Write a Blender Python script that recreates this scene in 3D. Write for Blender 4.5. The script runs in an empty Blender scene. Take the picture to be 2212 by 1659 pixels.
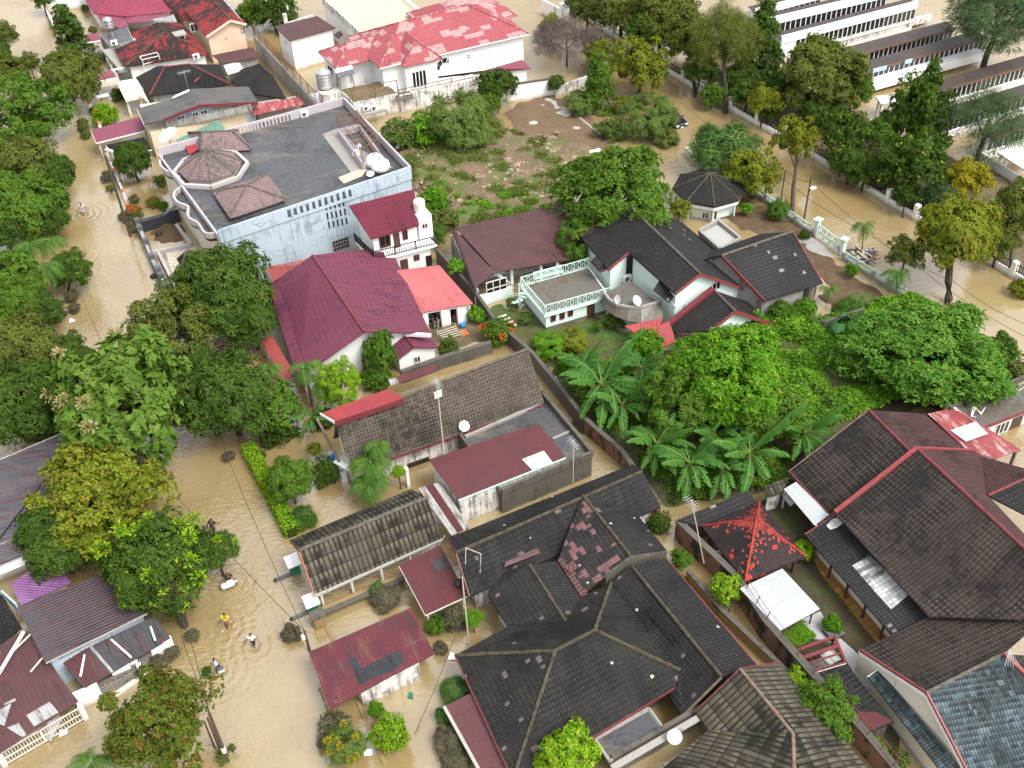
import bpy, math, random
import numpy as np
from mathutils import Vector, Matrix
SC = bpy.context.scene
COL = SC.collection
R = math.radians
# ---------------------------------------------------------------- camera, sky, sun, exposure
F_PX, PITCH, ROLL, CAM_H = 2348.36, 41.145, -2.577, 62.0      # focal length in pixels of a 2212 px wide picture
_p, _r = R(PITCH), R(ROLL)
FW = Vector((0, math.cos(_p), -math.sin(_p)))
_rt = Vector((1, 0, 0)); _up = _rt.cross(FW)
RT = _rt * math.cos(_r) + _up * math.sin(_r)
UP = _up * math.cos(_r) - _rt * math.sin(_r)
CAM = Vector((0, 0, CAM_H))
cd = bpy.data.cameras.new('camera'); cam = bpy.data.objects.new('camera', cd); COL.objects.link(cam)
cd.sensor_fit = 'HORIZONTAL'; cd.sensor_width = 36; cd.lens = F_PX / 2212 * 36
cd.clip_start = 0.5; cd.clip_end = 6000
cam.matrix_world = Matrix(((RT.x, UP.x, -FW.x, 0), (RT.y, UP.y, -FW.y, 0), (RT.z, UP.z, -FW.z, CAM_H), (0, 0, 0, 1)))
SC.camera = cam
SUN_EL, SUN_AZ = 56, 128                     # azimuth measured clockwise from +Y
w = bpy.data.worlds.new('World'); SC.world = w; w.use_nodes = True
nt = w.node_tree; bg = nt.nodes['Background']
sky = nt.nodes.new('ShaderNodeTexSky'); sky.sky_type = 'NISHITA'; sky.sun_disc = False
sky.sun_elevation = R(SUN_EL); sky.sun_rotation = R(SUN_AZ); sky.dust_density = 4.0; sky.air_density = 1.2
hs = nt.nodes.new('ShaderNodeHueSaturation'); hs.inputs['Saturation'].default_value = 0.22
nt.links.new(sky.outputs[0], hs.inputs['Color'])
# broken bright cloud over the whole sky (direction-based)
tc = nt.nodes.new('ShaderNodeTexCoord'); cn = nt.nodes.new('ShaderNodeTexNoise')
cn.inputs['Scale'].default_value = 2.2; cn.inputs['Detail'].default_value = 5
nt.links.new(tc.outputs['Generated'], cn.inputs['Vector'])
cr = nt.nodes.new('ShaderNodeMapRange')
cr.inputs['From Min'].default_value = 0.35; cr.inputs['From Max'].default_value = 0.65
cr.inputs['To Min'].default_value = 0.5; cr.inputs['To Max'].default_value = 1.75
nt.links.new(cn.outputs['Fac'], cr.inputs['Value'])
mx = nt.nodes.new('ShaderNodeMix'); mx.data_type = 'RGBA'; mx.blend_type = 'MULTIPLY'; mx.inputs['Factor'].default_value = 1
nt.links.new(hs.outputs[0], mx.inputs['A']); nt.links.new(cr.outputs[0], mx.inputs['B'])
nt.links.new(mx.outputs['Result'], bg.inputs['Color']); bg.inputs['Strength'].default_value = 0.15
sd = bpy.data.lights.new('sun', 'SUN'); sd.energy = 1.4; sd.angle = R(22); sd.color = (1, .97, .92)
sun = bpy.data.objects.new('sun', sd); COL.objects.link(sun)
_d = Vector((math.sin(R(SUN_AZ)) * math.cos(R(SUN_EL)), math.cos(R(SUN_AZ)) * math.cos(R(SUN_EL)), math.sin(R(SUN_EL))))
sun.rotation_euler = _d.to_track_quat('Z', 'Y').to_euler(); sun.location = (0, 0, 120)
vs = SC.view_settings; vs.view_transform = 'Standard'; vs.look = 'None'; vs.gamma = 1; vs.exposure = 0.95
SC.cycles.max_bounces = 5; SC.cycles.diffuse_bounces = 3; SC.cycles.glossy_bounces = 2
SC.cycles.transmission_bounces = 3; SC.cycles.transparent_max_bounces = 6
SC.cycles.caustics_reflective = False; SC.cycles.caustics_refractive = False

# ---------------------------------------------------------------- pixel -> place
TX = [0, 546.0, 1092.0, 1652.3]; TY = [0, 409.5, 819.0, 1236.0]
def D(t, x, y):
 """reading taken in an enlarged tile of the photograph -> 2212-wide pixel"""
 return TX[int(t[0])] + .25509 * x, TY[int(t[1])] + .25509 * y
def ray(x, y):
 return FW * F_PX + RT * (x - 1106) + UP * (829.5 - y)
def P(x, y, z=0.0):
 d = ray(x, y); return CAM + d * ((z - CAM_H) / d.z)
def V(t, x, y, z=0.0):
 return P(*D(t, x, y), z)
def ppm(p):
 """pixels (2212-wide) per metre at a point"""
 return F_PX / (p - CAM).dot(FW)
U = Vector((math.cos(R(26.7)), math.sin(R(26.7)), 0)); W = Vector((-U.y, U.x, 0)); Z = Vector((0, 0, 1))
def plumb(xy, t, x, y):
 """height of the pixel's ray where it passes the vertical through xy"""
 d = ray(*D(t, x, y)); h = Vector((d.x, d.y)); c = Vector((xy.x, xy.y))
 k = h.dot(c) / h.dot(h); return CAM_H + d.z * k
def apex(A, B, t, x, y):
 """ridge end seen at a pixel, above the middle of the eave corners A, B"""
 return V(t, x, y, plumb((A + B) / 2, t, x, y))
def onwall(A, B, t, x, y):
 n = (B - A).cross(Z); d = ray(*D(t, x, y)); return CAM + d * ((A - CAM).dot(n) / d.dot(n))

# ---------------------------------------------------------------- meshes
class MB:
 def __init__(s): s.v = []; s.f = []; s.c = []
 def add(s, vs, fs):
  o = len(s.v); s.v += [Vector(q) for q in vs]; s.f += [[o + i for i in f] for f in fs]; return s
 def quad(s, a, b, c, d): return s.add([a, b, c, d], [[0, 1, 2, 3]])
 def poly(s, ps): return s.add(ps, [list(range(len(ps)))])
 def prism(s, ps, z0, z1, bottom=True):
  n = len(ps); v = [Vector((p.x, p.y, z0)) for p in ps] + [Vector((p.x, p.y, z1)) for p in ps]
  if area(ps) < 0:
   v = v[:n][::-1] + v[n:][::-1]
  f = [[i, (i + 1) % n, n + (i + 1) % n, n + i] for i in range(n)] + [list(range(n, 2 * n))]
  if bottom: f.append(list(range(n))[::-1])
  return s.add(v, f)
 def bar(s, a, b, w=.1, h=None, up=Z):
  """box beam from a to b"""
  a = Vector(a); b = Vector(b); h = h or w; d = (b - a)
  if d.length < 1e-5: return s
  d.normalize(); up = Vector(up)
  x = d.cross(up)
  if x.length < 1e-3: x = d.cross(Vector((U.x, U.y, 0)))
  x.normalize(); y = x.cross(d)
  q = [a + x * i * w / 2 + y * j * h / 2 for i, j in ((-1, -1), (1, -1), (1, 1), (-1, 1))]
  q += [p + (b - a) for p in q]
  return s.add(q, [[0, 1, 2, 3], [7, 6, 5, 4], [0, 4, 5, 1], [1, 5, 6, 2], [2, 6, 7, 3], [3, 7, 4, 0]])
 def box(s, c, sx, sy, sz, u=None):
  """box standing on c"""
  u = u or U; w_ = Vector((-u.y, u.x, 0)); c = Vector(c)
  b = [c + u * i * sx / 2 + w_ * j * sy / 2 for i, j in ((-1, -1), (1, -1), (1, 1), (-1, 1))]
  return s.prism(b, c.z, c.z + sz)
 def tube(s, pts, r, n=6, cap=True):
  pts = [Vector(p) for p in pts]; rs = r if isinstance(r, (list, tuple)) else [r] * len(pts)
  vs = []; fs = []
  for i, p in enumerate(pts):
   d = (pts[min(i + 1, len(pts) - 1)] - pts[max(i - 1, 0)]).normalized()
   x = d.cross(Vector((.31, .95, .02)) if abs(d.z) > .9 else Z).normalized(); y = x.cross(d)
   for k in range(n):
    a = 2 * math.pi * k / n; vs.append(p + (x * math.cos(a) + y * math.sin(a)) * rs[i])
  for i in range(len(pts) - 1):
   for k in range(n):
    fs.append([i * n + k, i * n + (k + 1) % n, (i + 1) * n + (k + 1) % n, (i + 1) * n + k])
  if cap: fs += [list(range(n))[::-1], [(len(pts) - 1) * n + k for k in range(n)]]
  return s.add(vs, fs)
 def lathe(s, c, prof, n=16, tilt=None):
  c = Vector(c); vs = []; fs = []; m = tilt or Matrix.Identity(3)
  for r, z in prof:
   for k in range(n):
    a = 2 * math.pi * k / n; vs.append(c + m @ Vector((r * math.cos(a), r * math.sin(a), z)))
  for i in range(len(prof) - 1):
   for k in range(n):
    fs.append([i * n + k, i * n + (k + 1) % n, (i + 1) * n + (k + 1) % n, (i + 1) * n + k])
  fs += [list(range(n))[::-1], [(len(prof) - 1) * n + k for k in range(n)]]
  return s.add(vs, fs)
 def shell(s, faces, th):
  """sloping sheets `faces` (lists of points) with thickness th downwards"""
  up = []
  for f in faces:
   f = [Vector(p) for p in f]
   n = sum(((f[i] - f[0]).cross(f[(i + 1) % len(f)] - f[0]) for i in range(1, len(f))), Vector())
   up.append(f if n.z > 0 else f[::-1])
  key = lambda p: (round(p.x, 2), round(p.y, 2), round(p.z, 2))
  cnt = {}
  for f in up:
   for i in range(len(f)):
    e = (key(f[i]), key(f[(i + 1) % len(f)])); cnt[e] = cnt.get(e, 0) + 1
  dz = Vector((0, 0, -th))
  for f in up:
   s.poly(f); s.poly([p + dz for p in f][::-1])
   for i in range(len(f)):
    a, b = f[i], f[(i + 1) % len(f)]
    if (key(b), key(a)) not in cnt: s.quad(a, a + dz, b + dz, b)
  return s
def area(ps): return sum(ps[i].x * ps[(i + 1) % len(ps)].y - ps[(i + 1) % len(ps)].x * ps[i].y for i in range(len(ps))) / 2
def inset(ps, o):
 """convex outline moved inwards by o (number or one per side)"""
 n = len(ps); sg = 1 if area(ps) > 0 else -1; L = []
 os_ = o if isinstance(o, (list, tuple)) else [o] * n
 for i in range(n):
  a, b = ps[i], ps[(i + 1) % n]; d = Vector((b.x - a.x, b.y - a.y)).normalized(); nn = Vector((-d.y, d.x)) * sg
  L.append((Vector((a.x, a.y)) + nn * os_[i], d))
 out = []
 for i in range(n):
  p, d = L[i - 1]; q, e = L[i]; k = d.x * e.y - d.y * e.x
  if abs(k) < 1e-4: r_ = q
  else: r_ = p + d * (((q - p).x * e.y - (q - p).y * e.x) / k)
  out.append(Vector((r_.x, r_.y, ps[i].z)))
 return out
def set_uv(me):
 n = len(me.loops); uv = np.zeros((n, 2), 'f')
 for po in me.polygons:
  nn = po.normal
  if abs(nn.z) > .995: h, v = U, W
  else:
   h = Z.cross(nn); h.normalize(); v = nn.cross(h)
  for li in po.loop_indices:
   c = me.vertices[me.loops[li].vertex_index].co; uv[li] = (c.dot(h), c.dot(v))
 l = me.uv_layers.new(name='UVMap'); l.data.foreach_set('uv', uv.ravel())
ROOT = {}
def link(name, me, m=None, parent=None, smooth=False):
 o = bpy.data.objects.new(name, me); COL.objects.link(o)
 if m is not None: me.materials.append(M[m] if isinstance(m, str) else m)
 if smooth: me.shade_smooth()
 if parent is not None:
  o.parent = parent
  if parent.name in ROOT: o.matrix_parent_inverse = Matrix.Translation(-ROOT[parent.name])
 return o
def obj(name, mb, m, parent=None, smooth=False):
 me = bpy.data.meshes.new(name); me.from_pydata(mb.v, [], mb.f); me.update(); set_uv(me)
 return link(name, me, m, parent, smooth)
def tag(o, label, cat, group=None, kind=None):
 o['label'] = label; o['category'] = cat
 if group: o['group'] = group
 if kind: o['kind'] = kind
 return o
def thing(name, label, cat, loc, group=None):
 o = bpy.data.objects.new(name, None); COL.objects.link(o); o.location = loc; o.empty_display_size = .5
 ROOT[o.name] = Vector(loc); return tag(o, label, cat, group)
def struct(name, mb, m, kind='structure', smooth=False):
 o = obj(name, mb, m, None, smooth); o['kind'] = kind; return o
def copy_thing(o, loc, rz=0, sc=1, label=None, group=None):
 c = o.copy(); COL.objects.link(c); c.location = loc; c.rotation_euler = (0, 0, rz)
 c.scale = (sc, sc, sc) if not isinstance(sc, tuple) else sc
 if label: c['label'] = label
 if group: c['group'] = group
 for ch in list(o.children):
  d = ch.copy(); COL.objects.link(d); d.parent = c
  for g in ch.children:
   e = g.copy(); COL.objects.link(e); e.parent = d
 return c
# ---------------------------------------------------------------- materials
M = {}
class NT:
 def __init__(s, name):
  s.m = bpy.data.materials.new(name); s.m.use_nodes = True; s.t = s.m.node_tree; s.n = s.t.nodes
  s.b = s.n['Principled BSDF']; M[name] = s.m
 def put(s, sock, x):
  if hasattr(x, 'is_output'): s.t.links.new(x, sock)
  else:
   if isinstance(x, (tuple, list)) and len(x) == 3 and sock.type == 'RGBA': x = (*x, 1)
   sock.default_value = x
 def node(s, t, **k):
  n = s.n.new(t)
  for a, b in k.items(): setattr(n, a, b)
  return n
 def math(s, op, a, b=0, c=None):
  n = s.node('ShaderNodeMath', operation=op); s.put(n.inputs[0], a); s.put(n.inputs[1], b)
  if c is not None: s.put(n.inputs[2], c)
  return n.outputs[0]
 def mix(s, f, a, b, mode='MIX'):
  n = s.node('ShaderNodeMix', data_type='RGBA', blend_type=mode)
  s.put(n.inputs['Factor'], f); s.put(n.inputs['A'], a); s.put(n.inputs['B'], b); return n.outputs['Result']
 def rng(s, x, a, b, c=0.0, d=1.0):
  n = s.node('ShaderNodeMapRange', interpolation_type='SMOOTHSTEP' if c == 0 and d == 1 else 'LINEAR')
  for k, q in zip(('Value', 'From Min', 'From Max', 'To Min', 'To Max'), (x, a, b, c, d)): s.put(n.inputs[k], q)
  return n.outputs[0]
 def uv(s): return s.node('ShaderNodeTexCoord').outputs['UV']
 def oc(s): return s.node('ShaderNodeTexCoord').outputs['Object']
 def map(s, v, scale=(1, 1, 1), loc=(0, 0, 0)):
  n = s.node('ShaderNodeMapping'); s.put(n.inputs['Vector'], v); n.inputs['Scale'].default_value = scale; n.inputs['Location'].default_value = loc
  return n.outputs[0]
 def noise(s, v, sc=1, det=3, rough=.55, dist=0):
  n = s.node('ShaderNodeTexNoise'); s.put(n.inputs['Vector'], v); n.inputs['Scale'].default_value = sc
  n.inputs['Detail'].default_value = det; n.inputs['Roughness'].default_value = rough; n.inputs['Distortion'].default_value = dist
  return n.outputs['Fac']
 def xyz(s, v):
  n = s.node('ShaderNodeSeparateXYZ'); s.put(n.inputs[0], v); return n.outputs
 def comb(s, x, y, z=0):
  n = s.node('ShaderNodeCombineXYZ'); s.put(n.inputs[0], x); s.put(n.inputs[1], y); s.put(n.inputs[2], z); return n.outputs[0]
 def white(s, v):
  n = s.node('ShaderNodeTexWhiteNoise', noise_dimensions='3D'); s.put(n.inputs['Vector'], v); return n.outputs['Value']
 def bump(s, h, st=.5, d=.05):
  n = s.node('ShaderNodeBump'); s.put(n.inputs['Height'], h); n.inputs['Strength'].default_value = st; n.inputs['Distance'].default_value = d
  s.t.links.new(n.outputs[0], s.b.inputs['Normal'])
 def out(s, col, rough=.7, spec=.4):
  s.put(s.b.inputs['Base Color'], col); s.put(s.b.inputs['Roughness'], rough)
  s.put(s.b.inputs['Specular IOR Level'], spec); return s.m
def shade(c, k): return tuple(x * k for x in c)
def tiles(name, c, c2, stain, amt=.5, moss=None, wid=.24, crs=.34, patch=None, pamt=0, rough=.55, lines=.55, seed=0, psc=.25, blk=None, cw=.5, lw=1., hi=None, ha=.5):
 """roof tiles in courses: per-tile tone, dark weathering, optional moss and patches of replaced tiles (whole tiles)"""
 n = NT(name); uv = n.uv(); o = n.xyz(uv); oc = n.map(n.oc(), loc=(seed * 7.3, seed * 3.1, 0))
 v = n.math('DIVIDE', o[1], crs); fv = n.math('FLOOR', v); u = n.math('ADD', n.math('DIVIDE', o[0], wid), n.math('MULTIPLY', n.math('MODULO', fv, 2), .0)); fu = n.math('FLOOR', u)
 fr = n.math('SUBTRACT', v, fv); fru = n.math('SUBTRACT', u, fu); cell = n.comb(fu, fv, seed)
 rnd = n.white(cell)
 col = n.mix(rnd, c, c2)
 st = n.noise(n.map(oc, (1, 1, .4)), .22, 5, .62); st2 = n.noise(n.map(uv, (1.6, .22, 1)), 1.2, 4, .6)
 sm = n.math('ADD', n.math('MULTIPLY', st, .62), n.math('MULTIPLY', st2, .38))
 sm = n.math('ADD', sm, n.math('MULTIPLY', n.math('SUBTRACT', rnd, .5), .09))
 col = n.mix(n.rng(sm, .62 - amt * .3, .74 - amt * .3), col, stain)
 if moss: col = n.mix(n.rng(n.noise(oc, .5, 5, .7), .55, .75, 0, .75), col, moss)
 if patch:
  pn = n.noise(n.comb(n.math('FLOOR', n.math('DIVIDE', fu, 2)), fv, seed + 3), psc, 2, .5); pw = n.white(n.comb(fu, fv, seed + 9))
  k = n.math('GREATER_THAN', n.math('ADD', pn, n.math('MULTIPLY', pw, .10)), 1 - pamt)
  if blk:
   bc = n.comb(n.math('FLOOR', n.math('DIVIDE', fu, blk[0])), n.math('FLOOR', n.math('DIVIDE', fv, blk[1])), seed + 5); b2 = n.comb(n.math('FLOOR', n.math('DIVIDE', n.math('ADD', fu, 2), blk[0] * 2)), n.math('FLOOR', n.math('DIVIDE', n.math('ADD', fv, 1), blk[1] * 2)), seed + 6)
   k = n.math('GREATER_THAN', n.math('MAXIMUM', n.white(bc), n.math('ADD', n.white(b2), .08)), 1 - pamt)
  col = n.mix(k, col, n.mix(pw, patch, shade(patch, .7)))
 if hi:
  hk = n.math('MULTIPLY', n.rng(n.math('ABSOLUTE', n.math('SUBTRACT', fru, .5)), .15, .42, 1, 0), n.rng(fr, .35, .8, 0, 1)); col = n.mix(n.math('MULTIPLY', n.math('MULTIPLY', hk, n.rng(n.noise(oc, .35, 4, .6), .32, .66, 0, 1)), n.math('ADD', ha * .5, n.math('MULTIPLY', rnd, ha * .7))), col, hi)  # highlight dash painted into the colour on each tile's crown
 # lap line at the foot of each course, valley between the tile waves
 lap = n.rng(fr, .0, .16, 1, 0); val = n.rng(n.math('ABSOLUTE', n.math('SUBTRACT', fru, .5)), .30, .5, 0, 1)
 h = n.math('ADD', n.math('MULTIPLY', n.math('SINE', n.math('MULTIPLY', fru, math.pi)), .55), n.math('MULTIPLY', n.math('SUBTRACT', 1, fr), .8))
 col = n.mix(n.math('MULTIPLY', n.math('MAXIMUM', n.math('MULTIPLY', lap, lw), n.math('MULTIPLY', val, cw)), lines), col, shade(stain, .55))
 n.bump(n.math('ADD', h, n.math('MULTIPLY', n.noise(oc, 9, 3), .3)), .9, .06)
 n.out(col, rough + .2, .18); return n.m
def sheet(name, c, c2, stain, amt=.4, wid=.2, rough=.45, seam=1.8, seed=0, rust=None, metal=0.0, depth=.022, streak=True):
 """corrugated sheets running down the slope: waves, sheet joints, streaks"""
 n = NT(name); uv = n.uv(); o = n.xyz(uv); oc = n.map(n.oc(), loc=(seed * 5.7, seed, 0))
 u = n.math('DIVIDE', o[0], wid); s1 = n.math('FLOOR', n.math('DIVIDE', o[0], .85)); s2 = n.math('FLOOR', n.math('ADD', n.math('DIVIDE', o[1], seam), n.math('MULTIPLY', n.white(n.comb(s1, seed, 1)), .0)))
 rnd = n.white(n.comb(s1, s2, seed))
 col = n.mix(rnd, c, c2)
 st = n.noise(oc, .35, 5, .65); st2 = n.noise(n.map(uv, (2.2, .18, 1)), 1.5, 4, .65)
 sm = n.math('ADD', n.math('MULTIPLY', st, .5), n.math('MULTIPLY', st2, .5))
 col = n.mix(n.rng(sm, .64 - amt * .3, .76 - amt * .3), col, stain)
 if rust: col = n.mix(n.rng(n.noise(n.map(uv, (1.5, .35, 1), (seed + 3, 0, 0)), 1.1, 6, .7), .5, .66), col, rust)
 fv = n.math('FRACT', n.math('DIVIDE', o[1], seam)); seamk = n.rng(fv, 0, .03, .7, 0)
 w_ = n.math('SINE', n.math('MULTIPLY', u, 2 * math.pi))
 col = n.mix(n.math('MAXIMUM', seamk, n.rng(w_, -.98, -.55, .28, 0)), col, shade(stain, .5))
 n.bump(w_, .8, depth)
 n.out(col, rough, .45); n.b.inputs['Metallic'].default_value = metal; return n.m
def plaster(name, c, stain=(.06, .055, .05), amt=.4, rough=.75, seed=0, sc=.6, low=None, lowz=.5, third=None, crack=None):
 """painted or bare wall: blotches, rain streaks, flood dirt near the water"""
 n = NT(name); oc = n.map(n.oc(), loc=(seed * 3.3, seed * 1.7, seed))
 st = n.noise(oc, sc, 6, .68); sk = n.noise(n.map(oc, (2.6, 2.6, .22)), 1.3, 5, .6)
 k = n.rng(n.math('ADD', n.math('MULTIPLY', st, .5), n.math('MULTIPLY', sk, .5)), .66 - amt * .28, .80 - amt * .24)
 fine = n.rng(n.noise(oc, 14, 3), .3, .7, .88, 1.06)
 col = n.mix(n.math('MULTIPLY', k, .8), n.mix(1, c, n.comb(fine, fine, fine), 'MULTIPLY'), stain)
 if low:
  z = n.xyz(n.node('ShaderNodeNewGeometry').outputs['Position'])[2]
  col = n.mix(n.rng(n.math('ADD', z, n.math('MULTIPLY', st, .9)), lowz + .9, lowz + .1), col, low)
 if third: col = n.mix(n.rng(n.noise(n.map(oc, third[2], (seed, 0, 0)), third[1], 6, .7, .6), .52, .66, 0, .8), col, third[0])
 if crack:
  vo = n.node('ShaderNodeTexVoronoi', feature='DISTANCE_TO_EDGE'); n.put(vo.inputs['Vector'], n.map(oc, (1, 1, 1.5))); vo.inputs['Scale'].default_value = crack[1]
  col = n.mix(n.math('MULTIPLY', n.rng(vo.outputs['Distance'], .012, .035, 1, 0), n.rng(n.noise(oc, .5, 4, .6), .46, .58)), col, crack[0])
 n.bump(n.noise(oc, 10, 4), .25, .03); n.out(col, rough, .3); return n.m
def plain(name, c, rough=.5, spec=.4, metal=0, var=.12):
 n = NT(name); oc = n.oc(); k = n.rng(n.noise(oc, 3.5, 4, .6), .3, .7, 1 - var, 1 + var)
 n.out(n.mix(1, c, n.comb(k, k, k), 'MULTIPLY'), rough, spec); n.b.inputs['Metallic'].default_value = metal; return n.m
def leafmat(name, c1, c2, c3=None, trans=.25, rough=.5, a=.86):
 """leaves: per-leaf colour from the mesh attribute 'var' (young, mature and odd-coloured leaves)"""
 n = NT(name); at = n.node('ShaderNodeAttribute', attribute_name='var'); x = n.xyz(at.outputs['Vector'])
 col = n.mix(x[0], c1, c2)
 if c3: col = n.mix(n.math('GREATER_THAN', x[1], a), col, c3)
 n.out(col, rough + .12, .12)
 tb = n.node('ShaderNodeBsdfTranslucent'); n.put(tb.inputs[0], n.mix(1, col, (1.2, 1.3, .5), 'MULTIPLY'))
 ms = n.node('ShaderNodeMixShader'); ms.inputs[0].default_value = trans
 n.t.links.new(n.b.outputs[0], ms.inputs[1]); n.t.links.new(tb.outputs[0], ms.inputs[2])
 n.t.links.new(ms.outputs[0], n.n['Material Output'].inputs[0]); return n.m

WAKES = [(492, 1355, .16), (549, 1396, .2), (474, 1449, .16), (497, 1262, .16), (181, 464, .2)]
# water: silty brown, thin gloss, small wind ripples in patches
n = NT('flood_water'); pos = n.node('ShaderNodeNewGeometry').outputs['Position']
big = n.noise(pos, .03, 4, .55); md = n.noise(pos, .12, 4, .6)
col = n.mix(n.rng(n.math('ADD', n.math('MULTIPLY', big, .5), n.math('MULTIPLY', md, .5)), .35, .65), (.258, .184, .080), (.325, .245, .118))
rp = n.noise(n.map(pos, (1, 1.6, 1)), 1.5, 3, .5, .6); rp2 = n.noise(n.map(pos, (1.2, 2.0, 1), (5, 3, 0)), 3.6, 2, .5, .4)
amp = n.rng(n.noise(pos, .05, 3), .42, .60, .12, 1.0)
hh = n.math('MULTIPLY', n.math('ADD', n.math('MULTIPLY', rp, .7), n.math('MULTIPLY', rp2, .3)), amp)
for wx, wy, wk in WAKES:      # rings spreading from wading people
 vd = n.node('ShaderNodeVectorMath', operation='DISTANCE'); n.put(vd.inputs[0], n.map(pos, (1, 1, 0))); q_ = P(wx, wy, 0); vd.inputs[1].default_value = (q_.x, q_.y, 0); d_ = vd.outputs['Value']
 hh = n.math('ADD', hh, n.math('MULTIPLY', n.math('SINE', n.math('MULTIPLY', n.math('ADD', d_, n.math('MULTIPLY', rp, .5)), 9)), n.math('MULTIPLY', wk, n.math('POWER', 2.718, n.math('MULTIPLY', d_, -.75)))))
n.bump(hh, .6, .25)
n.out(col, .05, .5); n.b.inputs['IOR'].default_value = 2.6; n.b.inputs['Specular IOR Level'].default_value = .5
# soils
def soil(name, cs, sc=.5, grass=None, ga=.5, wet=None):
 n = NT(name); oc = n.node('ShaderNodeNewGeometry').outputs['Position']; a = n.noise(oc, sc, 6, .65); b = n.noise(oc, sc * 6, 5, .7)
 col = n.mix(n.rng(a, .35, .65), cs[0], cs[1]); col = n.mix(n.rng(b, .5, .72), col, cs[2])
 if grass: col = n.mix(n.rng(n.math('ADD', n.math('MULTIPLY', n.noise(oc, sc * .5, 4, .6), .6), n.math('MULTIPLY', b, .4)), .60 - ga * .2, .70 - ga * .2), col, n.mix(b, grass, shade(grass, 2)))
 n.bump(n.math('ADD', a, n.math('MULTIPLY', b, .5)), .8, .25); n.out(col, .8, .3)
soil('rubble_earth', [(.165, .11, .068), (.12, .085, .05), (.30, .23, .17)], .5, (.06, .085, .02), .6)
soil('wet_earth', [(.09, .055, .028), (.12, .08, .045), (.06, .04, .022)], .6)
soil('lawn', [(.055, .06, .018), (.10, .085, .035), (.05, .075, .02)], .5, (.04, .075, .015), .6)
soil('yard_mud', [(.10, .075, .04), (.16, .12, .07), (.07, .06, .03)], .5, (.045, .06, .018), .3)
soil('muddy_flat', [(.15, .095, .055), (.12, .08, .048), (.20, .14, .09)], .4, (.06, .08, .02), .2)
soil('dark_garden', [(.045, .036, .018), (.06, .05, .025), (.035, .04, .015)], .4, (.035, .05, .012), .4)
soil('riverbed', [(.2, .14, .08), (.16, .11, .06), (.24, .18, .1)], .2)
n = NT('yard_paving'); uv = n.uv(); o = n.xyz(uv)
cu = n.math('FRACT', n.math('DIVIDE', o[0], .55)); cv = n.math('FRACT', n.math('DIVIDE', o[1], .55))
g = n.math('MINIMUM', n.math('MINIMUM', cu, n.math('SUBTRACT', 1, cu)), n.math('MINIMUM', cv, n.math('SUBTRACT', 1, cv)))
rn = n.white(n.comb(n.math('FLOOR', n.math('DIVIDE', o[0], .55)), n.math('FLOOR', n.math('DIVIDE', o[1], .55)), 0))
col = n.mix(rn, (.30, .16, .045), (.20, .10, .025)); col = n.mix(n.rng(g, .02, .07, 1, 0), col, (.07, .05, .025)); n.out(col, .35, .5)
n = NT('terrace_paving'); uv = n.uv(); o = n.xyz(uv)
a = n.math('ADD', o[0], o[1]); b = n.math('SUBTRACT', o[0], o[1])
fa = n.math('ABSOLUTE', n.math('SUBTRACT', n.math('FRACT', n.math('DIVIDE', a, .8)), .5)); fb = n.math('ABSOLUTE', n.math('SUBTRACT', n.math('FRACT', n.math('DIVIDE', b, .8)), .5))
col = n.mix(n.rng(n.math('MAXIMUM', fa, fb), .42, .48), n.mix(n.noise(uv, .6, 4), (.50, .42, .32), (.66, .60, .50)), (.33, .27, .2)); n.out(col, .4, .5)
# bricks with old render
n = NT('old_brick'); uv = n.uv(); bk = n.node('ShaderNodeTexBrick'); n.put(bk.inputs['Vector'], uv)
bk.inputs['Scale'].default_value = 3.2; bk.inputs['Color1'].default_value = (.26, .10, .05, 1); bk.inputs['Color2'].default_value = (.19, .08, .045, 1); bk.inputs['Mortar'].default_value = (.2, .17, .13, 1)
bk.inputs['Mortar Size'].default_value = .03; oc = n.oc(); st = n.noise(n.map(oc, (1, 1, .5)), .7, 6, .7)
col = n.mix(n.rng(st, .46, .56), bk.outputs[0], (.035, .035, .025)); n.bump(bk.outputs['Fac'], .5, .03); n.out(col, .85, .2)

# roofs
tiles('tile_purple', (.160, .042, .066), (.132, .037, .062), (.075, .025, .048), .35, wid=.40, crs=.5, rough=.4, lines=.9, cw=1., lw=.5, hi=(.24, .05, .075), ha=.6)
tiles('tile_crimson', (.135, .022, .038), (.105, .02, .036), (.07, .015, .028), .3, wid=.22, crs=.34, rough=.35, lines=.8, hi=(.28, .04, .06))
tiles('tile_pinkred', (.33, .085, .095), (.29, .075, .085), (.20, .06, .07), .15, wid=.26, crs=.38, patch=(.47, .28, .27), pamt=.16, rough=.4, lines=.55, blk=(5, 2))
tiles('tile_magenta', (.26, .05, .085), (.22, .045, .075), (.15, .03, .05), .2, wid=.26, crs=.38, rough=.4, lines=.45)
tiles('tile_redmoss', (.27, .03, .035), (.21, .03, .03), (.025, .02, .018), .62, wid=.26, crs=.36, rough=.5, lines=.6)
tiles('tile_redmoss_wall', (.30, .06, .04), (.22, .045, .035), (.03, .024, .02), .55, wid=.26, crs=.36, rough=.5, seed=5)
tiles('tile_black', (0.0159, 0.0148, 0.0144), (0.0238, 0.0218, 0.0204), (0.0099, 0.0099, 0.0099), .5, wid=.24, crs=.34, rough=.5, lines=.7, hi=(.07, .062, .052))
tiles('tile_black_moss', (0.0160, 0.0160, 0.0163), (0.0254, 0.0232, 0.0214), (0.0098, 0.0098, 0.0104), .5, (.033, .030, .016), patch=(.15, .12, .11), pamt=.245, rough=.55, seed=2, psc=.9, cw=.22, lw=1., hi=(.065, .058, .05))
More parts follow.
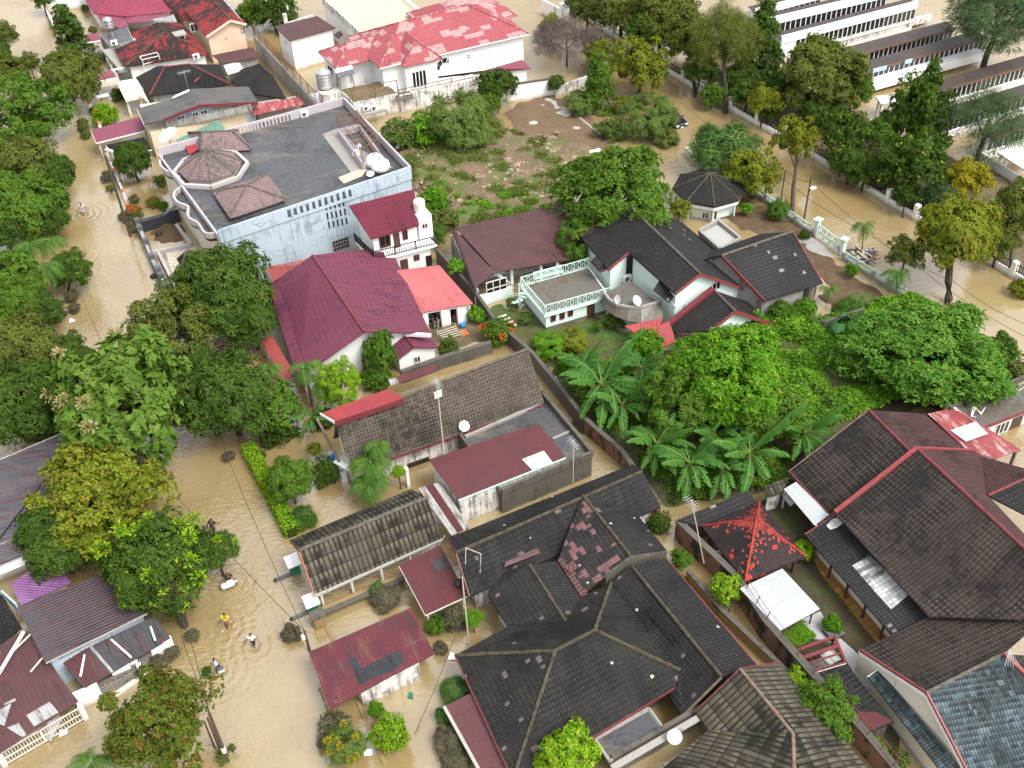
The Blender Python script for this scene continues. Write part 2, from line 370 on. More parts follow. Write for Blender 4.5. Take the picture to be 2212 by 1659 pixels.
tiles('tile_black_grey', (0.0239, 0.0230, 0.0230), (0.0193, 0.0184, 0.0184), (0.0110, 0.0110, 0.0110), .4, patch=(.26, .25, .23), pamt=.24, rough=.5, seed=4, psc=.7, hi=(.085, .08, .075))
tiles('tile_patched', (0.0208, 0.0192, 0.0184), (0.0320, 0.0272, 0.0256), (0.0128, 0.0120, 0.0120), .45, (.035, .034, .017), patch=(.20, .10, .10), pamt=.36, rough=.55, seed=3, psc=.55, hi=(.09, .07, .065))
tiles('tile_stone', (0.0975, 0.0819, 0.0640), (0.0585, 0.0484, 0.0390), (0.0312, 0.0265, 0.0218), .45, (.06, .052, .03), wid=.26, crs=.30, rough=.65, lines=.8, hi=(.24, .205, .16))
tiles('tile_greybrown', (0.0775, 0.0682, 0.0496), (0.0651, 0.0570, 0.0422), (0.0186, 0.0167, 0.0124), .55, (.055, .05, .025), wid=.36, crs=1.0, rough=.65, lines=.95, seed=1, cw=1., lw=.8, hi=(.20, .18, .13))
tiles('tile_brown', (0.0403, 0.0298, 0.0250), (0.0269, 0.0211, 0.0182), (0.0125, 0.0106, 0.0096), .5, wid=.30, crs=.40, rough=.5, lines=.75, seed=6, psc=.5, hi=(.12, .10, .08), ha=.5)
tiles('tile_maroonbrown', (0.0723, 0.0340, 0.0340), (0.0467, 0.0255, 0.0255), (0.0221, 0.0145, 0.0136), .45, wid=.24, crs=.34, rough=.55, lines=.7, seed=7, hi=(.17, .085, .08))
tiles('tile_redpeel', (.030, .021, .021), (.042, .026, .026), (.019, .015, .015), .4, patch=(.52, .045, .03), pamt=.30, wid=.2, crs=.3, rough=.5, seed=8, psc=.3)
tiles('tile_redpaint', (.38, .055, .04), (.30, .05, .036), (.10, .03, .02), .3, wid=.2, crs=.3, rough=.5, seed=9)
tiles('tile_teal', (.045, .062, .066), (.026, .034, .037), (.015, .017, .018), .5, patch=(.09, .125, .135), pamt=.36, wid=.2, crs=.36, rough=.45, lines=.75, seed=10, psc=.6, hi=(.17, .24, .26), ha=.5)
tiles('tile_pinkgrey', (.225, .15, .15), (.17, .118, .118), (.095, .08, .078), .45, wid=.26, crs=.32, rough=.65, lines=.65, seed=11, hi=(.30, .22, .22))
tiles('tile_whitepatch', (.55, .55, .54), (.36, .36, .36), (.12, .12, .12), .35, wid=.3, crs=.34, lines=.8, seed=12)
sheet('sheet_maroon', (.112, .031, .033), (.095, .028, .032), (.075, .024, .03), .35, seed=1, wid=.13)
sheet('sheet_maroon_patched', (.125, .024, .03), (.095, .022, .03), (.06, .024, .03), .45, seed=2, rust=(.15, .06, .05), wid=.13)
sheet('sheet_darkmaroon', (.088, .034, .034), (.066, .028, .030), (.048, .022, .022), .4, wid=.3, seam=1.2, seed=3)
sheet('sheet_pink', (.46, .125, .125), (.40, .10, .105), (.30, .05, .045), .35, wid=.25, seed=4, rough=.35)
sheet('sheet_red', (.34, .035, .038), (.29, .03, .034), (.22, .02, .02), .3, wid=.2, seed=5, rough=.4)
sheet('sheet_porchred', (.30, .06, .05), (.24, .05, .045), (.13, .04, .035), .45, wid=.3, seed=6)
sheet('sheet_mauve', (.22, .055, .085), (.19, .05, .08), (.13, .04, .06), .3, wid=.2, seed=7)
sheet('sheet_purple', (.17, .065, .18), (.24, .12, .25), (.13, .05, .14), .35, wid=.22, seed=8)
sheet('sheet_grey', (.10, .092, .085), (.075, .07, .066), (.045, .04, .038), .45, wid=.3, seam=2.2, seed=9)
sheet('sheet_rustblue', (.10, .085, .09), (.075, .07, .085), (.05, .04, .05), .4, wid=.26, seam=2.6, seed=10, rust=(.085, .035, .035), rough=.4)
sheet('sheet_rustdark', (.075, .05, .055), (.06, .05, .06), (.035, .026, .03), .4, wid=.26, seam=2.2, seed=11, rust=(.075, .035, .032), rough=.42)
sheet('sheet_charcoal', (.045, .045, .05), (.065, .06, .065), (.02, .02, .022), .45, wid=.28, seed=12, rust=(.10, .03, .03))
sheet('sheet_slate', (.030, .032, .038), (.038, .04, .046), (.02, .02, .024), .5, wid=.13, seed=19, rough=.5)
sheet('sheet_galv', (.40, .40, .39), (.30, .30, .30), (.17, .15, .13), .4, wid=.22, seam=1.6, seed=13, rust=(.14, .09, .06))
sheet('sheet_white', (.44, .46, .48), (.40, .42, .44), (.30, .31, .32), .15, wid=.14, seed=14, depth=.015)
sheet('sheet_redrust', (.22, .035, .045), (.30, .06, .06), (.12, .03, .035), .3, wid=.22, seed=15, rust=(.45, .33, .30))
sheet('sheet_green', (.09, .20, .13), (.13, .25, .18), (.05, .11, .07), .3, wid=.3, seed=16)
sheet('sheet_brownschool', (.062, .046, .040), (.05, .038, .034), (.03, .024, .022), .4, wid=.22, seam=3, seed=17, rust=(.09, .05, .035))
sheet('sheet_blue', (.09, .24, .42), (.12, .3, .5), (.06, .16, .3), .2, wid=.2, seed=18)
# walls
plaster('white_wall', (.84, .83, .81), (.22, .21, .19), .28, low=(.42, .36, .27), lowz=.15)
plaster('stained_white', (.72, .70, .66), (.07, .065, .055), .78, seed=2, sc=.9, low=(.27, .21, .14), lowz=-.1)
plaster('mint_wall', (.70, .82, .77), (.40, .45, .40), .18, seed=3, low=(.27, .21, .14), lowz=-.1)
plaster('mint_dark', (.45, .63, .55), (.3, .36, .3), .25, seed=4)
plaster('blue_wall', (.40, .475, .535), (.17, .21, .25), .6, seed=5, sc=.45, crack=((.22, .26, .30), .75), low=(.27, .21, .14), lowz=-.1)
plaster('cream_wall', (.66, .56, .41), (.45, .36, .24), .2, seed=6, low=(.27, .21, .14), lowz=-.1)
plaster('peach_wall', (.66, .49, .36), (.35, .24, .15), .32, seed=7, low=(.27, .21, .14), lowz=-.1)
plaster('grey_wall', (.33, .32, .30), (.06, .058, .05), .6, seed=8, low=(.27, .21, .14), lowz=-.1)
plaster('mauve_wall', (.42, .38, .40), (.20, .18, .18), .4, seed=9)
plaster('mossy_wall', (.10, .09, .075), (.025, .025, .02), .6, seed=10, low=(.27, .21, .14), lowz=-.1)
plaster('ochre_wall', (.27, .19, .09), (.06, .055, .035), .5, seed=11)
plaster('concrete', (.30, .285, .26), (.09, .085, .075), .5, seed=12)
plaster('wet_deck', (.072, .074, .08), (.026, .025, .024), .75, seed=13, sc=.3, rough=.28, third=((.17, .14, .105), .2, (.6, 1.6, 1)))
plaster('deck_dirt', (.22, .185, .14), (.07, .055, .04), .5, seed=14, sc=.9)
plaster('tan_deck', (.56, .47, .33), (.36, .30, .21), .4, seed=15, sc=.3)
plaster('mossy_deck', (.12, .112, .098), (.035, .028, .02), .6, seed=16, sc=.35, rough=.35, third=((.10, .065, .025), .3, (1, 1, 1)))
plaster('plinth_stone', (.15, .13, .11), (.04, .035, .03), .5, seed=17, sc=2)
plaster('school_white', (.86, .86, .86), (.5, .5, .48), .18, seed=18)
plaster('ledge_grey', (.46, .42, .41), (.16, .14, .13), .5, seed=23)
plaster('cream_paint', (.74, .68, .56), (.4, .36, .28), .25, seed=19, low=(.27, .21, .14), lowz=-.1)
plaster('walk_grey', (.36, .35, .34), (.22, .21, .2), .4, seed=20)
plaster('dark_slate', (.035, .037, .045), (.02, .02, .022), .5, seed=21)
plaster('carport_grey', (.42, .40, .38), (.12, .10, .085), .45, seed=22)
# small stuff
soil('rubble_chip', [(.36, .27, .2), (.24, .15, .1), (.42, .36, .3)], 1.2)
plain('glass_dark', (.012, .013, .016), .08, .6)
plain('opening', (.014, .012, .011), .6, .2)
plain('timber_dark', (.075, .035, .025), .55)
plain('window_wood', (.13, .04, .03), .5)
plain('white_paint', (.78, .78, .76), .4)
plain('offwhite', (.60, .57, .50), .5)
plain('red_paint', (.22, .045, .045), .45, var=.3)
plain('maroon_paint', (.15, .03, .035), .45, var=.25)
plain('moss_ridge', (.065, .055, .036), .8, .2, var=.5)
plain('grey_ridge', (.10, .088, .07), .75, .2, var=.4)
plain('mint_paint', (.50, .68, .59), .4)
plain('black_iron', (.02, .02, .022), .5)
plain('rust_iron', (.16, .08, .045), .75, var=.3)
plain('steel', (.55, .55, .56), .3, .5, .7)
plain('dish_white', (.80, .80, .80), .35)
plain('pole_brown', (.075, .05, .038), .7)
plain('concrete_light', (.36, .34, .30), .8)
plain('bark', (.055, .042, .032), .85, .2, var=.4)
plain('bark_pale', (.19, .15, .11), .85, .2, var=.3)
plain('tarp_blue', (.02, .19, .55), .4)
plain('tarp_teal', (.02, .32, .32), .4)
plain('bin_green', (.02, .14, .075), .4)
plain('slate', (.10, .10, .115), .6)
plain('orange_tile', (.42, .12, .05), .6)
plain('wire_black', (.025, .023, .022), .6)
plain('skin', (.19, .09, .055), .5)
plain('hair', (.008, .007, .007), .5)
plain('cloth_white', (.74, .74, .76), .8)
plain('cloth_yellow', (.85, .58, .01), .8)
plain('cloth_blue', (.40, .56, .66), .8)
plain('cloth_dark', (.018, .018, .024), .8)
plain('cloth_plum', (.16, .06, .09), .8, var=.4)
plain('car_paint', (.012, .013, .018), .15, .6)
plain('rubber', (.015, .015, .015), .7)
plain('timber_old', (.17, .12, .085), .8, var=.35)
plain('timber_pale', (.45, .40, .32), .75)
# leaves
leafmat('leaf_mango', (.036, .074, .011), (.080, .142, .019), (.11, .14, .03), a=.93)
leafmat('leaf_mangoflush', (.038, .076, .011), (.082, .145, .019), (.24, .32, .02), a=.955)
leafmat('leaf_round', (.060, .125, .012), (.120, .215, .022), (.09, .19, .03))
leafmat('leaf_yellow', (.115,.150,.012), (.22,.25,.022), (.22, .19, .025))
leafmat('leaf_olive', (.075,.100,.016), (.15,.180,.030), (.13, .13, .04))
leafmat('leaf_bright', (.065,.185,.010), (.140,.31,.016), (.20, .34, .03))
leafmat('leaf_lime', (.13, .26, .010), (.22, .38, .015), (.32, .42, .04))
leafmat('leaf_feather', (.080, .125, .024), (.145, .21, .042), (.12, .15, .05))
leafmat('leaf_needle', (.042,.078,.03), (.075,.125,.046), (.06, .09, .04), .15)
leafmat('leaf_palm', (.045, .115, .018), (.09, .19, .03), (.17, .19, .04), a=.94)
leafmat('leaf_banana', (.040, .130, .022), (.085, .205, .034), (.16, .28, .06), .35, .4, .9)
leafmat('leaf_teak', (.070, .130, .018), (.125, .22, .030), (.13, .20, .035), a=.9)
leafmat('leaf_autumn', (.065,.095,.012), (.125,.165,.020), (.17, .095, .02), a=.88)
leafmat('leaf_gold', (.29,.255,.014), (.40,.35,.024), (.15, .17, .02), a=.8)
leafmat('leaf_leafy', (.055,.15,.016), (.115,.245,.028), (.16, .27, .04))
leafmat('leaf_vine', (.045, .135, .010), (.155, .32, .020), (.19, .32, .04))
leafmat('leaf_weed', (.075,.115,.022), (.15,.20,.04), (.20, .17, .07), a=.8)
leafmat('leaf_strap', (.055,.125,.028), (.105,.2,.045), (.14, .2, .06))
leafmat('leaf_muddy', (.11, .095, .055), (.16, .14, .09), (.07, .10, .03), .1)
leafmat('twig_grey', (.10, .075, .075), (.15, .11, .10), (.08, .06, .06), .1)
leafmat('flower_cream', (.30,.26,.11), (.42,.36,.17), (.25, .25, .09))
leafmat('flower_orange', (.75, .10, .02), (.8, .16, .03))
leafmat('flower_pink', (.5, .16, .08), (.6, .25, .1))
leafmat('leaf_dry', (.20, .12, .05), (.28, .18, .09), None, .15)
leafmat('leaf_elephant', (0.042, 0.119, 0.049), (0.077, 0.196, 0.070), (.06, .17, .03))
# ---------------------------------------------------------------- ground and water
g = MB(); s_ = 1500
g.add([(-s_, -200, -1.0), (s_, -200, -1.0), (s_, 3000, -1.0), (-s_, 3000, -1.0)], [[0, 1, 2, 3]])
struct('ground', g, 'riverbed')
g = MB(); g.add([(-s_, -200, 0), (s_, -200, 0), (s_, 3000, 0), (-s_, 3000, 0)], [[0, 1, 2, 3]])
struct('flood_water', g, 'flood_water')
def patch(name, pts, m, h=.12, rough=.1, n=60, seed=0, edge=1.2, sub=None):
 """low uneven piece of ground: outline (world points), sinking under the water at its rim"""
 rs = np.random.RandomState(seed); xs = [p.x for p in pts]; ys = [p.y for p in pts]
 x0, x1, y0, y1 = min(xs), max(xs), min(ys), max(ys); nx = n; ny = max(6, int(n * (y1 - y0) / (x1 - x0)))
 ph = rs.rand(14) * 6.28; fr = rs.rand(14, 2) * 1.6 + .15; fr *= rs.choice([-1, 1], (14, 2)); fr[7:] *= 2.5
 mb = MB(); idx = {}
 P2 = [(p.x, p.y) for p in pts]
 def inside(x, y):
  c = False; d = 1e9
  for i in range(len(P2)):
   ax, ay = P2[i]; bx, by = P2[i - 1]
   if (ay > y) != (by > y) and x < (bx - ax) * (y - ay) / (by - ay) + ax: c = not c
   k = max(0, min(1, ((x - ax) * (bx - ax) + (y - ay) * (by - ay)) / max(1e-9, (bx - ax) ** 2 + (by - ay) ** 2)))
   d = min(d, math.hypot(x - ax - k * (bx - ax), y - ay - k * (by - ay)))
  return d if c else -d
 vs = []
 for j in range(ny + 1):
  for i in range(nx + 1):
   x = x0 + (x1 - x0) * i / nx; y = y0 + (y1 - y0) * j / ny; d = inside(x, y)
   nz = sum(math.sin(fr[k, 0] * x + fr[k, 1] * y + ph[k]) * (1 if k < 7 else .45) for k in range(14)) / 5
   vs.append((x, y, h * max(-1.5, min(1, (d + nz * .8) / edge)) + rough * nz * (1 if d > -.3 else .2), d))
 fs = []
 for j in range(ny):
  for i in range(nx):
   q = [j * (nx + 1) + i, j * (nx + 1) + i + 1, (j + 1) * (nx + 1) + i + 1, (j + 1) * (nx + 1) + i]
   if max(vs[k][3] for k in q) > -edge: fs.append(q)
 mb.add([v[:3] for v in vs], fs)
 return struct(name, mb, m, smooth=True)
# ---------------------------------------------------------------- building helpers
def RP(A, B, slope, flip=False):
 """roof plane rising from eave A-B (away from the viewer unless flip): pixel -> point on it"""
 d = (B - A); d.z = 0; d.normalize(); h = Vector((-d.y, d.x, 0))
 if (h.y < 0) != flip: h = -h
 n = (B - A).cross(h + Z * slope)
 def f(t, x, y):
  r = ray(*D(t, x, y)); return CAM + r * ((A - CAM).dot(n) / r.dot(n))
 return f
def roof(t, m, faces, th=.14, name='roof'): return obj(name, MB().shell(faces, th), m, t)
def ridge(ro, a, b, m='moss_ridge', r=.13, name='ridge_cap', seed=0):
 rs = random.Random(seed + a.x * 13 + b.y); n = max(3, int((b - a).length / .38)); pts = []; rr = []
 for i in range(n + 1):
  p = a.lerp(b, i / n); pts += [p + Z * .02]; rr.append(r * (1 if i % 2 else .82) * rs.uniform(.9, 1.1))
 return obj(name, MB().tube(pts, rr, 6), m, ro)
def fascia(t, a, b, m='red_paint', h=.24, w=.07, dz=-.08, name='fascia_board'):
 return obj(name, MB().bar(a + Z * dz, b + Z * dz, w, h), m, t)
def walls(t, m, ps, z0, z1, name='wall'): return obj(name, MB().prism(ps, z0, z1), m, t)
def gable(t, rm, wm, A, B, C, Dd, R1, R2, oe=.35, oh=.55, th=.14, z0=-1.2, cap='moss_ridge', wall=True):
 """A,B one eave, R1,R2 ridge (R1 beside A), Dd,C other eave (Dd beside A). returns roof, wall corners a,b,c,d"""
 ro = roof(t, rm, [[A, B, R2, R1], [C, Dd, R1, R2]], th)
 if cap: ridge(ro, R1, R2, cap)
 def ins(p, q, r, s):      # p corner; q other end of the eave; r ridge end over p; s far eave corner
  e = (q - p).normalized() * oe; k = (r - p).normalized(); hk = Vector((k.x, k.y, 0)).length; return p + e + k * (oh / max(hk, .1)) - Z * (th + .02)
 a, b, c, d = ins(A, B, R1, Dd), ins(B, A, R2, C), ins(C, Dd, R2, B), ins(Dd, C, R1, A)
 if wall:
  e = (R2 - R1).normalized() * oe; g1, g2 = R1 + e - Z * (th + .04), R2 - e - Z * (th + .04)
  fl = lambda p: Vector((p.x, p.y, z0)); mb = MB()
  mb.add([fl(a), fl(b), b, a], [[0, 1, 2, 3]]); mb.add([fl(b), fl(c), c, g2, b], [[0, 1, 2, 3, 4]])
  mb.add([fl(c), fl(d), d, c], [[0, 1, 2, 3]]); mb.add([fl(d), fl(a), a, g1, d], [[0, 1, 2, 3, 4]])
  obj('wall', mb, wm, t)
 return ro, (a, b, c, d)
def hip(t, rm, wm, q, R1, R2=None, o=.5, th=.14, z0=-1.2, cap='moss_ridge', wall=True, caps=None):
 """q = four eave corners in order, ridge R1 (beside q0,q3) R2 (beside q1,q2)"""
 A, B, C, E = q
 if R2 is None: fc = [[A, B, R1], [B, C, R1], [C, E, R1], [E, A, R1]]; ls = [(p, R1) for p in q]
 else: fc = [[A, B, R2, R1], [B, C, R2], [C, E, R1, R2], [E, A, R1]]; ls = [(A, R1), (E, R1), (B, R2), (C, R2), (R1, R2)]
 ro = roof(t, rm, fc, th)
 if cap:
  for a, b in ls: ridge(ro, a, b, cap)
 w_ = inset(list(q), o)
 if wall: walls(t, wm, w_, z0, min(p.z for p in q) - th + .12)
 return ro, w_
def win(t, A, B, ti, p1, p2, fm='white_paint', pm='glass_dark', nx=1, ny=0, fw=.08, name='window', proud=.04):
 """window on wall A-B; p1,p2 opposite corners read from the picture"""
 a = onwall(A, B, ti, *p1); b = onwall(A, B, ti, *p2); d = (B - A); d.z = 0; d.normalize()
 if (a - A).dot(d) > (b - A).dot(d): a, b = b, a
 s0, s1 = (a - A).dot(d), (b - A).dot(d); z0, z1 = sorted((a.z, b.z)); O = Vector((A.x, A.y, 0))
 n = d.cross(Z)
 if n.dot(CAM - A) < 0: n = -n
 Q = lambda s, z, k=proud: O + d * s + n * k + Z * z
 f = MB()
 for s in [s0, s1] + [s0 + (s1 - s0) * i / (nx + 1) for i in range(1, nx + 1)]: f.bar(Q(s, z0), Q(s, z1), fw, .08, n)
 for z in [z0, z1] + [z0 + (z1 - z0) * i / (ny + 1) for i in range(1, ny + 1)]: f.bar(Q(s0, z, proud + .003), Q(s1, z, proud + .003), .08, fw, Z)
 fo = obj(name, f, fm, t)
 p = MB(); p.quad(Q(s0, z0, .02), Q(s1, z0, .02), Q(s1, z1, .02), Q(s0, z1, .02)); obj('pane', p, pm, fo)
 return fo
def door(t, A, B, ti, p1, p2, m='timber_dark', name='door', proud=.05):
 a = onwall(A, B, ti, *p1); b = onwall(A, B, ti, *p2); d = (B - A); d.z = 0; d.normalize(); n = d.cross(Z)
 if n.dot(CAM - A) < 0: n = -n
 O = Vector((A.x, A.y, 0)); s = sorted(((a - A).dot(d), (b - A).dot(d))); z0, z1 = sorted((a.z, b.z))
 return obj(name, MB().bar(O + d * (s[0] + s[1]) / 2 + n * proud / 2 + Z * z0, O + d * (s[0] + s[1]) / 2 + n * proud / 2 + Z * z1, s[1] - s[0], proud, n), m, t)
def railing(t, a, b, h, m, gap=.22, r=.03, post=2.0, name='railing', ring=False):
 mb = MB(); L = (b - a).length; d = (b - a) / L; n = max(1, round(L / gap)); k = max(1, round(L / post))
 mb.bar(a + Z * h, b + Z * h, .07, .07); mb.bar(a + Z * .12, b + Z * .12, .05, .05)
 for i in range(1, n): mb.bar(a + d * L * i / n + Z * .14, a + d * L * i / n + Z * (h - .03), r, r)
 for i in range(k + 1): mb.bar(a + d * L * i / k, a + d * L * i / k + Z * (h + .04), .08, .08)
 if ring:
  for i in range(0, n, 3):
   c = a + d * L * (i + .5) / n + Z * h * .55
   pts = [c + d * .2 * math.cos(q) + Z * .3 * math.sin(q) for q in [j * math.pi / 5 for j in range(11)]]
   mb.tube(pts, .028, 4, False)
 return obj(name, mb, m, t)
def parapet(t, a, b, z0, z1, m, w=.2, name='parapet'):
 return obj(name, MB().bar(Vector((a.x, a.y, (z0 + z1) / 2)), Vector((b.x, b.y, (z0 + z1) / 2)), w, z1 - z0), m, t)
def col(t, p, z0, z1, w=.22, m='white_paint', name='post'): return obj(name, MB().box((p.x, p.y, z0), w, w, z1 - z0), m, t)
def mid(*p): return sum(p, Vector()) / len(p)
def gnd(p): return Vector((p.x, p.y, 0))

# ================================================================ purple gabled house (middle)
A = V('11', 375, 1600, 2.6); B = V('11', 1505, 1210, 2.6)
r2 = apex(A, B, '11', 945, 1205); Fl = V('11', 135, 805, 2.6); r1 = V('11', 505, 555, r2.z)
Fr = Fl + (B - A)
t = thing('house', 'house with large purple gable roof and white gable wall beside pink metal shed', 'house', gnd(mid(A, B, Fl)))
# left slope A..Fl, right slope B..Fr
ro, (a, b, c, d) = gable(t, 'tile_purple', 'white_wall', Fl, A, B, Fr, r1, r2, oe=.7, cap='maroon_paint')
win(t, b, c, '11', (915, 1430), (975, 1570), 'offwhite', 'opening', 1)
q = [V('11', 1135, 1400, 2.5), V('11', 1215, 1440, 2.1)]
# small wing
wA = V('11', 1165, 1420, 1.9); wA = V('11', 1215, 1445, 1.9); wB = V('11', 1578, 1335, 1.9); wr = apex(wA, wB, '11', 1365, 1335)
bk = (r1 - r2).normalized() * 2.6
ro2, (a2, b2, c2, d2) = gable(t, 'tile_purple', 'white_wall', wA + bk, wA, wB, wB + bk, wr + bk, wr, oe=.3, oh=.35, cap='maroon_paint')
win(t, b2, c2, '11', (1365, 1420), (1418, 1455), 'offwhite', 'opening')
obj('gutter', MB().bar(V('11', 1290, 1225, wr.z + .3), V('11', 1510, 1235, wr.z + .3), .25, .3), 'white_paint', t)
# porch strip along the left
s1, s2, s3, s4 = V('11', 80, 1280, 2.0), V('11', 165, 1235, 2.2), V('11', 345, 1545, 2.2), V('11', 265, 1650, 2.0)
obj('porch_roof', MB().shell([[s1, s4, s3, s2]], .1), 'sheet_porchred', t)
for p in (s1, s4): col(t, p + U * .2, -1, 1.95, .15, 'offwhite', 'porch_post')
s1, s2, s3, s4 = V('11', 110, 655, 2.8), V('11', 470, 585, 2.8), V('11', 400, 640, 2.5), V('11', 175, 775, 2.5)
obj('back_roof', MB().shell([[s1, s4, s3, s2]], .1), 'sheet_porchred', t)
parapet(t, V('11', 85, 660, 2.9), V('11', 160, 790, 2.9), -1, 3.0, 'mossy_wall', .25, 'side_wall')

# ================================================================ pink metal shed
a, b, c, d = V('11', 1410, 1045, 2.3), V('11', 1865, 965, 2.3), V('11', 1580, 640, 2.75), V('11', 1130, 695, 2.75)
t = thing('shed', 'open shed with pink corrugated metal roof full of household things', 'shed', gnd(mid(a, b, c, d)))
roof(t, 'sheet_pink', [[a, b, c, d]], .08)
i_ = inset([a, b, c, d], .35)
walls(t, 'white_wall', [i_[3], i_[2], i_[2] - W * .2, i_[3] - W * .2], -1, 2.5, 'back_wall')
parapet(t, i_[1], i_[2], -1, 2.3, 'grey_wall', .2, 'side_wall')
k = onwall(a, b, '11', 1675, 1010)
for s in (.06, .5, .86):
 p = i_[0].lerp(i_[1], s); obj('pier', MB().box((p.x, p.y, -1), .9 if s > .1 else .5, .35, 3.2), 'white_wall', t)
obj('beam', MB().bar(i_[0] - Z * .28, i_[1] - Z * .28, .2, .3), 'white_wall', t)

# ================================================================ white balcony house
zf, ze = 2.9, 5.1
fl, fr = V('11', 1032, 600, zf), V('11', 1560, 465, zf); bl = V('11', 868, 440, zf)
bk = bl - fl; br = fr + bk
t = thing('house', 'white two storey house with crimson tiled roof and iron balcony railing', 'house', gnd(mid(fl, br)))
obj('balcony_slab', MB().prism([fl, fr, br, bl], zf - .25, zf), 'white_wall', t)
e1, e2 = V('11', 1000, 415, ze), V('11', 1408, 297, ze)
pl = RP(e1, e2, .42); u1, u2 = pl('11', 815, 135), pl('11', 1365, -5)
ro = roof(t, 'tile_crimson', [[e1, e2, u2, u1]], .16)
dv = (e2 - e1).normalized(); q1, q2 = e1 + dv * .35 + W * .5, e2 - dv * .1 + W * .5
B1 = q1 + W * 3.6; B2 = q2 + W * 3.6
mb = MB(); zt = lambda p: pl and (ze - .12 + .42 * max(0, (p - e1).dot(W)))
lo = [Vector((p.x, p.y, zf)) for p in (q1, q2, B2, B1)]; hi = [Vector((p.x, p.y, zt(p) - .05)) for p in (q1, q2, B2, B1)]
mb.add(lo + hi, [[i, (i + 1) % 4, 4 + (i + 1) % 4, 4 + i] for i in range(4)]); obj('upper_wall', mb, 'white_wall', t)
for p1, p2 in (((1068, 405), (1168, 470)), ((1265, 350), (1312, 415))): win(t, q1, q2, '11', p1, p2, 'window_wood', 'glass_dark')
door(t, q1, q2, '11', (1185, 375), (1252, 480))
# stair tower with tank
ta = V('11', 1397, 235, 5.6); tb = V('11', 1512, 208, 5.6)
tw = [ta, tb, tb + W * 2.2, ta + W * 2.2]; walls(t, 'white_wall', tw, zf, 5.6, 'stair_tower')
win(t, ta, tb, '11', (1432, 290), (1480, 322), 'offwhite', 'glass_dark')
lw = inset([fl, fr, br, bl], [.5, .5, 0, .3]); walls(t, 'white_wall', lw, -1.2, zf - .25, 'lower_wall')
for p1, p2 in (((1125, 635), (1228, 690)), ((1363, 560), (1410, 590))): win(t, lw[0], lw[1], '11', p1, p2, 'window_wood')
door(t, lw[0], lw[1], '11', (1245, 600), (1322, 690)); door(t, lw[0], lw[1], '11', (1462, 565), (1522, 640), 'opening')
for a_, b_ in ((fl, fr), (bl, fl)): railing(t, a_ + W * .05, b_ + W * .05, .95, 'black_iron', .17, .05)
mb = MB().lathe((0, 0, 0), [(.55, 0), (.58, .06), (.58, 1.0), (.5, 1.15), (.2, 1.22), (.18, 1.3)], 16)
TP = mid(*tw); TP.z = 5.6
tk = obj('water_tank', mb, 'offwhite', None, False); tk.location = TP; tag(tk, 'cream plastic water tank on stair tower of white balcony house', 'water tank')

# ================================================================ light blue flat roofed building
zt, zd = 7.1, 6.2
NL, NR, FR_, FL_ = V('01', 1845, 345, zt), V('10', 1332, 1410, zt), V('10', 770, 825, zt), V('00', 1330, 1255, zt)
t = thing('flat_roof_building', 'pale blue flat roofed building with octagonal tiled dome and cracked side wall', 'building', gnd(mid(NL, NR, FR_, FL_)))
BQ = [NL, NR, FR_, FL_]
bi = inset(BQ, .22)
obj('roof_deck', MB().prism(inset(BQ, .05), zd - .5, zd), 'wet_deck', t)
walls(t, 'blue_wall', inset(BQ, .03), -1.2, zd - .5)
# near parapet (pale blue wall carried up), with slots
def slotted(t, a, b, z0, z1, n, s0, s1, m, w=.22, name='parapet', fr=.5):
 """parapet a-b with a row of n upright slots between fractions s0,s1"""
 L = (b - a).length; d = (b - a).normalized(); mb = MB()
 A_ = lambda s, z: Vector((a.x, a.y, 0)) + d * L * s + Z * z
 zs0, zs1 = z0 + (z1 - z0) * .2, z0 + (z1 - z0) * .82; zm = (zs0 + zs1) / 2
 mb.bar(A_(0, (z0 + zs0) / 2), A_(1, (z0 + zs0) / 2), w, zs0 - z0); mb.bar(A_(0, (z1 + zs1) / 2), A_(1, (z1 + zs1) / 2), w, z1 - zs1)
 ed = [0] ; ws = (s1 - s0) / n
 cuts = [(s0 + ws * (i + .5 - fr / 2), s0 + ws * (i + .5 + fr / 2)) for i in range(n)]
 p = 0
 for c0, c1 in cuts: mb.bar(A_(p, zm), A_(c0, zm), w, zs1 - zs0); p = c1
 mb.bar(A_(p, zm), A_(1, zm), w, zs1 - zs0)
 return obj(name, mb, m, t)
slotted(t, NL, NR, zd - .5, zt, 11, .33, .68, 'blue_wall')
slotted(t, FL_, FR_, zd - .5, zt, 20, .30, .70, 'mauve_wall')
parapet(t, NR, FR_, zd - .5, zt, 'mauve_wall'); parapet(t, FL_, NL, zd - .5, zd + .25, 'mauve_wall')
for r_ in range(3):
 for c_ in range(5):
  x = 610 + c_ * 37 + r_ * 13; y = 122 - c_ * 9 + r_ * 77
  door(t, NL, NR, '11', (x, y), (x + 20, y + 50), 'opening', 'wall_slot', .03)
win(t, NL, NR, '11', (672, 440), (818, 480), 'concrete', 'opening', 5, 2, .05, 'vent_grille')
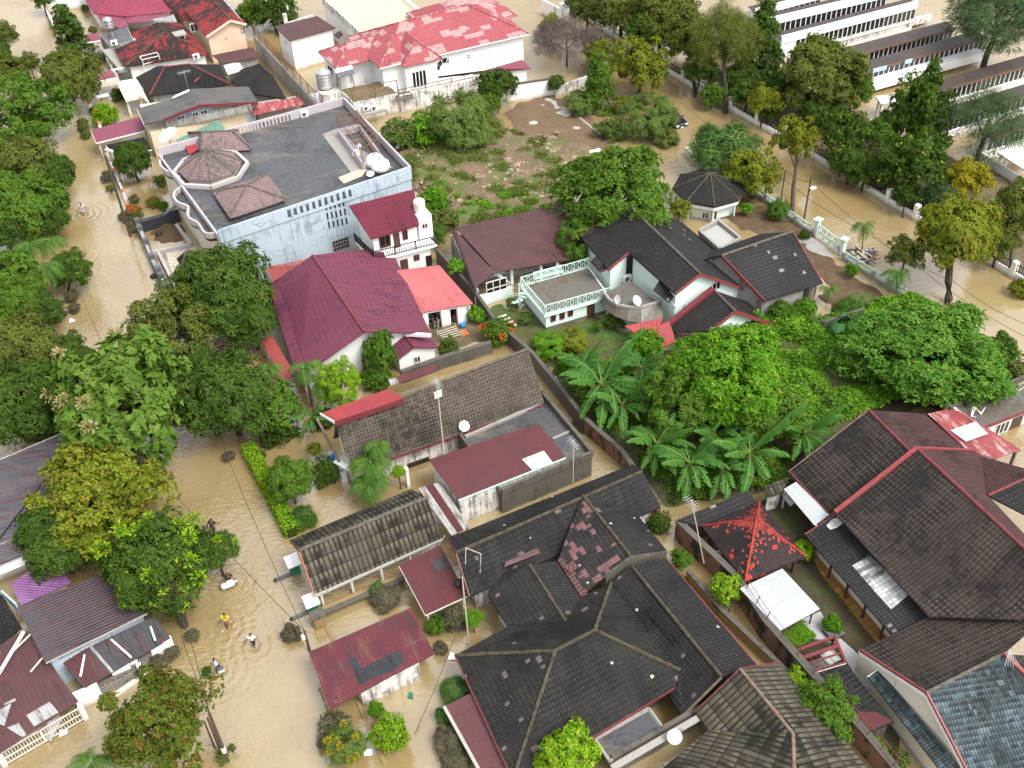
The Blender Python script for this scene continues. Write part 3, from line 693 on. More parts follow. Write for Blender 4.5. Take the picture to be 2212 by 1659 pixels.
# deck: dirt strip, slab joint, ledge along the street side with curved bays
mb = MB().prism([V('10', 590, 1140, zd), V('10', 720, 1085, zd), V('10', 900, 1260, zd), V('10', 1190, 1420, zd), V('10', 840, 1470, zd)], zd, zd + .02, False); obj('bare_concrete', mb, 'concrete', t)
mb = MB().prism([V('10', 725, 1505, zd), V('10', 860, 1450, zd), V('10', 960, 1435, zd), V('10', 930, 1490, zd), V('10', 770, 1555, zd)], zd, zd + .035, False); obj('pale_screed', mb, 'tan_deck', t)
led = [V('00', 1335, 1260, 5.9), V('00', 1390, 1345, 5.9), V('00', 1355, 1380, 5.9), V('00', 1375, 1440, 5.9), V('00', 1440, 1480, 5.9), V('00', 1490, 1470, 5.9), V('00', 1560, 1590, 5.9), V('01', 1465, 50, 5.9), V('01', 1500, 130, 5.9), V('01', 1610, 160, 5.9), V('01', 1590, 215, 5.9), V('01', 1610, 270, 5.9), V('01', 1690, 300, 5.9), V('01', 1735, 400, 5.9), V('01', 1850, 385, 5.9)]
for _k in range(2): led = [led[0]] + [p for a_, b_ in zip(led, led[1:]) for p in (a_.lerp(b_, .25), a_.lerp(b_, .75))] + [led[-1]]
mb = MB().prism(led + [Vector((NL.x, NL.y, 0)), Vector((FL_.x, FL_.y, 0))], 5.3, 5.75, True); obj('balcony_slab', mb, 'wet_deck', t)
mb = MB()
for i in range(len(led) - 1): mb.bar(led[i] + Z * .05, led[i + 1] + Z * .05, .2, .6)
obj('balcony_ledge', mb, 'ledge_grey', t)
walls(t, 'cream_paint', [led[0] + U * 1.2, led[len(led) // 2] + U * 1.6, led[-6] + U * 1.2, NL, FL_], -1, 5.3, 'street_wall')
# octagonal dome with ring parapet
OC = mid(V('00', 1500, 1450, 6.6), V('00', 2060, 1380, 6.6)); rr = (V('00', 1470, 1460, 6.6) - V('00', 2100, 1390, 6.6)).length / 2
oc8 = lambda r, z, ph=.2: [Vector((OC.x + r * math.cos(ph + k * math.pi / 4), OC.y + r * math.sin(ph + k * math.pi / 4), z)) for k in range(8)]
ap = Vector((OC.x, OC.y, 0)); ap = V('00', 1735, 1262, plumb(ap, '00', 1735, 1262)); ap.x, ap.y = OC.x, OC.y
o8 = oc8(rr * .86, 6.75); ro = roof(t, 'tile_pinkgrey', [[o8[i], o8[(i + 1) % 8], ap] for i in range(8)], .14, 'dome_roof')
for i in range(8): ridge(ro, o8[i], ap, 'grey_ridge', .1)
mb = MB(); a8, b8 = oc8(rr, 6.35), oc8(rr, 6.35)
for i in range(8): mb.bar(a8[i], a8[(i + 1) % 8], .32, .5)
obj('dome_ledge', mb, 'ledge_grey', t); walls(t, 'cream_paint', oc8(rr * .8, 0), zd - .6, 6.6, 'dome_wall')
# two hipped roofs on the deck
def deckhip(q, h, zz): 
 q = [V(*p, zz) for p in q]; m_ = mid(*q); d1 = (q[1] - q[0]); L = d1.length; w_ = (q[2] - q[1]).length; d1.normalize(); k = max(0, (L - w_) / 2)
 hip(t, 'tile_pinkgrey', 'mauve_wall', q, m_ - d1 * k + Z * h, m_ + d1 * k + Z * h, .4, .12, zd - .3, 'grey_ridge')
e = [('01', 1945, 240), ('11', 285, 78), ('10', 120, 1487), ('01', 1797, 15)]
q0, q1_, q3 = V(*e[0], 6.7), V('11', 282, 80, 6.7), V('01', 1797, 15, 6.7)
qq = [q0, q1_, q1_ + q3 - q0, q3]; m_ = mid(*qq); m_.z += 1.1
ro, _ = hip(t, 'tile_pinkgrey', 'mauve_wall', qq, m_, None, .5, .12, zd - .3, 'grey_ridge')
q0, q1_ = V('00', 1700, 1290, 6.5), V('00', 2130, 1265, 6.5); q2_ = V('00', 2030, 1105, 7.0)
qq = [q0, q1_, q1_ + W * 5, q0 + W * 5]; m_ = mid(*qq) + Z * 1.1; d1 = (q1_ - q0).normalized()
hip(t, 'tile_pinkgrey', 'mauve_wall', qq, m_ - d1 * 1.6, m_ + d1 * 1.6, .5, .12, zd - .3, 'grey_ridge')
s1 = [V('00', 1555, 1215, 6.5), V('00', 1690, 1190, 6.5), V('00', 1705, 1250, 6.5), V('00', 1600, 1310, 6.5)]
obj('red_sheet', MB().shell([s1], .06), 'sheet_red', t)
# roof-top cage with low walls
cg = [V('10', 722, 1100, 6.9), V('10', 935, 1390, 6.9), V('10', 1215, 1340, 6.9)]; cg = [cg[0], cg[1], V('10', 1075, 1300, 6.9), V('10', 900, 1060, 6.9)]
for i in range(4): parapet(t, cg[i], cg[(i + 1) % 4], zd, 7.0, 'mauve_wall', .18, 'enclosure_wall')
cgt = thing('wire_cage', 'rusty open steel cage on the flat blue building roof', 'cage', Vector((mid(*cg).x, mid(*cg).y, zd)))
mb = MB()
top = [Vector((p.x, p.y, 8.6)) for p in cg]
for p in cg: mb.bar(Vector((p.x, p.y, 7.0)), Vector((p.x, p.y, 8.6)), .07)
for i in range(4): mb.bar(top[i], top[(i + 1) % 4], .08)
obj('frame', mb, 'rust_iron', cgt); mb = MB()
for k in range(1, 6): mb.bar(top[0].lerp(top[1], k / 6), top[3].lerp(top[2], k / 6), .05)
for k in range(1, 3): mb.bar(top[0].lerp(top[3], k / 3), top[1].lerp(top[2], k / 3), .05)
obj('roof_grid', mb, 'rust_iron', cgt)
mb = MB()
for k in range(13):
 for i in range(4):
  a_ = cg[i].lerp(cg[(i + 1) % 4], k / 13); mb.bar(Vector((a_.x, a_.y, 7.0)), Vector((a_.x, a_.y, 8.6)), .02)
obj('bars', mb, 'rust_iron', cgt)

# ================================================================ dark maroon sheet shed beside the mint house
a, b, c, d = V('11', 1875, 830, 2.3), V('21', 545, 590, 2.3), V('21', 425, 160, 3.6), V('11', 1665, 310, 3.4)
rl, rr_ = V('11', 2055, 715, 3.0), V('11', 1740, 370, 3.3)
t = thing('shed', 'long shed with dark maroon sheet roof left of mint green house', 'shed', gnd(mid(a, b, c, d)))
k1 = V('11', 1665, 310, 3.3); k2 = V('11', 1880, 830, 2.3); k3 = V('11', 2050, 710, 2.9); k4 = V('11', 2194, 670, 2.5); k5 = V('21', 545, 590, 2.3); k6 = V('21', 500, 140, 3.8)
pk = V('11', 2050, 705, 3.0); pb = V('11', 1715, 345, 3.5)
roof(t, 'sheet_darkmaroon', [[k2, pk, pb, k1], [V('11', 2060, 700, 2.99), k5, V('21', 560, 100, 3.55), V('11', 1720, 320, 3.5)]], .08)
fw_ = [k2 + U * .4, V('21', 520, 600, 2.0), V('21', 480, 200, 2.0), k1 + U * .4]
obj('back_wall', MB().bar(Vector((k1.x, k1.y, .5)), Vector((k6.x, k6.y, .5)), .2, 3.4), 'grey_wall', t)
obj('side_wall', MB().bar(Vector((k2.x, k2.y, .4)) + U * .3, Vector((k1.x, k1.y, .4)) + U * .3, .2, 3), 'grey_wall', t)
p1, p2 = V('11', 1880, 850, 2.0), V('11', 2194, 760, 2.0)
obj('front_wall', MB().bar(Vector((p1.x, p1.y, .1)), Vector((p2.x, p2.y, .1)), .2, 2.2), 'mint_wall', t)
win(t, p1, p2, '11', (1975, 790), (2150, 860), 'offwhite', 'opening', 2, 1)
for x, y in ((60, 690), (310, 640), (450, 615)): col(t, V('21', x, y, 2.2) + W * .3, -1, 2.3, .28, 'mint_wall')
obj('gutter', MB().bar(V('21', 0, 690, 2.1), V('21', 530, 595, 2.1), .18, .18), 'timber_old', t)
ss = thing('loose_sheet', 'grey metal sheet leaning off the edge of dark maroon shed', 'metal sheet', V('21', -20, 780, .5))
obj('sheet', MB().shell([[V('11', 2050, 715, 2.6), V('21', 85, 820, .9), V('21', 30, 830, .9), V('11', 2075, 700, 2.6)]], .04), 'sheet_galv', ss)
# ================================================================ mint green house
t = thing('house', 'mint green house with black tiled roof, roof terrace and curved porch', 'house', gnd(V('21', 1200, 900)))
R2 = V('21', 1650, 715, 6.0); R1 = V('21', 1005, 100, 6.0)
K2 = onwall(R2, R2 + U, '21', 1437, 880); RE = onwall(R2, R2 + U, '21', 2065, 852)
sl = (R2.z - K2.z) / max(.3, (K2 - R2).length); pl = RP(K2, K2 + W, sl)
E1, E2, K1 = pl('21', 635, 400), pl('21', 872, 676), pl('21', 1045, 530)
RF = Vector((0, 0, 0)) + V('21', 1480, 265, RE.z)
ro = roof(t, 'tile_black', [[R1, E1, E2, K1, K2, R2]], .18)
ro2 = roof(t, 'tile_black_grey', [[R1, R2, RE, V('21', 1835, 560, RE.z), RF]], .18)
ridge(ro, R1, R2, 'grey_ridge', .14)
fascia(t, K2, R2, 'red_paint'); fascia(t, R2, RE, 'red_paint'); fascia(t, E2, K1, 'red_paint'); fascia(t, E1, R1, 'maroon_paint')
# walls under it
i1, i2 = K2 + U * .45 + W * .5, RE - U * .5 + W * .5
ap_ = R2 + W * .5 - Z * .25
mb = MB(); far = W * 13
f0 = lambda p: Vector((p.x, p.y, -1.2))
mb.add([f0(i1), f0(i2), i2 - Z * .1, ap_, i1 - Z * .1], [[0, 1, 2, 3, 4]])
k1 = K1 + U * .5; mb.add([f0(i1), i1 - Z * .1, Vector((k1.x, k1.y, i1.z - .1)), f0(k1)], [[0, 1, 2, 3]])
mb.add([f0(i2), f0(i2 + far), i2 + far - Z * .1, i2 - Z * .1], [[0, 1, 2, 3]])
obj('wall', mb, 'mint_wall', t)
c1, c2 = E2 + U * .45 + W * .35 - Z * .2, K1 + W * .35 - Z * .2
mb = MB(); mb.add([f0(c1), f0(c2), c2, c1], [[0, 1, 2, 3]]); e1 = E1 + U * .45 - W * .4
mb.add([f0(e1), f0(c1), c1, Vector((e1.x, e1.y, c1.z))], [[0, 1, 2, 3]]); obj('wing_wall', mb, 'mint_wall', t)
win(t, i1, i2, '21', (1752, 795), (1812, 832), 'offwhite', 'glass_dark')
# slatted vent under the inner eave
mb = MB(); 
for k in range(26):
 p = i1.lerp(Vector((k1.x, k1.y, i1.z)), .12 + .8 * k / 26); mb.bar(p - U * .04 - Z * .5, p - U * .04 - Z * .18, .08, .14)
obj('eave_vents', mb, 'window_wood', t)
# little roofs on the left side and at the near corner
zz = 3.3
q = [V('21', 720, 605, zz + .9), V('21', 800, 697, zz), V('21', 862, 660, zz + .3), V('21', 765, 565, zz + 1.1)]
obj('canopy_roof', MB().shell([q], .12), 'tile_black', t); fascia(t, q[1], q[2], 'red_paint', .18)
q = [V('21', 1252, 845, 4.3), V('21', 1385, 955, 3.7), V('21', 1440, 885, 3.95), V('21', 1300, 770, 4.6)]
obj('canopy_roof', MB().shell([q], .12), 'tile_black_grey', t)
q = [V('21', 1260, 870, 3.5), V('21', 1470, 1075, 3.5)]
win(t, i1, K1 + U * .45, '21', (1385, 935), (1445, 1010), 'white_paint', 'glass_dark', 3, 2)
# front wing
F = V('21', 1945, 1030, 4.0); LW = onwall(F, F + U, '21', 1742, 1192); RW = onwall(F, F + U, '31', 92, 1147)
Fb = V('21', 1765, 850, 4.0); slw = (F.z - LW.z) / max(.3, (LW - F).length); plw = RP(LW, LW + W, slw)
g1, g2 = plw('21', 1365, 1165), plw('21', 1430, 1215)
RWb = RW + (Fb - F)
ro = roof(t, 'tile_black', [[F, Fb, g1, g2, LW]], .16); ro2 = roof(t, 'tile_black', [[F, RW, RWb, Fb]], .16)
ridge(ro, F, Fb, 'grey_ridge'); fascia(t, F, LW, 'red_paint', .3); fascia(t, F, RW, 'red_paint', .3)
fascia(t, g1, Fb + (g1 - LW) * .02, 'maroon_paint', .45, .5, .1, 'flashing')
w1, w2, wa = LW + W * .5 + U * .2, RW + W * .5 - U * .5, F + W * .5 - Z * .25
mb = MB(); mb.add([f0(w1), f0(w2), w2 - Z * .1, wa, w1 - Z * .1], [[0, 1, 2, 3, 4]]); mb.add([f0(w2), f0(w2 + W * 5), w2 + W * 5, w2 - Z * .1], [[0, 1, 2, 3]])
mb.add([f0(w1), w1, w1 + W * 4, f0(w1 + W * 4)], [[0, 1, 2, 3]]); obj('wing_wall', mb, 'mint_wall', t)
for x, y in ((2015, 1195), (2062, 1180), (2106, 1165)): win(t, w1, w2, '21', (x, y), (x + 18, y + 19), 'mint_wall', 'opening', 0, 0, .04)
q = [V('21', 1450, 1215, 2.6), V('21', 1445, 1285, 1.9), V('21', 1700, 1295, 1.9), V('21', 1700, 1205, 2.7)]
obj('lean_to_roof', MB().shell([q], .1), 'tile_maroonbrown', t)
q = [V('21', 1008, 1155, 2.2), V('21', 1115, 1228, 1.8), V('21', 1310, 1180, 2.1), V('21', 1330, 1085, 2.6)]
q2 = [V('21', 1230, 1175, 2.0), V('21', 1315, 1335, 1.6), V('21', 1447, 1290, 1.9), V('21', 1385, 1115, 2.5)]
obj('awning', MB().shell([q], .06), 'sheet_red', t); obj('awning', MB().shell([q2], .06), 'sheet_red', t)
for x, y in ((1120, 1230), (1310, 1330)): col(t, V('21', x, y, 1.7) + W * .15, -1, 1.7, .1, 'mint_paint', 'awning_post')
# terrace block
zd = 2.05
a, b, c, d = V('21', 328, 1065, zd), V('21', 885, 905, zd), V('21', 705, 655, zd), V('21', 125, 820, zd)
obj('terrace_slab', MB().prism([a, b, c, d], zd - .28, zd), 'mint_wall', t)
obj('terrace_floor', MB().prism(inset([a, b, c, d], .12), zd, zd + .015, False), 'mossy_deck', t)
ti = inset([a, b, c, d], .3); walls(t, 'mint_wall', ti, -1.2, zd - .28, 'terrace_wall'); walls(t, 'plinth_stone', inset(ti, -.04), -1.2, .35, 'plinth')
for x, y in ((385, 1065), (460, 1045), (530, 1020)): win(t, ti[0], ti[1], '21', (x, y), (x + 36, y + 42), 'window_wood', 'glass_dark')
door(t, ti[0], ti[1], '21', (690, 970), (752, 1108))
railing(t, a + W * .08 + U * .05, b, 1.0, 'mint_paint', .22, .03, 3.5, 'railing', True); railing(t, d + U * .05, c, 1.0, 'mint_paint', .22, .03, 3.5, 'railing', True); railing(t, a + U * .08, d + U * .08, 1.0, 'mint_paint', .22, .03, 4)
bn = thing('bench', 'mint green metal bench on the roof terrace', 'bench', V('21', 350, 750, zd))
p0, p1 = V('21', 235, 775, zd), V('21', 480, 710, zd); mb = MB()
for h, o in ((.45, .0), (.45, .18), (.45, .36)): mb.bar(p0 + Z * h - W * o, p1 + Z * h - W * o, .1, .04)
obj('seat', mb, 'mint_paint', bn); mb = MB()
for h in (.62, .8, .95): mb.bar(p0 + Z * h, p1 + Z * h, .04, .1)
obj('backrest', mb, 'mint_paint', bn)
for k in (.05, .95):
 for o in (0, .36): q_ = p0.lerp(p1, k) - W * o; obj('leg', MB().bar(q_, q_ + Z * .45, .05), 'mint_paint', bn)
# spiral stair
st = thing('spiral_stair', 'mint green spiral stair at the terrace corner', 'stair', V('21', 120, 1020, 0))
sp = V('21', 120, 1015, 0); sp = Vector((sp.x, sp.y, 0))
obj('pole', MB().tube([sp - Z, sp + Z * 3.0], .07), 'mint_paint', st)
for k in range(11):
 an = k * .5 + 1; dd = Vector((math.cos(an), math.sin(an), 0)); p = sp + Z * (.1 + k * .18)
 obj('tread', MB().bar(p, p + dd * .8, .26, .05), 'mint_paint', st)
pts = [sp + Vector((math.cos(k * .25 + 1), math.sin(k * .25 + 1), 0)) * .8 + Z * (1.0 + k * .09) for k in range(21)]
obj('handrail', MB().tube(pts, .03, 5), 'mint_paint', st)
# curved porch: courtyard deck and sloping skirt
zc = 2.9
top = [(835, 880), (880, 940), (950, 985), (1045, 1005), (1150, 1003), (1250, 975), (1312, 940)]
bot = [(800, 945), (850, 1015), (925, 1070), (1030, 1110), (1150, 1128), (1255, 1112), (1335, 1078)]
tp = [V('21', x, y, zc) for x, y in top]; bt = [V('21', x, y, zc - .75) for x, y in bot]
dk = tp + [V('21', 1255, 930, zc), V('21', 1050, 765, zc), V('21', 895, 850, zc)]
obj('porch_deck', MB().prism(dk, zc - .2, zc), 'mossy_deck', t)
mb = MB().shell([[tp[i], tp[i + 1], bt[i + 1], bt[i]] for i in range(6)], .1); obj('porch_skirt', mb, 'mossy_deck', t)
mb = MB()
for i in range(6): mb.bar(tp[i] + Z * .08, tp[i + 1] + Z * .08, .22, .26)
obj('porch_kerb', mb, 'concrete', t)
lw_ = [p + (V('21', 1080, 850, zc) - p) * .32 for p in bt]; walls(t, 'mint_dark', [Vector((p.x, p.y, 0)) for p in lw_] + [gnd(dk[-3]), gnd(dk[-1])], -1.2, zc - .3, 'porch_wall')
def dish(label, p, r, aim, m='dish_white', legs=True, h=.55):
 o = thing('satellite_dish', label, 'satellite dish', p); aim = aim.normalized(); q = aim.to_track_quat('Z', 'Y').to_matrix(); c = p + Z * h
 obj('reflector', MB().lathe(c, [(.03, -.01), (r * .5, r * .07), (r * .85, r * .2), (r, r * .29), (r * .99, r * .31), (r * .84, r * .22), (r * .5, r * .09), (.03, .015)], 20, q), m, o, True)
 mb = MB().tube([p, c - aim * .08], .05, 6)
 if legs:
  for k in range(3): mb.bar(c - aim * .1 - Z * .1, p + Vector((math.cos(k * 2.1), math.sin(k * 2.1), 0)) * r * .7, .04)
 obj('mount', mb, 'steel', o); tip = c + aim * r * .95; mb = MB()
 mb.bar(c + q @ Vector((0, -r * .9, r * .25)), tip, .03); mb.box(tip - Z * .06, .14, .14, .12); obj('receiver_arm', mb, 'offwhite', o); return o
dish('white satellite dish on curved porch, the left one with its face turned left', V('21', 955, 975, zc), .44, Vector((-.8, -.35, .35)))
dish('white satellite dish on curved porch, the right one facing up right', V('21', 1105, 985, zc), .47, Vector((.55, -.5, .75)))
def acunit(label, p, n, sz=(.85, .32, .6)):
 """outdoor air conditioner at p facing n"""
 n = n.normalized(); x = Z.cross(n); o = thing('air_conditioner', label, 'air conditioner', p)
 obj('casing', MB().box(p, sz[0], sz[1], sz[2], x), 'dish_white', o); c = p + n * (sz[1] / 2 + .012) + Z * sz[2] * .5 - x * sz[0] * .1
 obj('fan_grille', MB().lathe(c, [(.24, 0), (.24, .02), (.2, .025), (.05, .025)], 14, n.to_track_quat('Z', 'Y').to_matrix()), 'slate', o)
 obj('bracket', MB().bar(p - Z * .04 - x * .3, p - Z * .04 + x * .3, sz[1], .07), 'steel', o); return o
pa = onwall(c1, c2, '21', 1015, 760); acunit('white air conditioner on mint wall above the curved porch deck', pa - W * .25, -W)
# second black roof on the right: garage wing
a, b = P(1652, 650, 2.4), P(1777, 611, 2.4); r2_, r1_ = onwall(b, b + W, '31', 238, 356), None
r1_ = P(1559, 552, r2_.z); r2_ = P(1713, 500, r2_.z)
tg = thing('house', 'low garage wing with black tiled roof right of mint house', 'house', gnd(mid(a, b, r1_)))
fa, fb = a + (r1_ - a) * 1.9, b + (r2_ - b) * 1.9; fa.z = fb.z = 2.6
ro, wq = gable(tg, 'tile_black_grey', 'grey_wall', a, b, fb, fa, r1_, r2_, .35, .5, .14, -1.2, 'grey_ridge')
fascia(tg, b, r2_, 'red_paint'); fascia(tg, a, r1_, 'red_paint', .3)
sw = thing('wall_stub', 'broken mossy wall stub at corner of black garage roof', 'wall', gnd(V('31', 400, 960)))
obj('slab', MB().bar(V('31', 350, 930, .9), V('31', 430, 800, .9), .35, 2.8), 'mossy_wall', sw)
obj('brace', MB().bar(V('31', 325, 700, 3.2), V('31', 400, 780, 1.6), .3, .3), 'grey_wall', sw)
# flat roof with parapet between them
q = [V('21', 1815, 505, 2.5), V('21', 1990, 415, 2.5), V('21', 1800, 262, 2.5), V('21', 1640, 350, 2.5)]
tf = thing('flat_roof_annex', 'small grey flat roof with raised kerb behind mint house roof', 'building', gnd(mid(*q)))
walls(tf, 'grey_wall', q, -1, 2.2); obj('roof_deck', MB().prism(inset(q, .2), 2.2, 2.25, False), 'walk_grey', tf)
for i in range(4): parapet(tf, q[i], q[(i + 1) % 4], 2.2, 2.65, 'concrete', .25)
# octagonal pavilion
ctr = mid(P(1451.7, 400.5, 2.2), P(1612, 408, 2.2), P(1497.6, 437.6, 2.2), P(1566.5, 438.8, 2.2)); ctr = mid(P(1451.7, 400.5, 2.2), P(1612, 408, 2.2)); rad = (P(1451.7, 400.5, 2.2) - P(1612, 408, 2.2)).length / 2
tp_ = thing('pavilion', 'mint octagonal pavilion with black tiled pyramid roof', 'pavilion', gnd(ctr))
oc_ = lambda r, z, n=8, ph=-.02: [Vector((ctr.x + r * math.cos(ph + k * 2 * math.pi / n), ctr.y + r * math.sin(ph + k * 2 * math.pi / n), z)) for k in range(n)]
apx = Vector((ctr.x, ctr.y, plumb(ctr, '20', 1705, 1462))); o8 = oc_(rad, 2.2)
ro = roof(tp_, 'tile_black', [[o8[i], o8[(i + 1) % 8], apx] for i in range(8)], .14)
for i in range(8): ridge(ro, o8[i], apx, 'moss_ridge', .1)
obj('eave_ledge', MB().prism(oc_(rad * .97, 0), 1.62, 1.95), 'white_wall', tp_); wl = oc_(rad * .78, 0); walls(tp_, 'mint_wall', wl, -1.2, 1.65)
for i in (5, 6): win(tp_, wl[i] + Z * .4, wl[(i + 1) % 8] + Z * .4, '21', (1670, 190), (1715, 250), 'white_paint') if i == 5 else win(tp_, wl[i], wl[(i + 1) % 8], '21', (1735, 190), (1785, 250), 'white_paint')
for i in (4, 5, 6, 7): col(tp_, oc_(rad * .88, 0)[i], -1, 1.65, .16, 'mint_paint', 'column')

# ================================================================ brown tiled house (centre)
B = V('22', 335, 215, 2.3); A = V('12', 850, 785, 2.3)
R2 = onwall(B, B + W, '21', 190, 1350); R1 = V('12', 700, 365, R2.z)
Cc = V('21', 70, 1325, 2.6); Cc = R2 + (R2 - B) * .62; Cc.z = R2.z - (R2.z - 2.3) * .62; Dd = R1 + (R1 - A) * .62; Dd.z = Cc.z
t = thing('house', 'long brown tiled house with a red sheet over its left ridge', 'house', gnd(mid(A, B, Cc)))
ro, wq = gable(t, 'tile_stone', 'stained_white', A, B, Cc, Dd, R1, R2, .25, .6, .15, -1.2, 'grey_ridge')
fascia(t, A, B, 'maroon_paint', .2)
q = [V('12', 570, 290, R1.z - .1), V('12', 690, 360, R1.z + .35), V('12', 1280, 160, R1.z + .35), V('12', 1150, 80, R1.z - .1)]
obj('red_sheet_roof', MB().shell([q], .06), 'sheet_red', t); fascia(t, q[1], q[2], 'maroon_paint', .5, .06, -.25); fascia(t, q[0], q[1], 'white_paint', .25)
obj('porch_beam', MB().bar(V('12', 545, 340, 2.5), V('12', 730, 690, 1.9), .18, .25), 'timber_old', t)
obj('porch_beam', MB().bar(V('12', 700, 690, 1.6), V('12', 855, 780, 1.9), .5, .1), 'white_paint', t)
win(t, wq[0], wq[1], '12', (1310, 720), (1500, 770), 'timber_dark', 'opening', 5, 1)
col(t, V('12', 1300, 760, 2.0), -1, 2.1, .25, 'white_wall')
q = [V('11', 1240, 1640, 2.2), V('11', 1230, 1580, 2.4), V('11', 1550, 1475, 2.4), V('11', 1570, 1530, 2.2)]
obj('rear_awning', MB().shell([q], .06), 'sheet_maroon', t); q = [V('11', 1150, 1610, 2.2), V('11', 1170, 1655, 2.0), V('11', 1245, 1635, 2.1), V('11', 1215, 1595, 2.3)]; obj('rear_awning', MB().shell([q], .05), 'sheet_galv', t)
# concrete flat block on its right
zp = 2.75
q = [V('12', 1835, 560, zp), V('22', 735, 610, zp), V('22', 310, 100, zp), V('12', 1715, 385, zp)]
q[0] = q[1] + (q[3] - q[2])
t = thing('flat_roof_annex', 'grey concrete annex with wet flat roof and mossy parapet', 'building', gnd(mid(*q)))
walls(t, 'mossy_wall', inset(q, .02), -1.2, 2.15); obj('roof_deck', MB().prism(inset(q, .15), 2.15, 2.2, False), 'wet_deck', t)
for i in (1, 2): parapet(t, q[i], q[(i + 1) % 4], 2.15, zp, 'mossy_wall', .28)
parapet(t, q[0], q[1], 2.15, zp, 'mossy_wall', .24); parapet(t, q[3], q[0], 2.15, 2.5, 'mossy_wall', .2)
k1_, k2_ = V('22', 400, 510, 2.2), V('22', 540, 450, 2.2); parapet(t, k1_, k2_, 2.2, 2.35, 'concrete', .15, 'kerb')
k1_, k2_ = V('12', 1800, 500, 2.2), V('22', 320, 210, 2.2); parapet(t, k1_, k2_, 2.2, 2.45, 'concrete', .2, 'kerb')
dish('small dish with dirty pink streaks on parapet of concrete annex', V('12', 1790, 440, 2.5), .44, Vector((.3, -.6, .55)))
# maroon sheeted white block
zr = 3.2
q = [V('12', 1740, 1020, zr - .35), V('22', 510, 660, zr - .35), V('22', 280, 375, zr + .1), V('12', 1490, 680, zr + .1)]
t = thing('house', 'stained white block under maroon sheet roof with one pale sheet', 'house', gnd(mid(*q)))
roof(t, 'sheet_maroon', [q], .08); i_ = inset(q, [.12, .15, .3, .15]); walls(t, 'stained_white', i_, -1.2, zr - .42)
fascia(t, q[0], q[1], 'mint_paint', .14, .1)
pn = [p + Z * .015 for p in (V('22', 90, 628, zr - .15), V('22', 290, 562, zr - .12), V('22', 400, 705, zr - .3), V('22', 215, 765, zr - .3))]
pl = RP(q[0], q[1], .45 / max(.1, (q[3] - q[0]).length)); pn = [pl('22', *c_) + Z * .02 for c_ in ((90, 628), (290, 562), (400, 708), (225, 768))]
obj('pale_sheet', MB().shell([pn], .015), 'offwhite', t)
win(t, i_[0], i_[1], '22', (15, 1000), (120, 1075), 'offwhite', 'opening', 2, 2)
q = [V('12', 1400, 925, 2.3), V('12', 1680, 1325, 1.9), V('12', 1835, 1250, 1.9), V('12', 1590, 870, 2.3)]
sh = thing('lean_to', 'lean-to of mixed white and maroon sheets between two roofs', 'lean-to', gnd(mid(*q)))
for k, m_ in enumerate(('sheet_galv', 'sheet_maroon', 'sheet_galv')):
 a_, b_ = k / 3 + .01, (k + 1) / 3 - .01; obj('roof_sheet', MB().shell([[q[0].lerp(q[3], a_), q[1].lerp(q[2], a_), q[1].lerp(q[2], b_), q[0].lerp(q[3], b_)]], .04), m_, sh)
for k in (0, 1, 2, 3): p = q[k]; col(sh, p + (mid(*q) - p) * .1, -1, p.z - .05, .1, 'timber_old')

# ================================================================ carport gable with truss
A, B = V('13', 525, 195, 1.95), V('12', 1600, 1355, 1.95)
R1 = onwall(A, A + W, '12', 390, 1450); R2 = V('12', 1472, 1003, R1.z)
Dd, Cc = onwall(A, A + W, '12', 315, 1362), None; Cc = V('12', 1340, 930, Dd.z)
t = thing('carport', 'long open carport under weathered grey brown tiles with white truss', 'carport', gnd(mid(A, B, R1)))
ro = roof(t, 'tile_greybrown', [[A, B, R2, R1], [R1, R2, Cc, Dd]], .15); ridge(ro, R1, R2, 'grey_ridge', .14)
fascia(t, A, B, 'carport_grey', .22, .08); fascia(t, A, R1, 'orange_tile', .2); fascia(t, R1, Dd, 'timber_dark', .2)
d_ = (B - A).normalized()
for k in range(5):
 p = A + d_ * (.5 + k * (B - A).length / 4.3) + W * .35; col(t, p, -1, 1.75, .16, 'offwhite')
mb = MB(); n_ = 16
for k in range(n_):
 p = A + d_ * (.4 + (B - A).length * k / n_) + W * .35; q_ = A + d_ * (.4 + (B - A).length * (k + .5) / n_) + W * .35; r_ = A + d_ * (.4 + (B - A).length * (k + 1) / n_) + W * .35
 mb.bar(p - Z * .2, q_ - Z * .65, .05); mb.bar(q_ - Z * .65, r_ - Z * .2, .05)
mb.bar(A + W * .35 - Z * .65, B + W * .35 - Z * .65, .06); obj('truss', mb, 'offwhite', t)
walls(t, 'mossy_wall', [A + W * 3.6 + d_ * 2.0, B + W * 3.6, B + W * 3.8, A + W * 3.8 + d_ * 2], -1, 1.6, 'back_wall')
t = thing('low_wall', 'mossy ochre low wall along the front of the carport', 'wall', gnd(V('13', 900, 250)))
obj('wall', MB().bar(V('13', 590, 370, -.25), V('13', 1310, 60, -.25), .3, 1.5), 'ochre_wall', t)
obj('coping', MB().bar(V('13', 590, 350, .55), V('13', 1310, 40, .55), .4, .12), 'mossy_wall', t)
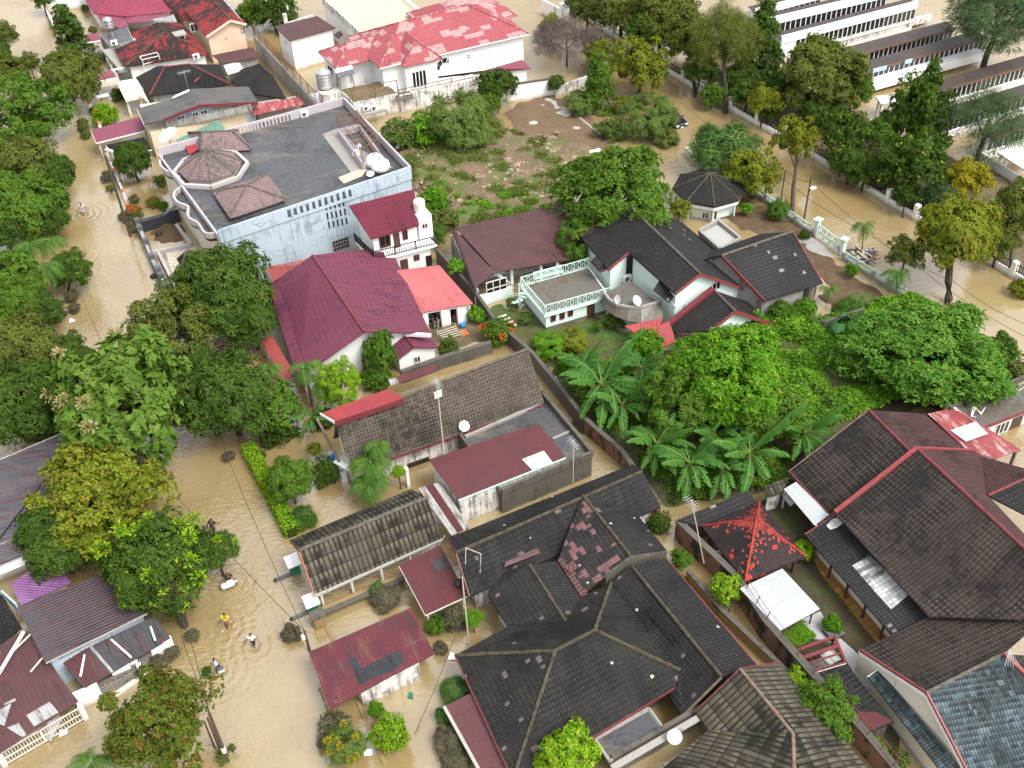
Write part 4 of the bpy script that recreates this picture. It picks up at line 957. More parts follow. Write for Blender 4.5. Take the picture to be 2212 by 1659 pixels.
# maroon awning
q = [V('13', 1462, 362, 1.7), V('13', 1815, 200, 1.7), V('12', 1590, 1400, 2.15), V('12', 1240, 1580, 2.15)]
t = thing('awning', 'maroon flat awning with grey patch beside big black roof', 'awning', gnd(mid(*q)))
roof(t, 'sheet_maroon', [q], .08); fascia(t, q[0], q[1], 'offwhite', .12); fascia(t, q[0], q[3], 'offwhite', .12)
i_ = inset(q, .25)
for p in i_: col(t, p, -1, p.z - .1, .1, 'offwhite')
pl = RP(q[0], q[1], .45 / (q[3] - q[0]).length); pn = [pl('12', *c_) + Z * .02 for c_ in ((1505, 1560), (1620, 1500), (1690, 1590), (1580, 1640))]; obj('patch_sheet', MB().shell([pn], .015), 'sheet_charcoal', t)
# maroon roofed guard shed
q = [V('13', 650, 1160, 1.65), V('13', 1540, 690, 1.65), V('13', 1340, 300, 2.05), V('13', 475, 675, 2.05)]
t = thing('shed', 'flat maroon roofed shed standing in flood water with patched grey sheets', 'shed', gnd(mid(*q)))
roof(t, 'sheet_maroon_patched', [q], .08); pl = RP(q[0], q[1], .4 / (q[3] - q[0]).length)
for c_, m_ in ((((820, 730), (1030, 615), (1075, 690), (1225, 620), (1285, 750), (1190, 840), (1000, 905), (900, 960), (870, 880)), 'sheet_slate'), (((1215, 535), (1400, 450), (1470, 550), (1275, 640)), 'sheet_grey'), (((930, 590), (1075, 520), (1120, 590), (1060, 640)), 'sheet_porchred')):
 obj('patch_sheet', MB().shell([[pl('13', *k) + Z * .02 for k in c_]], .012), m_, t)
w1, w2 = V('13', 915, 1020, 1.55), V('13', 1412, 785, 1.55); wl = [w1, w2, w2 + W * 2.6, w1 + W * 2.6]; walls(t, 'stained_white', wl, -1, 1.6)
for x, y in ((680, 1130), (520, 700)): col(t, V('13', x, y, 1.6) + U * .25 + W * .1, -1, 1.7, .12, 'timber_old')
fascia(t, q[0], q[3], 'timber_old', .14)
# ================================================================ big black roofed house
t = thing('house', 'sprawling black tiled house with mossy hips and broken tiles', 'house', gnd(V('23', 500, 400)))
N1, N2 = V('23', 1450, 970, 2.3), V('23', 650, 1452, 2.3); nd = (N1 - N2).normalized(); NB = N2 - nd * 6.2
pn = RP(N1, N2, .5)
Ra, Rb = pn('23', 420, 665), pn('23', 755, 490); zr = (Ra.z + Rb.z) / 2; Ra, Rb = V('23', 420, 665, zr), V('23', 755, 490, zr)
Lc = V('13', 1712, 705, 2.3); BL = NB
Hc = V('23', 1480, 830, 2.75); Vt = V('23', 895, 90, 3.1)
Cr = V('23', 510, 415, 3.3); Ct = V('23', 205, -60, 3.6); Cl = V('13', 2155, 450, 2.35); Cl0 = V('13', 1985, 190, 2.35)
BL = V('13', 2150, 1590, 2.3); BL = V('23', 60, 1760, 2.3)
ro = roof(t, 'tile_black_moss', [[N1, Hc, Rb, Ra, BL, N2], [Lc, Ra, BL], [Lc, V('13', 2165, 455, 2.5), Cr, V('23', 640, 205, 3.0), Vt, Rb, Ra], [Rb, Vt, Hc]], .16, 'main_roof')
for a_, b_ in ((Lc, Ra), (Ra, Rb), (Ra, BL), (Rb, Hc), (Rb, Vt)): ridge(ro, a_, b_, 'moss_ridge', .13)
fascia(t, N2, N1, 'maroon_paint', .2); fascia(t, Lc, BL, 'maroon_paint', .2)
# left middle gable
ro = roof(t, 'tile_black_moss', [[Ct, Cr, Cl, Cl0, V('22', 60, 1530, 3.0)], [Ct, V('22', 430, 1545, 3.2), V('23', 640, 205, 3.0), Cr]], .16, 'middle_roof'); ridge(ro, Ct, Cr)
# long upper gable
za = 2.5; A = V('13', 1835, 205, za); rb = V('22', 1160, 780, 4.3); ra = P(985, 1194, 4.3)
Fr_, Fl_ = V('22', 1080, 718, 3.2), P(965, 1163, 3.2); Bn = V('22', 1310, 1075, za)
ro = roof(t, 'tile_black_moss', [[ra, rb, Bn, A], [Fl_, Fr_, rb, ra]], .16, 'upper_roof'); ridge(ro, ra, rb, 'moss_ridge', .12)
fascia(t, A, ra, 'maroon_paint', .25); fascia(t, ra, Fl_, 'maroon_paint', .2)
# patched gable facing the viewer
ga = V('22', 655, 985, 4.45); gb = V('22', 1060, 1500, 4.45); gr = onwall(gb, gb + U, '22', 1370, 1455); gl = onwall(gb, gb + U, '22', 850, 1655)
gr0 = gr + (ga - gb) * .72; gl0 = V('22', 590, 1120, 3.9)
ro = roof(t, 'tile_patched', [[ga, gb, gl, V('23', 640, 205, 3.05), V('22', 440, 1545, 3.0), gl0]], .16, 'patched_roof'); ro2 = roof(t, 'tile_black_moss', [[ga, gr0, gr, gb]], .16, 'patched_roof'); ridge(ro, ga, gb, 'moss_ridge', .13)
mb = MB(); mb.add([Vector((gl.x, gl.y, 2)), Vector((gr.x, gr.y, 2)), gr - Z * .2, gb - Z * .25, gl - Z * .2], [[0, 1, 2, 3, 4]]); ob = obj('gable_wall', mb, 'mossy_wall', t)
fascia(t, gb, gl, 'grey_ridge', .16); fascia(t, gb, gr, 'grey_ridge', .16)
# right gable
ea = P(1364, 1222, 4.1); eb = P(1559, 1462, 4.1); er = onwall(eb, eb + U, '23', 2130, 785); el = onwall(eb, eb + U, '23', 1500, 1215)
er0 = er + (ea - eb); vt2, vh2 = V('23', 900, 85, 3.15), V('23', 1480, 832, 2.8)
ro = roof(t, 'tile_black_moss', [[ea, eb, el, V('23', 1385, 1040, el.z), V('23', 1450, 965, 2.45), vh2, vt2]], .16, 'right_roof'); ro2 = roof(t, 'tile_black', [[ea, er0, er, eb]], .16, 'right_roof'); ridge(ro, ea, eb, 'moss_ridge', .13)
fascia(t, er0, er, 'maroon_paint', .2); fascia(t, eb, el, 'timber_old', .2)
# walls
walls(t, 'mossy_wall', inset([Lc, BL, N2, N1, V('23', 1300, 500, 2)], .7), -1.2, 2.25)
walls(t, 'stained_white', inset([A, Bn, Fr_, Fl_], .6), -1.2, 2.5, 'wall'); walls(t, 'mossy_wall', inset([el, er, er0, Vector((vt2.x, vt2.y, 2))], .6), -1.2, 2.2, 'wall')
walls(t, 'stained_white', inset([Cl0, Cl, V('23', 500, 400, 2), V('22', 430, 1545, 2)], .5), -1.2, 2.2, 'wall')
# maroon flashings on the roofs
obj('flashing', MB().shell([[V('22', -10, 1590, 3.35), V('22', 0, 1545, 3.5), V('22', 265, 1430, 3.5), V('22', 300, 1470, 3.35)]], .05), 'sheet_darkmaroon', t)
obj('flashing', MB().shell([[V('22', 440, 1530, 3.3), V('22', 475, 1500, 3.4), V('23', 690, 185, 3.25), V('23', 640, 210, 3.15)]], .05), 'sheet_darkmaroon', t)
obj('flashing', MB().shell([[V('22', 500, 1590, 3.5), V('22', 570, 1535, 3.6), V('22', 620, 1590, 3.5), V('22', 545, 1645, 3.4)]], .05), 'sheet_darkmaroon', t)
SCRAPS = [(210, 1345, '22'), (395, 1000, '22'), (1205, 1290, '22'), (890, 1225, '22'), (1090, 1180, '22'), (630, 1580, '22'), (2130, 1240, '12'), (1113, 320, '23'), (900, 768, '23'), (1240, 885, '23'), (1800, 465, '23'), (700, 90, '23')]
# slab roof annex at the foot
q = [V('23', 880, 1600, 2.0), V('23', 1340, 1325, 2.0), V('23', 1215, 1150, 2.0), V('23', 755, 1410, 2.0)]
t = thing('flat_roof_annex', 'small wet concrete slab roof below the big black roof', 'building', gnd(mid(*q)))
walls(t, 'mossy_wall', inset(q, .3), -1.2, 1.75); obj('roof_slab', MB().prism(q, 1.75, 1.95), 'concrete', t); obj('roof_deck', MB().prism(inset(q, .14), 1.95, 1.97, False), 'wet_deck', t)
for i in range(4): parapet(t, q[i], q[(i + 1) % 4], 1.8, 2.06, 'concrete', .12, 'kerb')
# maroon strip roof at the left foot
q = [P(1055, 1690, 1.6), P(1130, 1690, 2.0), P(1024, 1494, 2.0), P(963, 1524, 1.6)]
t = thing('lean_to', 'maroon lean-to roof along the left side of big black house', 'lean-to', gnd(mid(*q)))
roof(t, 'sheet_maroon', [q], .07); walls(t, 'mossy_wall', inset(q, .35), -1.2, 1.55)
obj('gutter', MB().bar(q[3] - Z * .05 - U * .12, q[0] - Z * .05 - U * .12, .2, .16), 'concrete_light', t)
for k in range(5):
 a_, b_ = q[3].lerp(q[0], .15 + k * .18), q[2].lerp(q[1], .15 + k * .18); obj('seam', MB().bar(a_ + Z * .02, b_ + Z * .02, .035, .025), 'maroon_paint', t)
# ================================================================ grey brown roofs bottom right
z0_ = 2.4; a = P(1501.7, 1537, z0_); ap2 = onwall(a, a + U, '23', 1985, 818); e_ = onwall(a, a + U, '33', 110, 764); j = P(1713, 1585, ap2.z)
t = thing('house', 'grey brown ribbed tile house at bottom edge with red verge', 'house', gnd(mid(a, e_, j)))
ro = roof(t, 'tile_greybrown', [[ap2, a, P(1530, 1576, z0_), j], [ap2, j, P(1716, 1700, ap2.z), P(1910, 1700, e_.z), e_]], .15)
ro2 = roof(t, 'tile_greybrown', [[j, P(1530, 1576, z0_), P(1395, 1690, z0_ - .1), P(1716, 1700, ap2.z)]], .15, 'side_roof')
ridge(ro, ap2, j, 'timber_old', .13); ridge(ro, j, P(1716, 1700, ap2.z), 'timber_old', .13); fascia(t, a, ap2, 'maroon_paint', .25); fascia(t, ap2, e_, 'maroon_paint', .25)
w1, w2 = a + U * .4 - W * .3, e_ - U * .4 - W * .3; mb = MB(); mb.add([f0(w1), f0(w2), w2 - Z * .2, ap2 - W * .3 - Z * .25, w1 - Z * .2], [[0, 1, 2, 3, 4]]); mb.add([f0(w1), w1 - Z * .2, w1 - W * 12 - Z * .2, f0(w1 - W * 12)], [[0, 1, 2, 3]]); obj('wall', mb, 'mossy_wall', t)
t = thing('boundary_wall', 'mossy grey wall running behind the white satellite dish', 'wall', gnd(V('23', 1300, 1450)))
obj('wall', MB().bar(V('23', 900, 1680, .55), V('23', 1640, 1250, .55), .3, 3.2), 'mossy_wall', t); obj('coping', MB().bar(V('23', 900, 1660, 2.2), V('23', 1640, 1230, 2.2), .42, .1), 'concrete', t)
dish('large white round dish on mossy wall at bottom edge', V('23', 1425, 1430, 2.1), .46, Vector((.0, -.75, .95)), 'dish_white', False, .5)
# ================================================================ right hand house
ze = 2.5
E1, E2 = V('32', 200, 785, ze), V('32', 530, 1143, ze); ed = (E2 - E1).normalized(); pr = RP(E1, E2, .55)
r1_, r2_ = pr('32', 878, 262), pr('32', 1218, 605); zr = (r1_.z + r2_.z) / 2
r1_ = V('32', 878, 262, zr); r2_ = V('32', 1225, 607, zr)
t = thing('house', 'large dark brown tiled house with red verge line along right edge', 'house', gnd(V('32', 1400, 900)))
fr1 = onwall(r1_, r1_ + U, '32', 1382, 295); fr2 = V('32', 1702, 592, fr1.z)
ro = roof(t, 'tile_brown', [[r1_, E1, E2, r2_]], .16, 'roof'); ro2 = roof(t, 'tile_maroonbrown', [[r1_, r2_, fr2, fr1]], .16, 'roof'); ridge(ro, r1_, r2_, 'maroon_paint', .12)
fascia(t, E1, r1_, 'timber_old', .25); fascia(t, E1, E2, 'maroon_paint', .25, .1, 0)
walls(t, 'cream_paint', [p for p in inset([E1, E2, fr2, fr1], .6)], -1.2, 2.35)
# higher main part
zh = zr + .45; h1 = V('32', 1288, 588, zh); h2 = V('32', 2300, 1530, zh); pe = onwall(h1, h1 + U, '32', 594, 1132); hd = (h2 - h1).normalized()
peL = V('33', 1390, 372, pe.z); pr2 = onwall(h1, h1 + U, '32', 1772, 605)
vv = V('32', 1890, 985, zh - 1.0); v0 = V('32', 1828, 650, pr2.z)
ro = roof(t, 'tile_brown', [[h1, pe, peL, V('33', 2350, 405, pe.z + 1.0), h2]], .16, 'main_roof')
ro2 = roof(t, 'tile_maroonbrown', [[h1, h2, V('32', 2300, 1420, zh - .6), vv, v0, pr2]], .16, 'main_roof'); ridge(ro, h1, h2, 'maroon_paint', .14)
obj('verge', MB().bar(h1 + Z * .08, pe + Z * .08, .32, .2), 'red_paint', t); obj('verge', MB().bar(h1 + Z * .05, pr2 + Z * .05, .2, .15), 'red_paint', t)
wr0, wr1 = V('32', 1890, 985, zh - .9), V('32', 2320, 790, zh - .9)
ro = roof(t, 'tile_maroonbrown', [[wr0, v0, V('32', 2320, 830, pr2.z - .0), wr1]], .14, 'wing_roof')
ro = roof(t, 'tile_black', [[wr0, wr1, V('32', 2330, 1260, zh - 1.7), V('32', 2194, 1140, zh - 1.4)]], .14, 'wing_roof'); ridge(ro, wr0, wr1, 'maroon_paint', .12); fascia(t, v0, V('32', 2320, 835, pr2.z), 'red_paint', .2)
walls(t, 'cream_paint', inset([pe, peL, peL + U * 8, pe + U * 8], .6), -1.2, pe.z - .05)
# skirt roof in front
q = [V('32', 338, 1312, 2.2), V('33', 1070, 522, 2.2), V('33', 1392, 375, 2.75), V('32', 600, 1150, 2.75)]
sk = roof(t, 'tile_black_grey', [q], .14, 'skirt_roof'); ps = RP(q[0], q[1], .55 / ((q[3] - q[0]).dot(U))); fascia(t, q[0], q[3], 'red_paint', .2)
w_ = [(q[0] + U * .8), (q[1] + U * .8), q[1] + U * 1.0, q[0] + U * 1.0]; walls(t, 'cream_paint', w_, -1, 2.2, 'front_wall')
for c_ in (((740, 1580), (885, 1490), (1040, 1640), (1150, 1760), (1232, 1815), (1070, 1950), (935, 1805)), ((520, 1240), (560, 1195), (630, 1165), (680, 1205), (610, 1260), (550, 1275))):
 obj('whitened_tiles', MB().shell([[ps('32', *k) + Z * .025 for k in c_]], .01), 'tile_whitepatch', t)
for k in range(5):
 p = q[0].lerp(q[1], .1 + k * .2) + U * .3; col(t, p, -1, 2.1, .14, 'timber_dark')
# white lean-to sheet
q = [V('32', 160, 930, 2.3), V('32', 420, 1238, 2.3), V('32', 545, 1147, 2.6), V('32', 265, 870, 2.6)]
t = thing('lean_to', 'white corrugated lean-to against dark brown roof', 'lean-to', gnd(mid(*q))); roof(t, 'sheet_white', [q], .05)
for p in q[:2]: col(t, p + U * .2, -1, 2.2, .1, 'white_paint')
q = [V('32', 145, 985, 1.6), V('32', 215, 1075, 1.6), V('32', 250, 1050, 1.8), V('32', 170, 950, 1.8)]; obj('low_sheet', MB().shell([q], .04), 'sheet_galv', t)
# lower house with teal slope
zt = 2.5
a = V('33', 805, 662, zt); G = onwall(a, a + U * 1.0, '33', 1368, 1022); G = V('33', 1368, 1022, 4.6)
a = onwall(G, G + (P(*D('33', 805, 662), 2.8) - G), '33', 805, 662); a = V('33', 805, 662, 2.8)
rr2 = V('33', 2015, 692, 4.6); va = V('33', 1388, 375, 2.9); vb = V('33', 2350, 405, 4.0)
b_ = V('33', 1720, 1700, 2.7); rf = V('33', 2350, 900, 4.3)
t = thing('house', 'house at bottom right with teal weathered tiles and cream gable', 'house', gnd(V('33', 1700, 1000)))
ro = roof(t, 'tile_brown', [[a, G, rr2, vb, va]], .16, 'roof'); ro2 = roof(t, 'tile_teal', [[G, b_, V('33', 2400, 1720, 2.7), V('33', 2400, 1150, 3.8), rr2]], .16, 'roof'); ridge(ro, G, rr2, 'grey_ridge', .13)
ro3 = roof(t, 'tile_brown', [[rr2, V('33', 2400, 1150, 3.8), V('33', 2400, 720, 4.2)]], .14, 'roof')
for p, q_ in ((a, G), (G, b_)): fascia(t, p, q_, 'red_paint', .22, .1, .0); fascia(t, p - Z * .25, q_ - Z * .25, 'white_paint', .3, .12, 0)
obj('verge', MB().bar(rr2 + Z * .1, V('33', 2350, 1000, 3.9), .25, .2), 'red_paint', t)
mb = MB(); k = U * .25 + W * .15
mb.add([f0(a + k), f0(b_ + k), b_ + k - Z * .4, G + k - Z * .45, a + k - Z * .4], [[0, 1, 2, 3, 4]]); obj('gable_wall', mb, 'cream_paint', t)
q = [V('33', 872, 885, 2.0), V('33', 1495, 1690, 2.0), V('33', 1690, 1690, 2.35), V('33', 965, 820, 2.35)]; obj('skirt_roof', MB().shell([q], .12), 'tile_teal', t); fascia(t, q[0], q[3], 'white_paint', .2)
w_ = [q[0] + U * .35 - W * .2, q[1] + U * .35, q[1] + U * .6, q[0] + U * .6 - W * .2]; walls(t, 'cream_paint', w_, -1, 1.95, 'front_wall')
an = V('33', 2040, 720, 4.6)
o = thing('antenna', 'fan shaped aerial on the ridge of teal roofed house', 'antenna', an); mb = MB()
obj('mast', MB().tube([an, an + Z * .8], .03, 5), 'steel', o)
for k in range(6): mb.tube([an + Z * .75, an + Z * .6 + Vector((-.5 + k * .18, -.9, -.2))], .02, 4)
obj('rods', mb, 'steel', o)
# red rust sheet roof and terrace at the right edge
q = [V('32', 1700, 590, 2.5), V('32', 1940, 672, 2.2), V('32', 2172, 600, 2.2), V('32', 1660, 268, 2.6), V('32', 1530, 258, 2.7), V('32', 1380, 292, 2.8)]
t = thing('shed', 'streaked red and white rusty sheet roof beside right terrace', 'shed', gnd(mid(*q))); roof(t, 'sheet_redrust', [q], .07)
obj('pale_sheet', MB().shell([[p + Z * .1 for p in (V('32', 1565, 440, 2.6), V('32', 1700, 537, 2.5), V('32', 1890, 470, 2.45), V('32', 1785, 365, 2.55))]], .02), 'sheet_white', t)
for x, y in ((2125, 610), (1950, 660)): col(t, V('32', x, y, 2.1), -1, 2.15, .2, 'slate')
walls(t, 'cream_paint', [V('32', 1500, 300, 1), V('32', 1650, 450, 1), V('32', 1660, 430, 1), V('32', 1510, 290, 1)], -1, 2.5)
zd = 2.3; q = [V('32', 1830, 415, zd), V('32', 2320, 225, zd), V('32', 2320, -60, zd), V('32', 1560, 262, zd)]
t = thing('flat_roof_building', 'low white building with muddy flat roof terrace at right edge', 'building', gnd(mid(*q)))
i_ = inset(q, [.5, .1, .1, .1]); walls(t, 'white_wall', i_, -1, zd - .3); obj('roof_deck', MB().prism(q, zd - .25, zd), 'mossy_deck', t); fascia(t, q[0], q[1], 'maroon_paint', .3, .08, -.12); parapet(t, q[3], q[2], zd, zd + .35, 'mossy_wall', .2)
win(t, i_[0], i_[1], '32', (1965, 385), (2040, 440), 'white_paint', 'glass_dark', 2); door(t, i_[0], i_[1], '32', (2100, 335), (2150, 410))
ts = thing('tile_stack', 'long stack of spare roof tiles on right flat terrace', 'roof tiles', V('32', 1800, 170, zd)); a_, b_ = V('32', 1680, 225, zd), V('32', 2010, 95, zd)
for k in range(6):
 p, q_ = a_.lerp(b_, k / 6), a_.lerp(b_, (k + .93) / 6); obj('tile_row', MB().bar(p + Z * .25, q_ + Z * .25, .55, .5), ('sheet_charcoal', 'tile_maroonbrown', 'sheet_maroon')[k % 3], ts)
o = thing('ladder', 'pale wooden ladder lying on the right flat terrace', 'ladder', V('32', 2120, 100, zd)); p, q_ = V('32', 2050, 130, zd + .05), V('32', 2240, 20, zd + .05); s_ = (q_ - p).normalized().cross(Z) * .22
for s in (-1, 1): obj('rail', MB().bar(p + s_ * s, q_ + s_ * s, .06), 'timber_pale', o)
for k in range(8): c_ = p.lerp(q_, .06 + k / 8.5); obj('rung', MB().bar(c_ - s_, c_ + s_, .045), 'timber_pale', o)
o = thing('metal_frame', 'white bent metal frame lying on the right flat terrace', 'metal frame', V('32', 1800, 280, zd)); obj('frame', MB().tube([V('32', *c_, zd + h) for c_, h in (((1750, 320), .1), (1 and (1785, 240), .5), ((1830, 300), .1), ((1865, 240), .5), ((1830, 285), .2), ((1765, 235), .5), ((1745, 310), .1), ((1785, 325), .1))], .04, 6), 'white_paint', o)
# ================================================================ pavilion with peeling red paint
q = [P(1610, 1256, 2.1), P(1741, 1202, 2.1), P(1641, 1083, 2.1), P(1515.5, 1136, 2.1)]; c_ = mid(*q); az = plumb(c_, '22', 2115, 1180); apx = Vector((c_.x, c_.y, max(2.9, az)))
t = thing('pavilion', 'garden pavilion with red peeling paint along its roof hips', 'pavilion', gnd(c_))
ro = roof(t, 'tile_redpeel', [[q[i], q[(i + 1) % 4], apx] for i in range(4)], .13)
for p in q: ridge(ro, p, apx, 'tile_redpaint', .09, 'ridge_cap')
rs = random.Random(2)
for i in range(4):      # whole tiles still red: dense along the hips and top, thinning outwards
 a_, b_ = q[i], q[(i + 1) % 4]; e_ = (b_ - a_).normalized(); mm = mid(a_, b_); up_ = (apx - mm); hs_ = up_.length; up_.normalize(); nn = e_.cross(up_); hw = (b_ - a_).length / 2; mb = MB(); rows = int(hs_ / .19)
 for r in range(rows):
  w2 = hw * (1 - (r + .5) / rows); k = int(2 * w2 / .17)
  for c in range(k):
   s_ = -w2 + (c + .5) * 2 * w2 / max(1, k); dh = w2 - abs(s_); fr_ = r / rows
   if rs.random() < math.exp(-dh / (.26 + .8 * fr_ ** 2)) * (.35 + .75 * fr_) + (.45 if fr_ > .7 else .004):
    c_ = mm + e_ * s_ + up_ * (r + .5) * hs_ / rows + nn * (.03 if nn.z > 0 else -.03); mb.add([c_ + e_ * x_ * .08 + up_ * y_ * .10 for x_, y_ in ((-1, -1), (1, -1), (1, 1), (-1, 1))], [[0, 1, 2, 3]])
 obj('painted_tiles', mb, 'tile_redpaint', ro)
for p in inset(q, .5): col(t, p, -1, 2.05, .18, 'timber_dark')
# white flat canopy
q = [P(1685, 1362, 2.0), P(1771, 1315, 2.0), P(1690, 1228, 2.1), P(1598, 1271, 2.1)]
t = thing('canopy', 'flat white ribbed canopy on thin dark posts in garden', 'canopy', gnd(mid(*q))); roof(t, 'sheet_white', [q], .08)
for p in inset(q, .3): col(t, p, -1, 2.0, .08, 'black_iron')
# tile strip along the wall behind it
q = [V('22', 1640, 1245, 1.9), V('22', 2120, 1045, 1.9), V('22', 2060, 940, 2.3), V('22', 1460, 1190, 2.3)]
t = thing('lean_to', 'narrow black tiled lean-to behind the red hipped pavilion', 'lean-to', gnd(mid(*q))); roof(t, 'tile_black_grey', [q], .12); walls(t, 'mossy_wall', inset(q, .25), -1, 1.9)
q = [V('22', 2110, 1050, 2.0), V('32', 30, 1010, 2.0), V('32', 230, 860, 2.4), V('22', 2060, 940, 2.4)]; q = [V('32', 0, 1000, 2.0), V('32', 140, 965, 2.0), V('32', 215, 825, 2.35), V('32', 0, 900, 2.35)]
t = thing('lean_to', 'short tiled lean-to between banana plants and brown house', 'lean-to', gnd(mid(*q))); roof(t, 'tile_greybrown', [q], .12); walls(t, 'stained_white', inset(q, .25), -1, 1.95)
# sheds along the brick wall, bottom right
q = [V('33', 405, 860, 1.9), V('33', 865, 1365, 1.9), V('33', 1095, 1268, 2.1), V('33', 690, 775, 2.1)]
t = thing('shed', 'narrow dark tiled shed with maroon end along brick wall', 'shed', gnd(mid(*q))); roof(t, 'tile_black_grey', [q], .1); walls(t, 'mossy_wall', inset(q, .2), -1, 1.85)
pl = RP(q[0], q[1], .2 / ((q[3] - q[0]).length)); obj('maroon_sheet', MB().shell([[pl('33', *k) + Z * .05 for k in ((770, 1180), (860, 1360), (1080, 1265), (950, 1190))]], .02), 'sheet_maroon', t); fascia(t, q[0], q[3], 'white_paint', .15)
q = [V('33', 270, 665, 1.5), V('33', 390, 850, 1.5), V('33', 685, 770, 1.5), V('33', 590, 545, 1.5)]
t = thing('frame_shelter', 'broken maroon framed shelter with missing roof sheets in garden', 'shelter', gnd(mid(*q))); mb = MB()
for i in range(4): obj('beam', MB().bar(q[i], q[(i + 1) % 4], .18, .14), 'maroon_paint', t)
for k in (.35, .62): obj('rafter', MB().bar(q[0].lerp(q[1], k), q[3].lerp(q[2], k), .25 if k < .5 else .1, .1), 'maroon_paint', t)
for p in q: col(t, p, -1, 1.5, .12, 'timber_dark')
for c_, m_ in (((300, 690), 'tile_black_grey'), ((470, 790), 'sheet_grey'), ((560, 720), 'sheet_galv')):
 p = V('33', *c_, 1.45); obj('sheet_piece', MB().box(p, 1.0, .9, .03), m_, t)
# ================================================================ large white house with pink and red roof (top)
ze = 5.2
a, b = V('10', 1070, 577, ze), V('20', 203, 285, ze); b = a + (b - a)
pf = RP(a, b, .42); rl = pf('10', 1245, 190); rr_ = pf('10', 1818, 38); zr = (rl.z + rr_.z) / 2; rl, rr_ = V('10', 1245, 190, zr), V('10', 1818, 38, zr)
dep = 2 * (rl - a).dot(W); c, d = b + W * dep, a + W * dep
t = thing('house', 'large white house with patchy pink and red tiled roof', 'house', gnd(mid(a, b, c, d)))
ro = roof(t, 'tile_pinkred', [[a, b, rr_, rl], [b, c, rr_], [c, d, rl, rr_], [d, a, rl]], .16, 'main_roof')
for p, q_ in ((a, rl), (b, rr_), (rl, rr_), (c, rr_), (d, rl)): ridge(ro, p, q_, 'tile_pinkred', .13)
w_ = inset([a, b, c, d], .6); walls(t, 'white_wall', w_, -1.2, ze - .05)
fascia(t, a, b, 'white_paint', .14)
# left wing hip
la, lb = V('10', 705, 580, ze - .2), V('10', 555, 440, ze - .2); lr = V('10', 800, 357, ze + 1.1); le = lr + U * 9
ro = roof(t, 'tile_pinkred', [[la, la + U * 9, le, lr], [lb, la, lr], [lb + U * 9, lb, lr, le]], .14, 'wing_roof')
for p, q_ in ((la, lr), (lb, lr), (lr, lr + U * 6)): ridge(ro, p, q_, 'tile_pinkred', .12)
wq = [la + U * .5 + W * .5, la + U * 9, lb + U * 9, lb + U * .5 - W * .4]; walls(t, 'white_wall', [wq[0] + W * .9, wq[1] + W * .9, wq[2], wq[3]], -1.2, ze - .25, 'wing_wall')
win(t, wq[3], wq[0] + W * .9, '10', (640, 555), (678, 640), 'window_wood', 'opening', 1)
# porch hip
pa, pb = V('10', 1280, 567, ze - .1), V('10', 1605, 494, ze - .1); pt = V('10', 1325, 335, ze + 1.3); pm = mid(pa, pb); pt = Vector((pm.x, pm.y, 0)) + W * 1.8; pt.z = plumb(pt, '10', 1325, 335); 
bk = W * 4; ro = roof(t, 'tile_pinkred', [[pa, pb, pt], [pb, pb + bk, pt + bk * .8, pt], [pa + bk, pa, pt, pt + bk * .8]], .14, 'porch_roof')
for p in (pa, pb): ridge(ro, p, pt, 'tile_pinkred', .12)
pw = [pa + U * .3 + W * .4, pb - U * .6 + W * .4, pb - U * .6 + W * 3, pa + U * .3 + W * 3]; walls(t, 'white_wall', pw, -1.2, ze - .15, 'porch_wall')
win(t, pw[0], pw[1], '10', (1345, 612), (1475, 722), 'white_paint', 'opening', 3, 0, .1)
wl = [w_[0], w_[1]]
A_, B_ = w_[0], w_[1]; cc = onwall(A_, B_, '10', 1630, 580); mb = MB(); nn = -W
for k in range(5):
 a0, a1 = math.pi * (k + .08) / 5, math.pi * (k + .92) / 5; f = lambda r, an: cc + U * math.cos(an) * r + Z * math.sin(an) * r - W * .03
 mb.add([f(.75, a0), f(1.35, a0), f(1.35, (a0 + a1) / 2), f(1.35, a1), f(.75, a1), f(.75, (a0 + a1) / 2)], [[0, 1, 2, 3, 4, 5]])
obj('arched_window', mb, 'glass_dark', t); win(t, A_, B_, '10', (1812, 465), (1840, 490), 'white_paint', 'opening', 0, 1)
# second roof behind, to the right
q = [V('20', 108, 132, ze), V('20', 108, 132, ze) + W * 9, V('20', 108, 132, ze) + W * 9 - U * 12, V('20', 108, 132, ze) - U * 12]
m_ = mid(*q); ro = roof(t, 'tile_pinkred', [[q[0], q[1], m_ + U * 1.5 + Z * 2.2], [q[1], q[2], m_ - U * 1.5 + Z * 2.2, m_ + U * 1.5 + Z * 2.2], [q[2], q[3], m_ - U * 1.5 + Z * 2.2], [q[3], q[0], m_ + U * 1.5 + Z * 2.2, m_ - U * 1.5 + Z * 2.2]], .14, 'rear_roof'); walls(t, 'white_wall', inset(q, .6), -1.2, ze - .1, 'rear_wall')
# lower maroon lean-to on the right
q = [V('10', 1860, 632, 2.4), V('20', 215, 580, 2.3), V('20', 140, 505, 2.9), V('10', 2000, 585, 2.9)]; obj('lean_to_roof', MB().shell([q], .08), 'sheet_mauve', t); walls(t, 'white_wall', inset(q, .3), -1.2, 2.3, 'lean_to_wall')
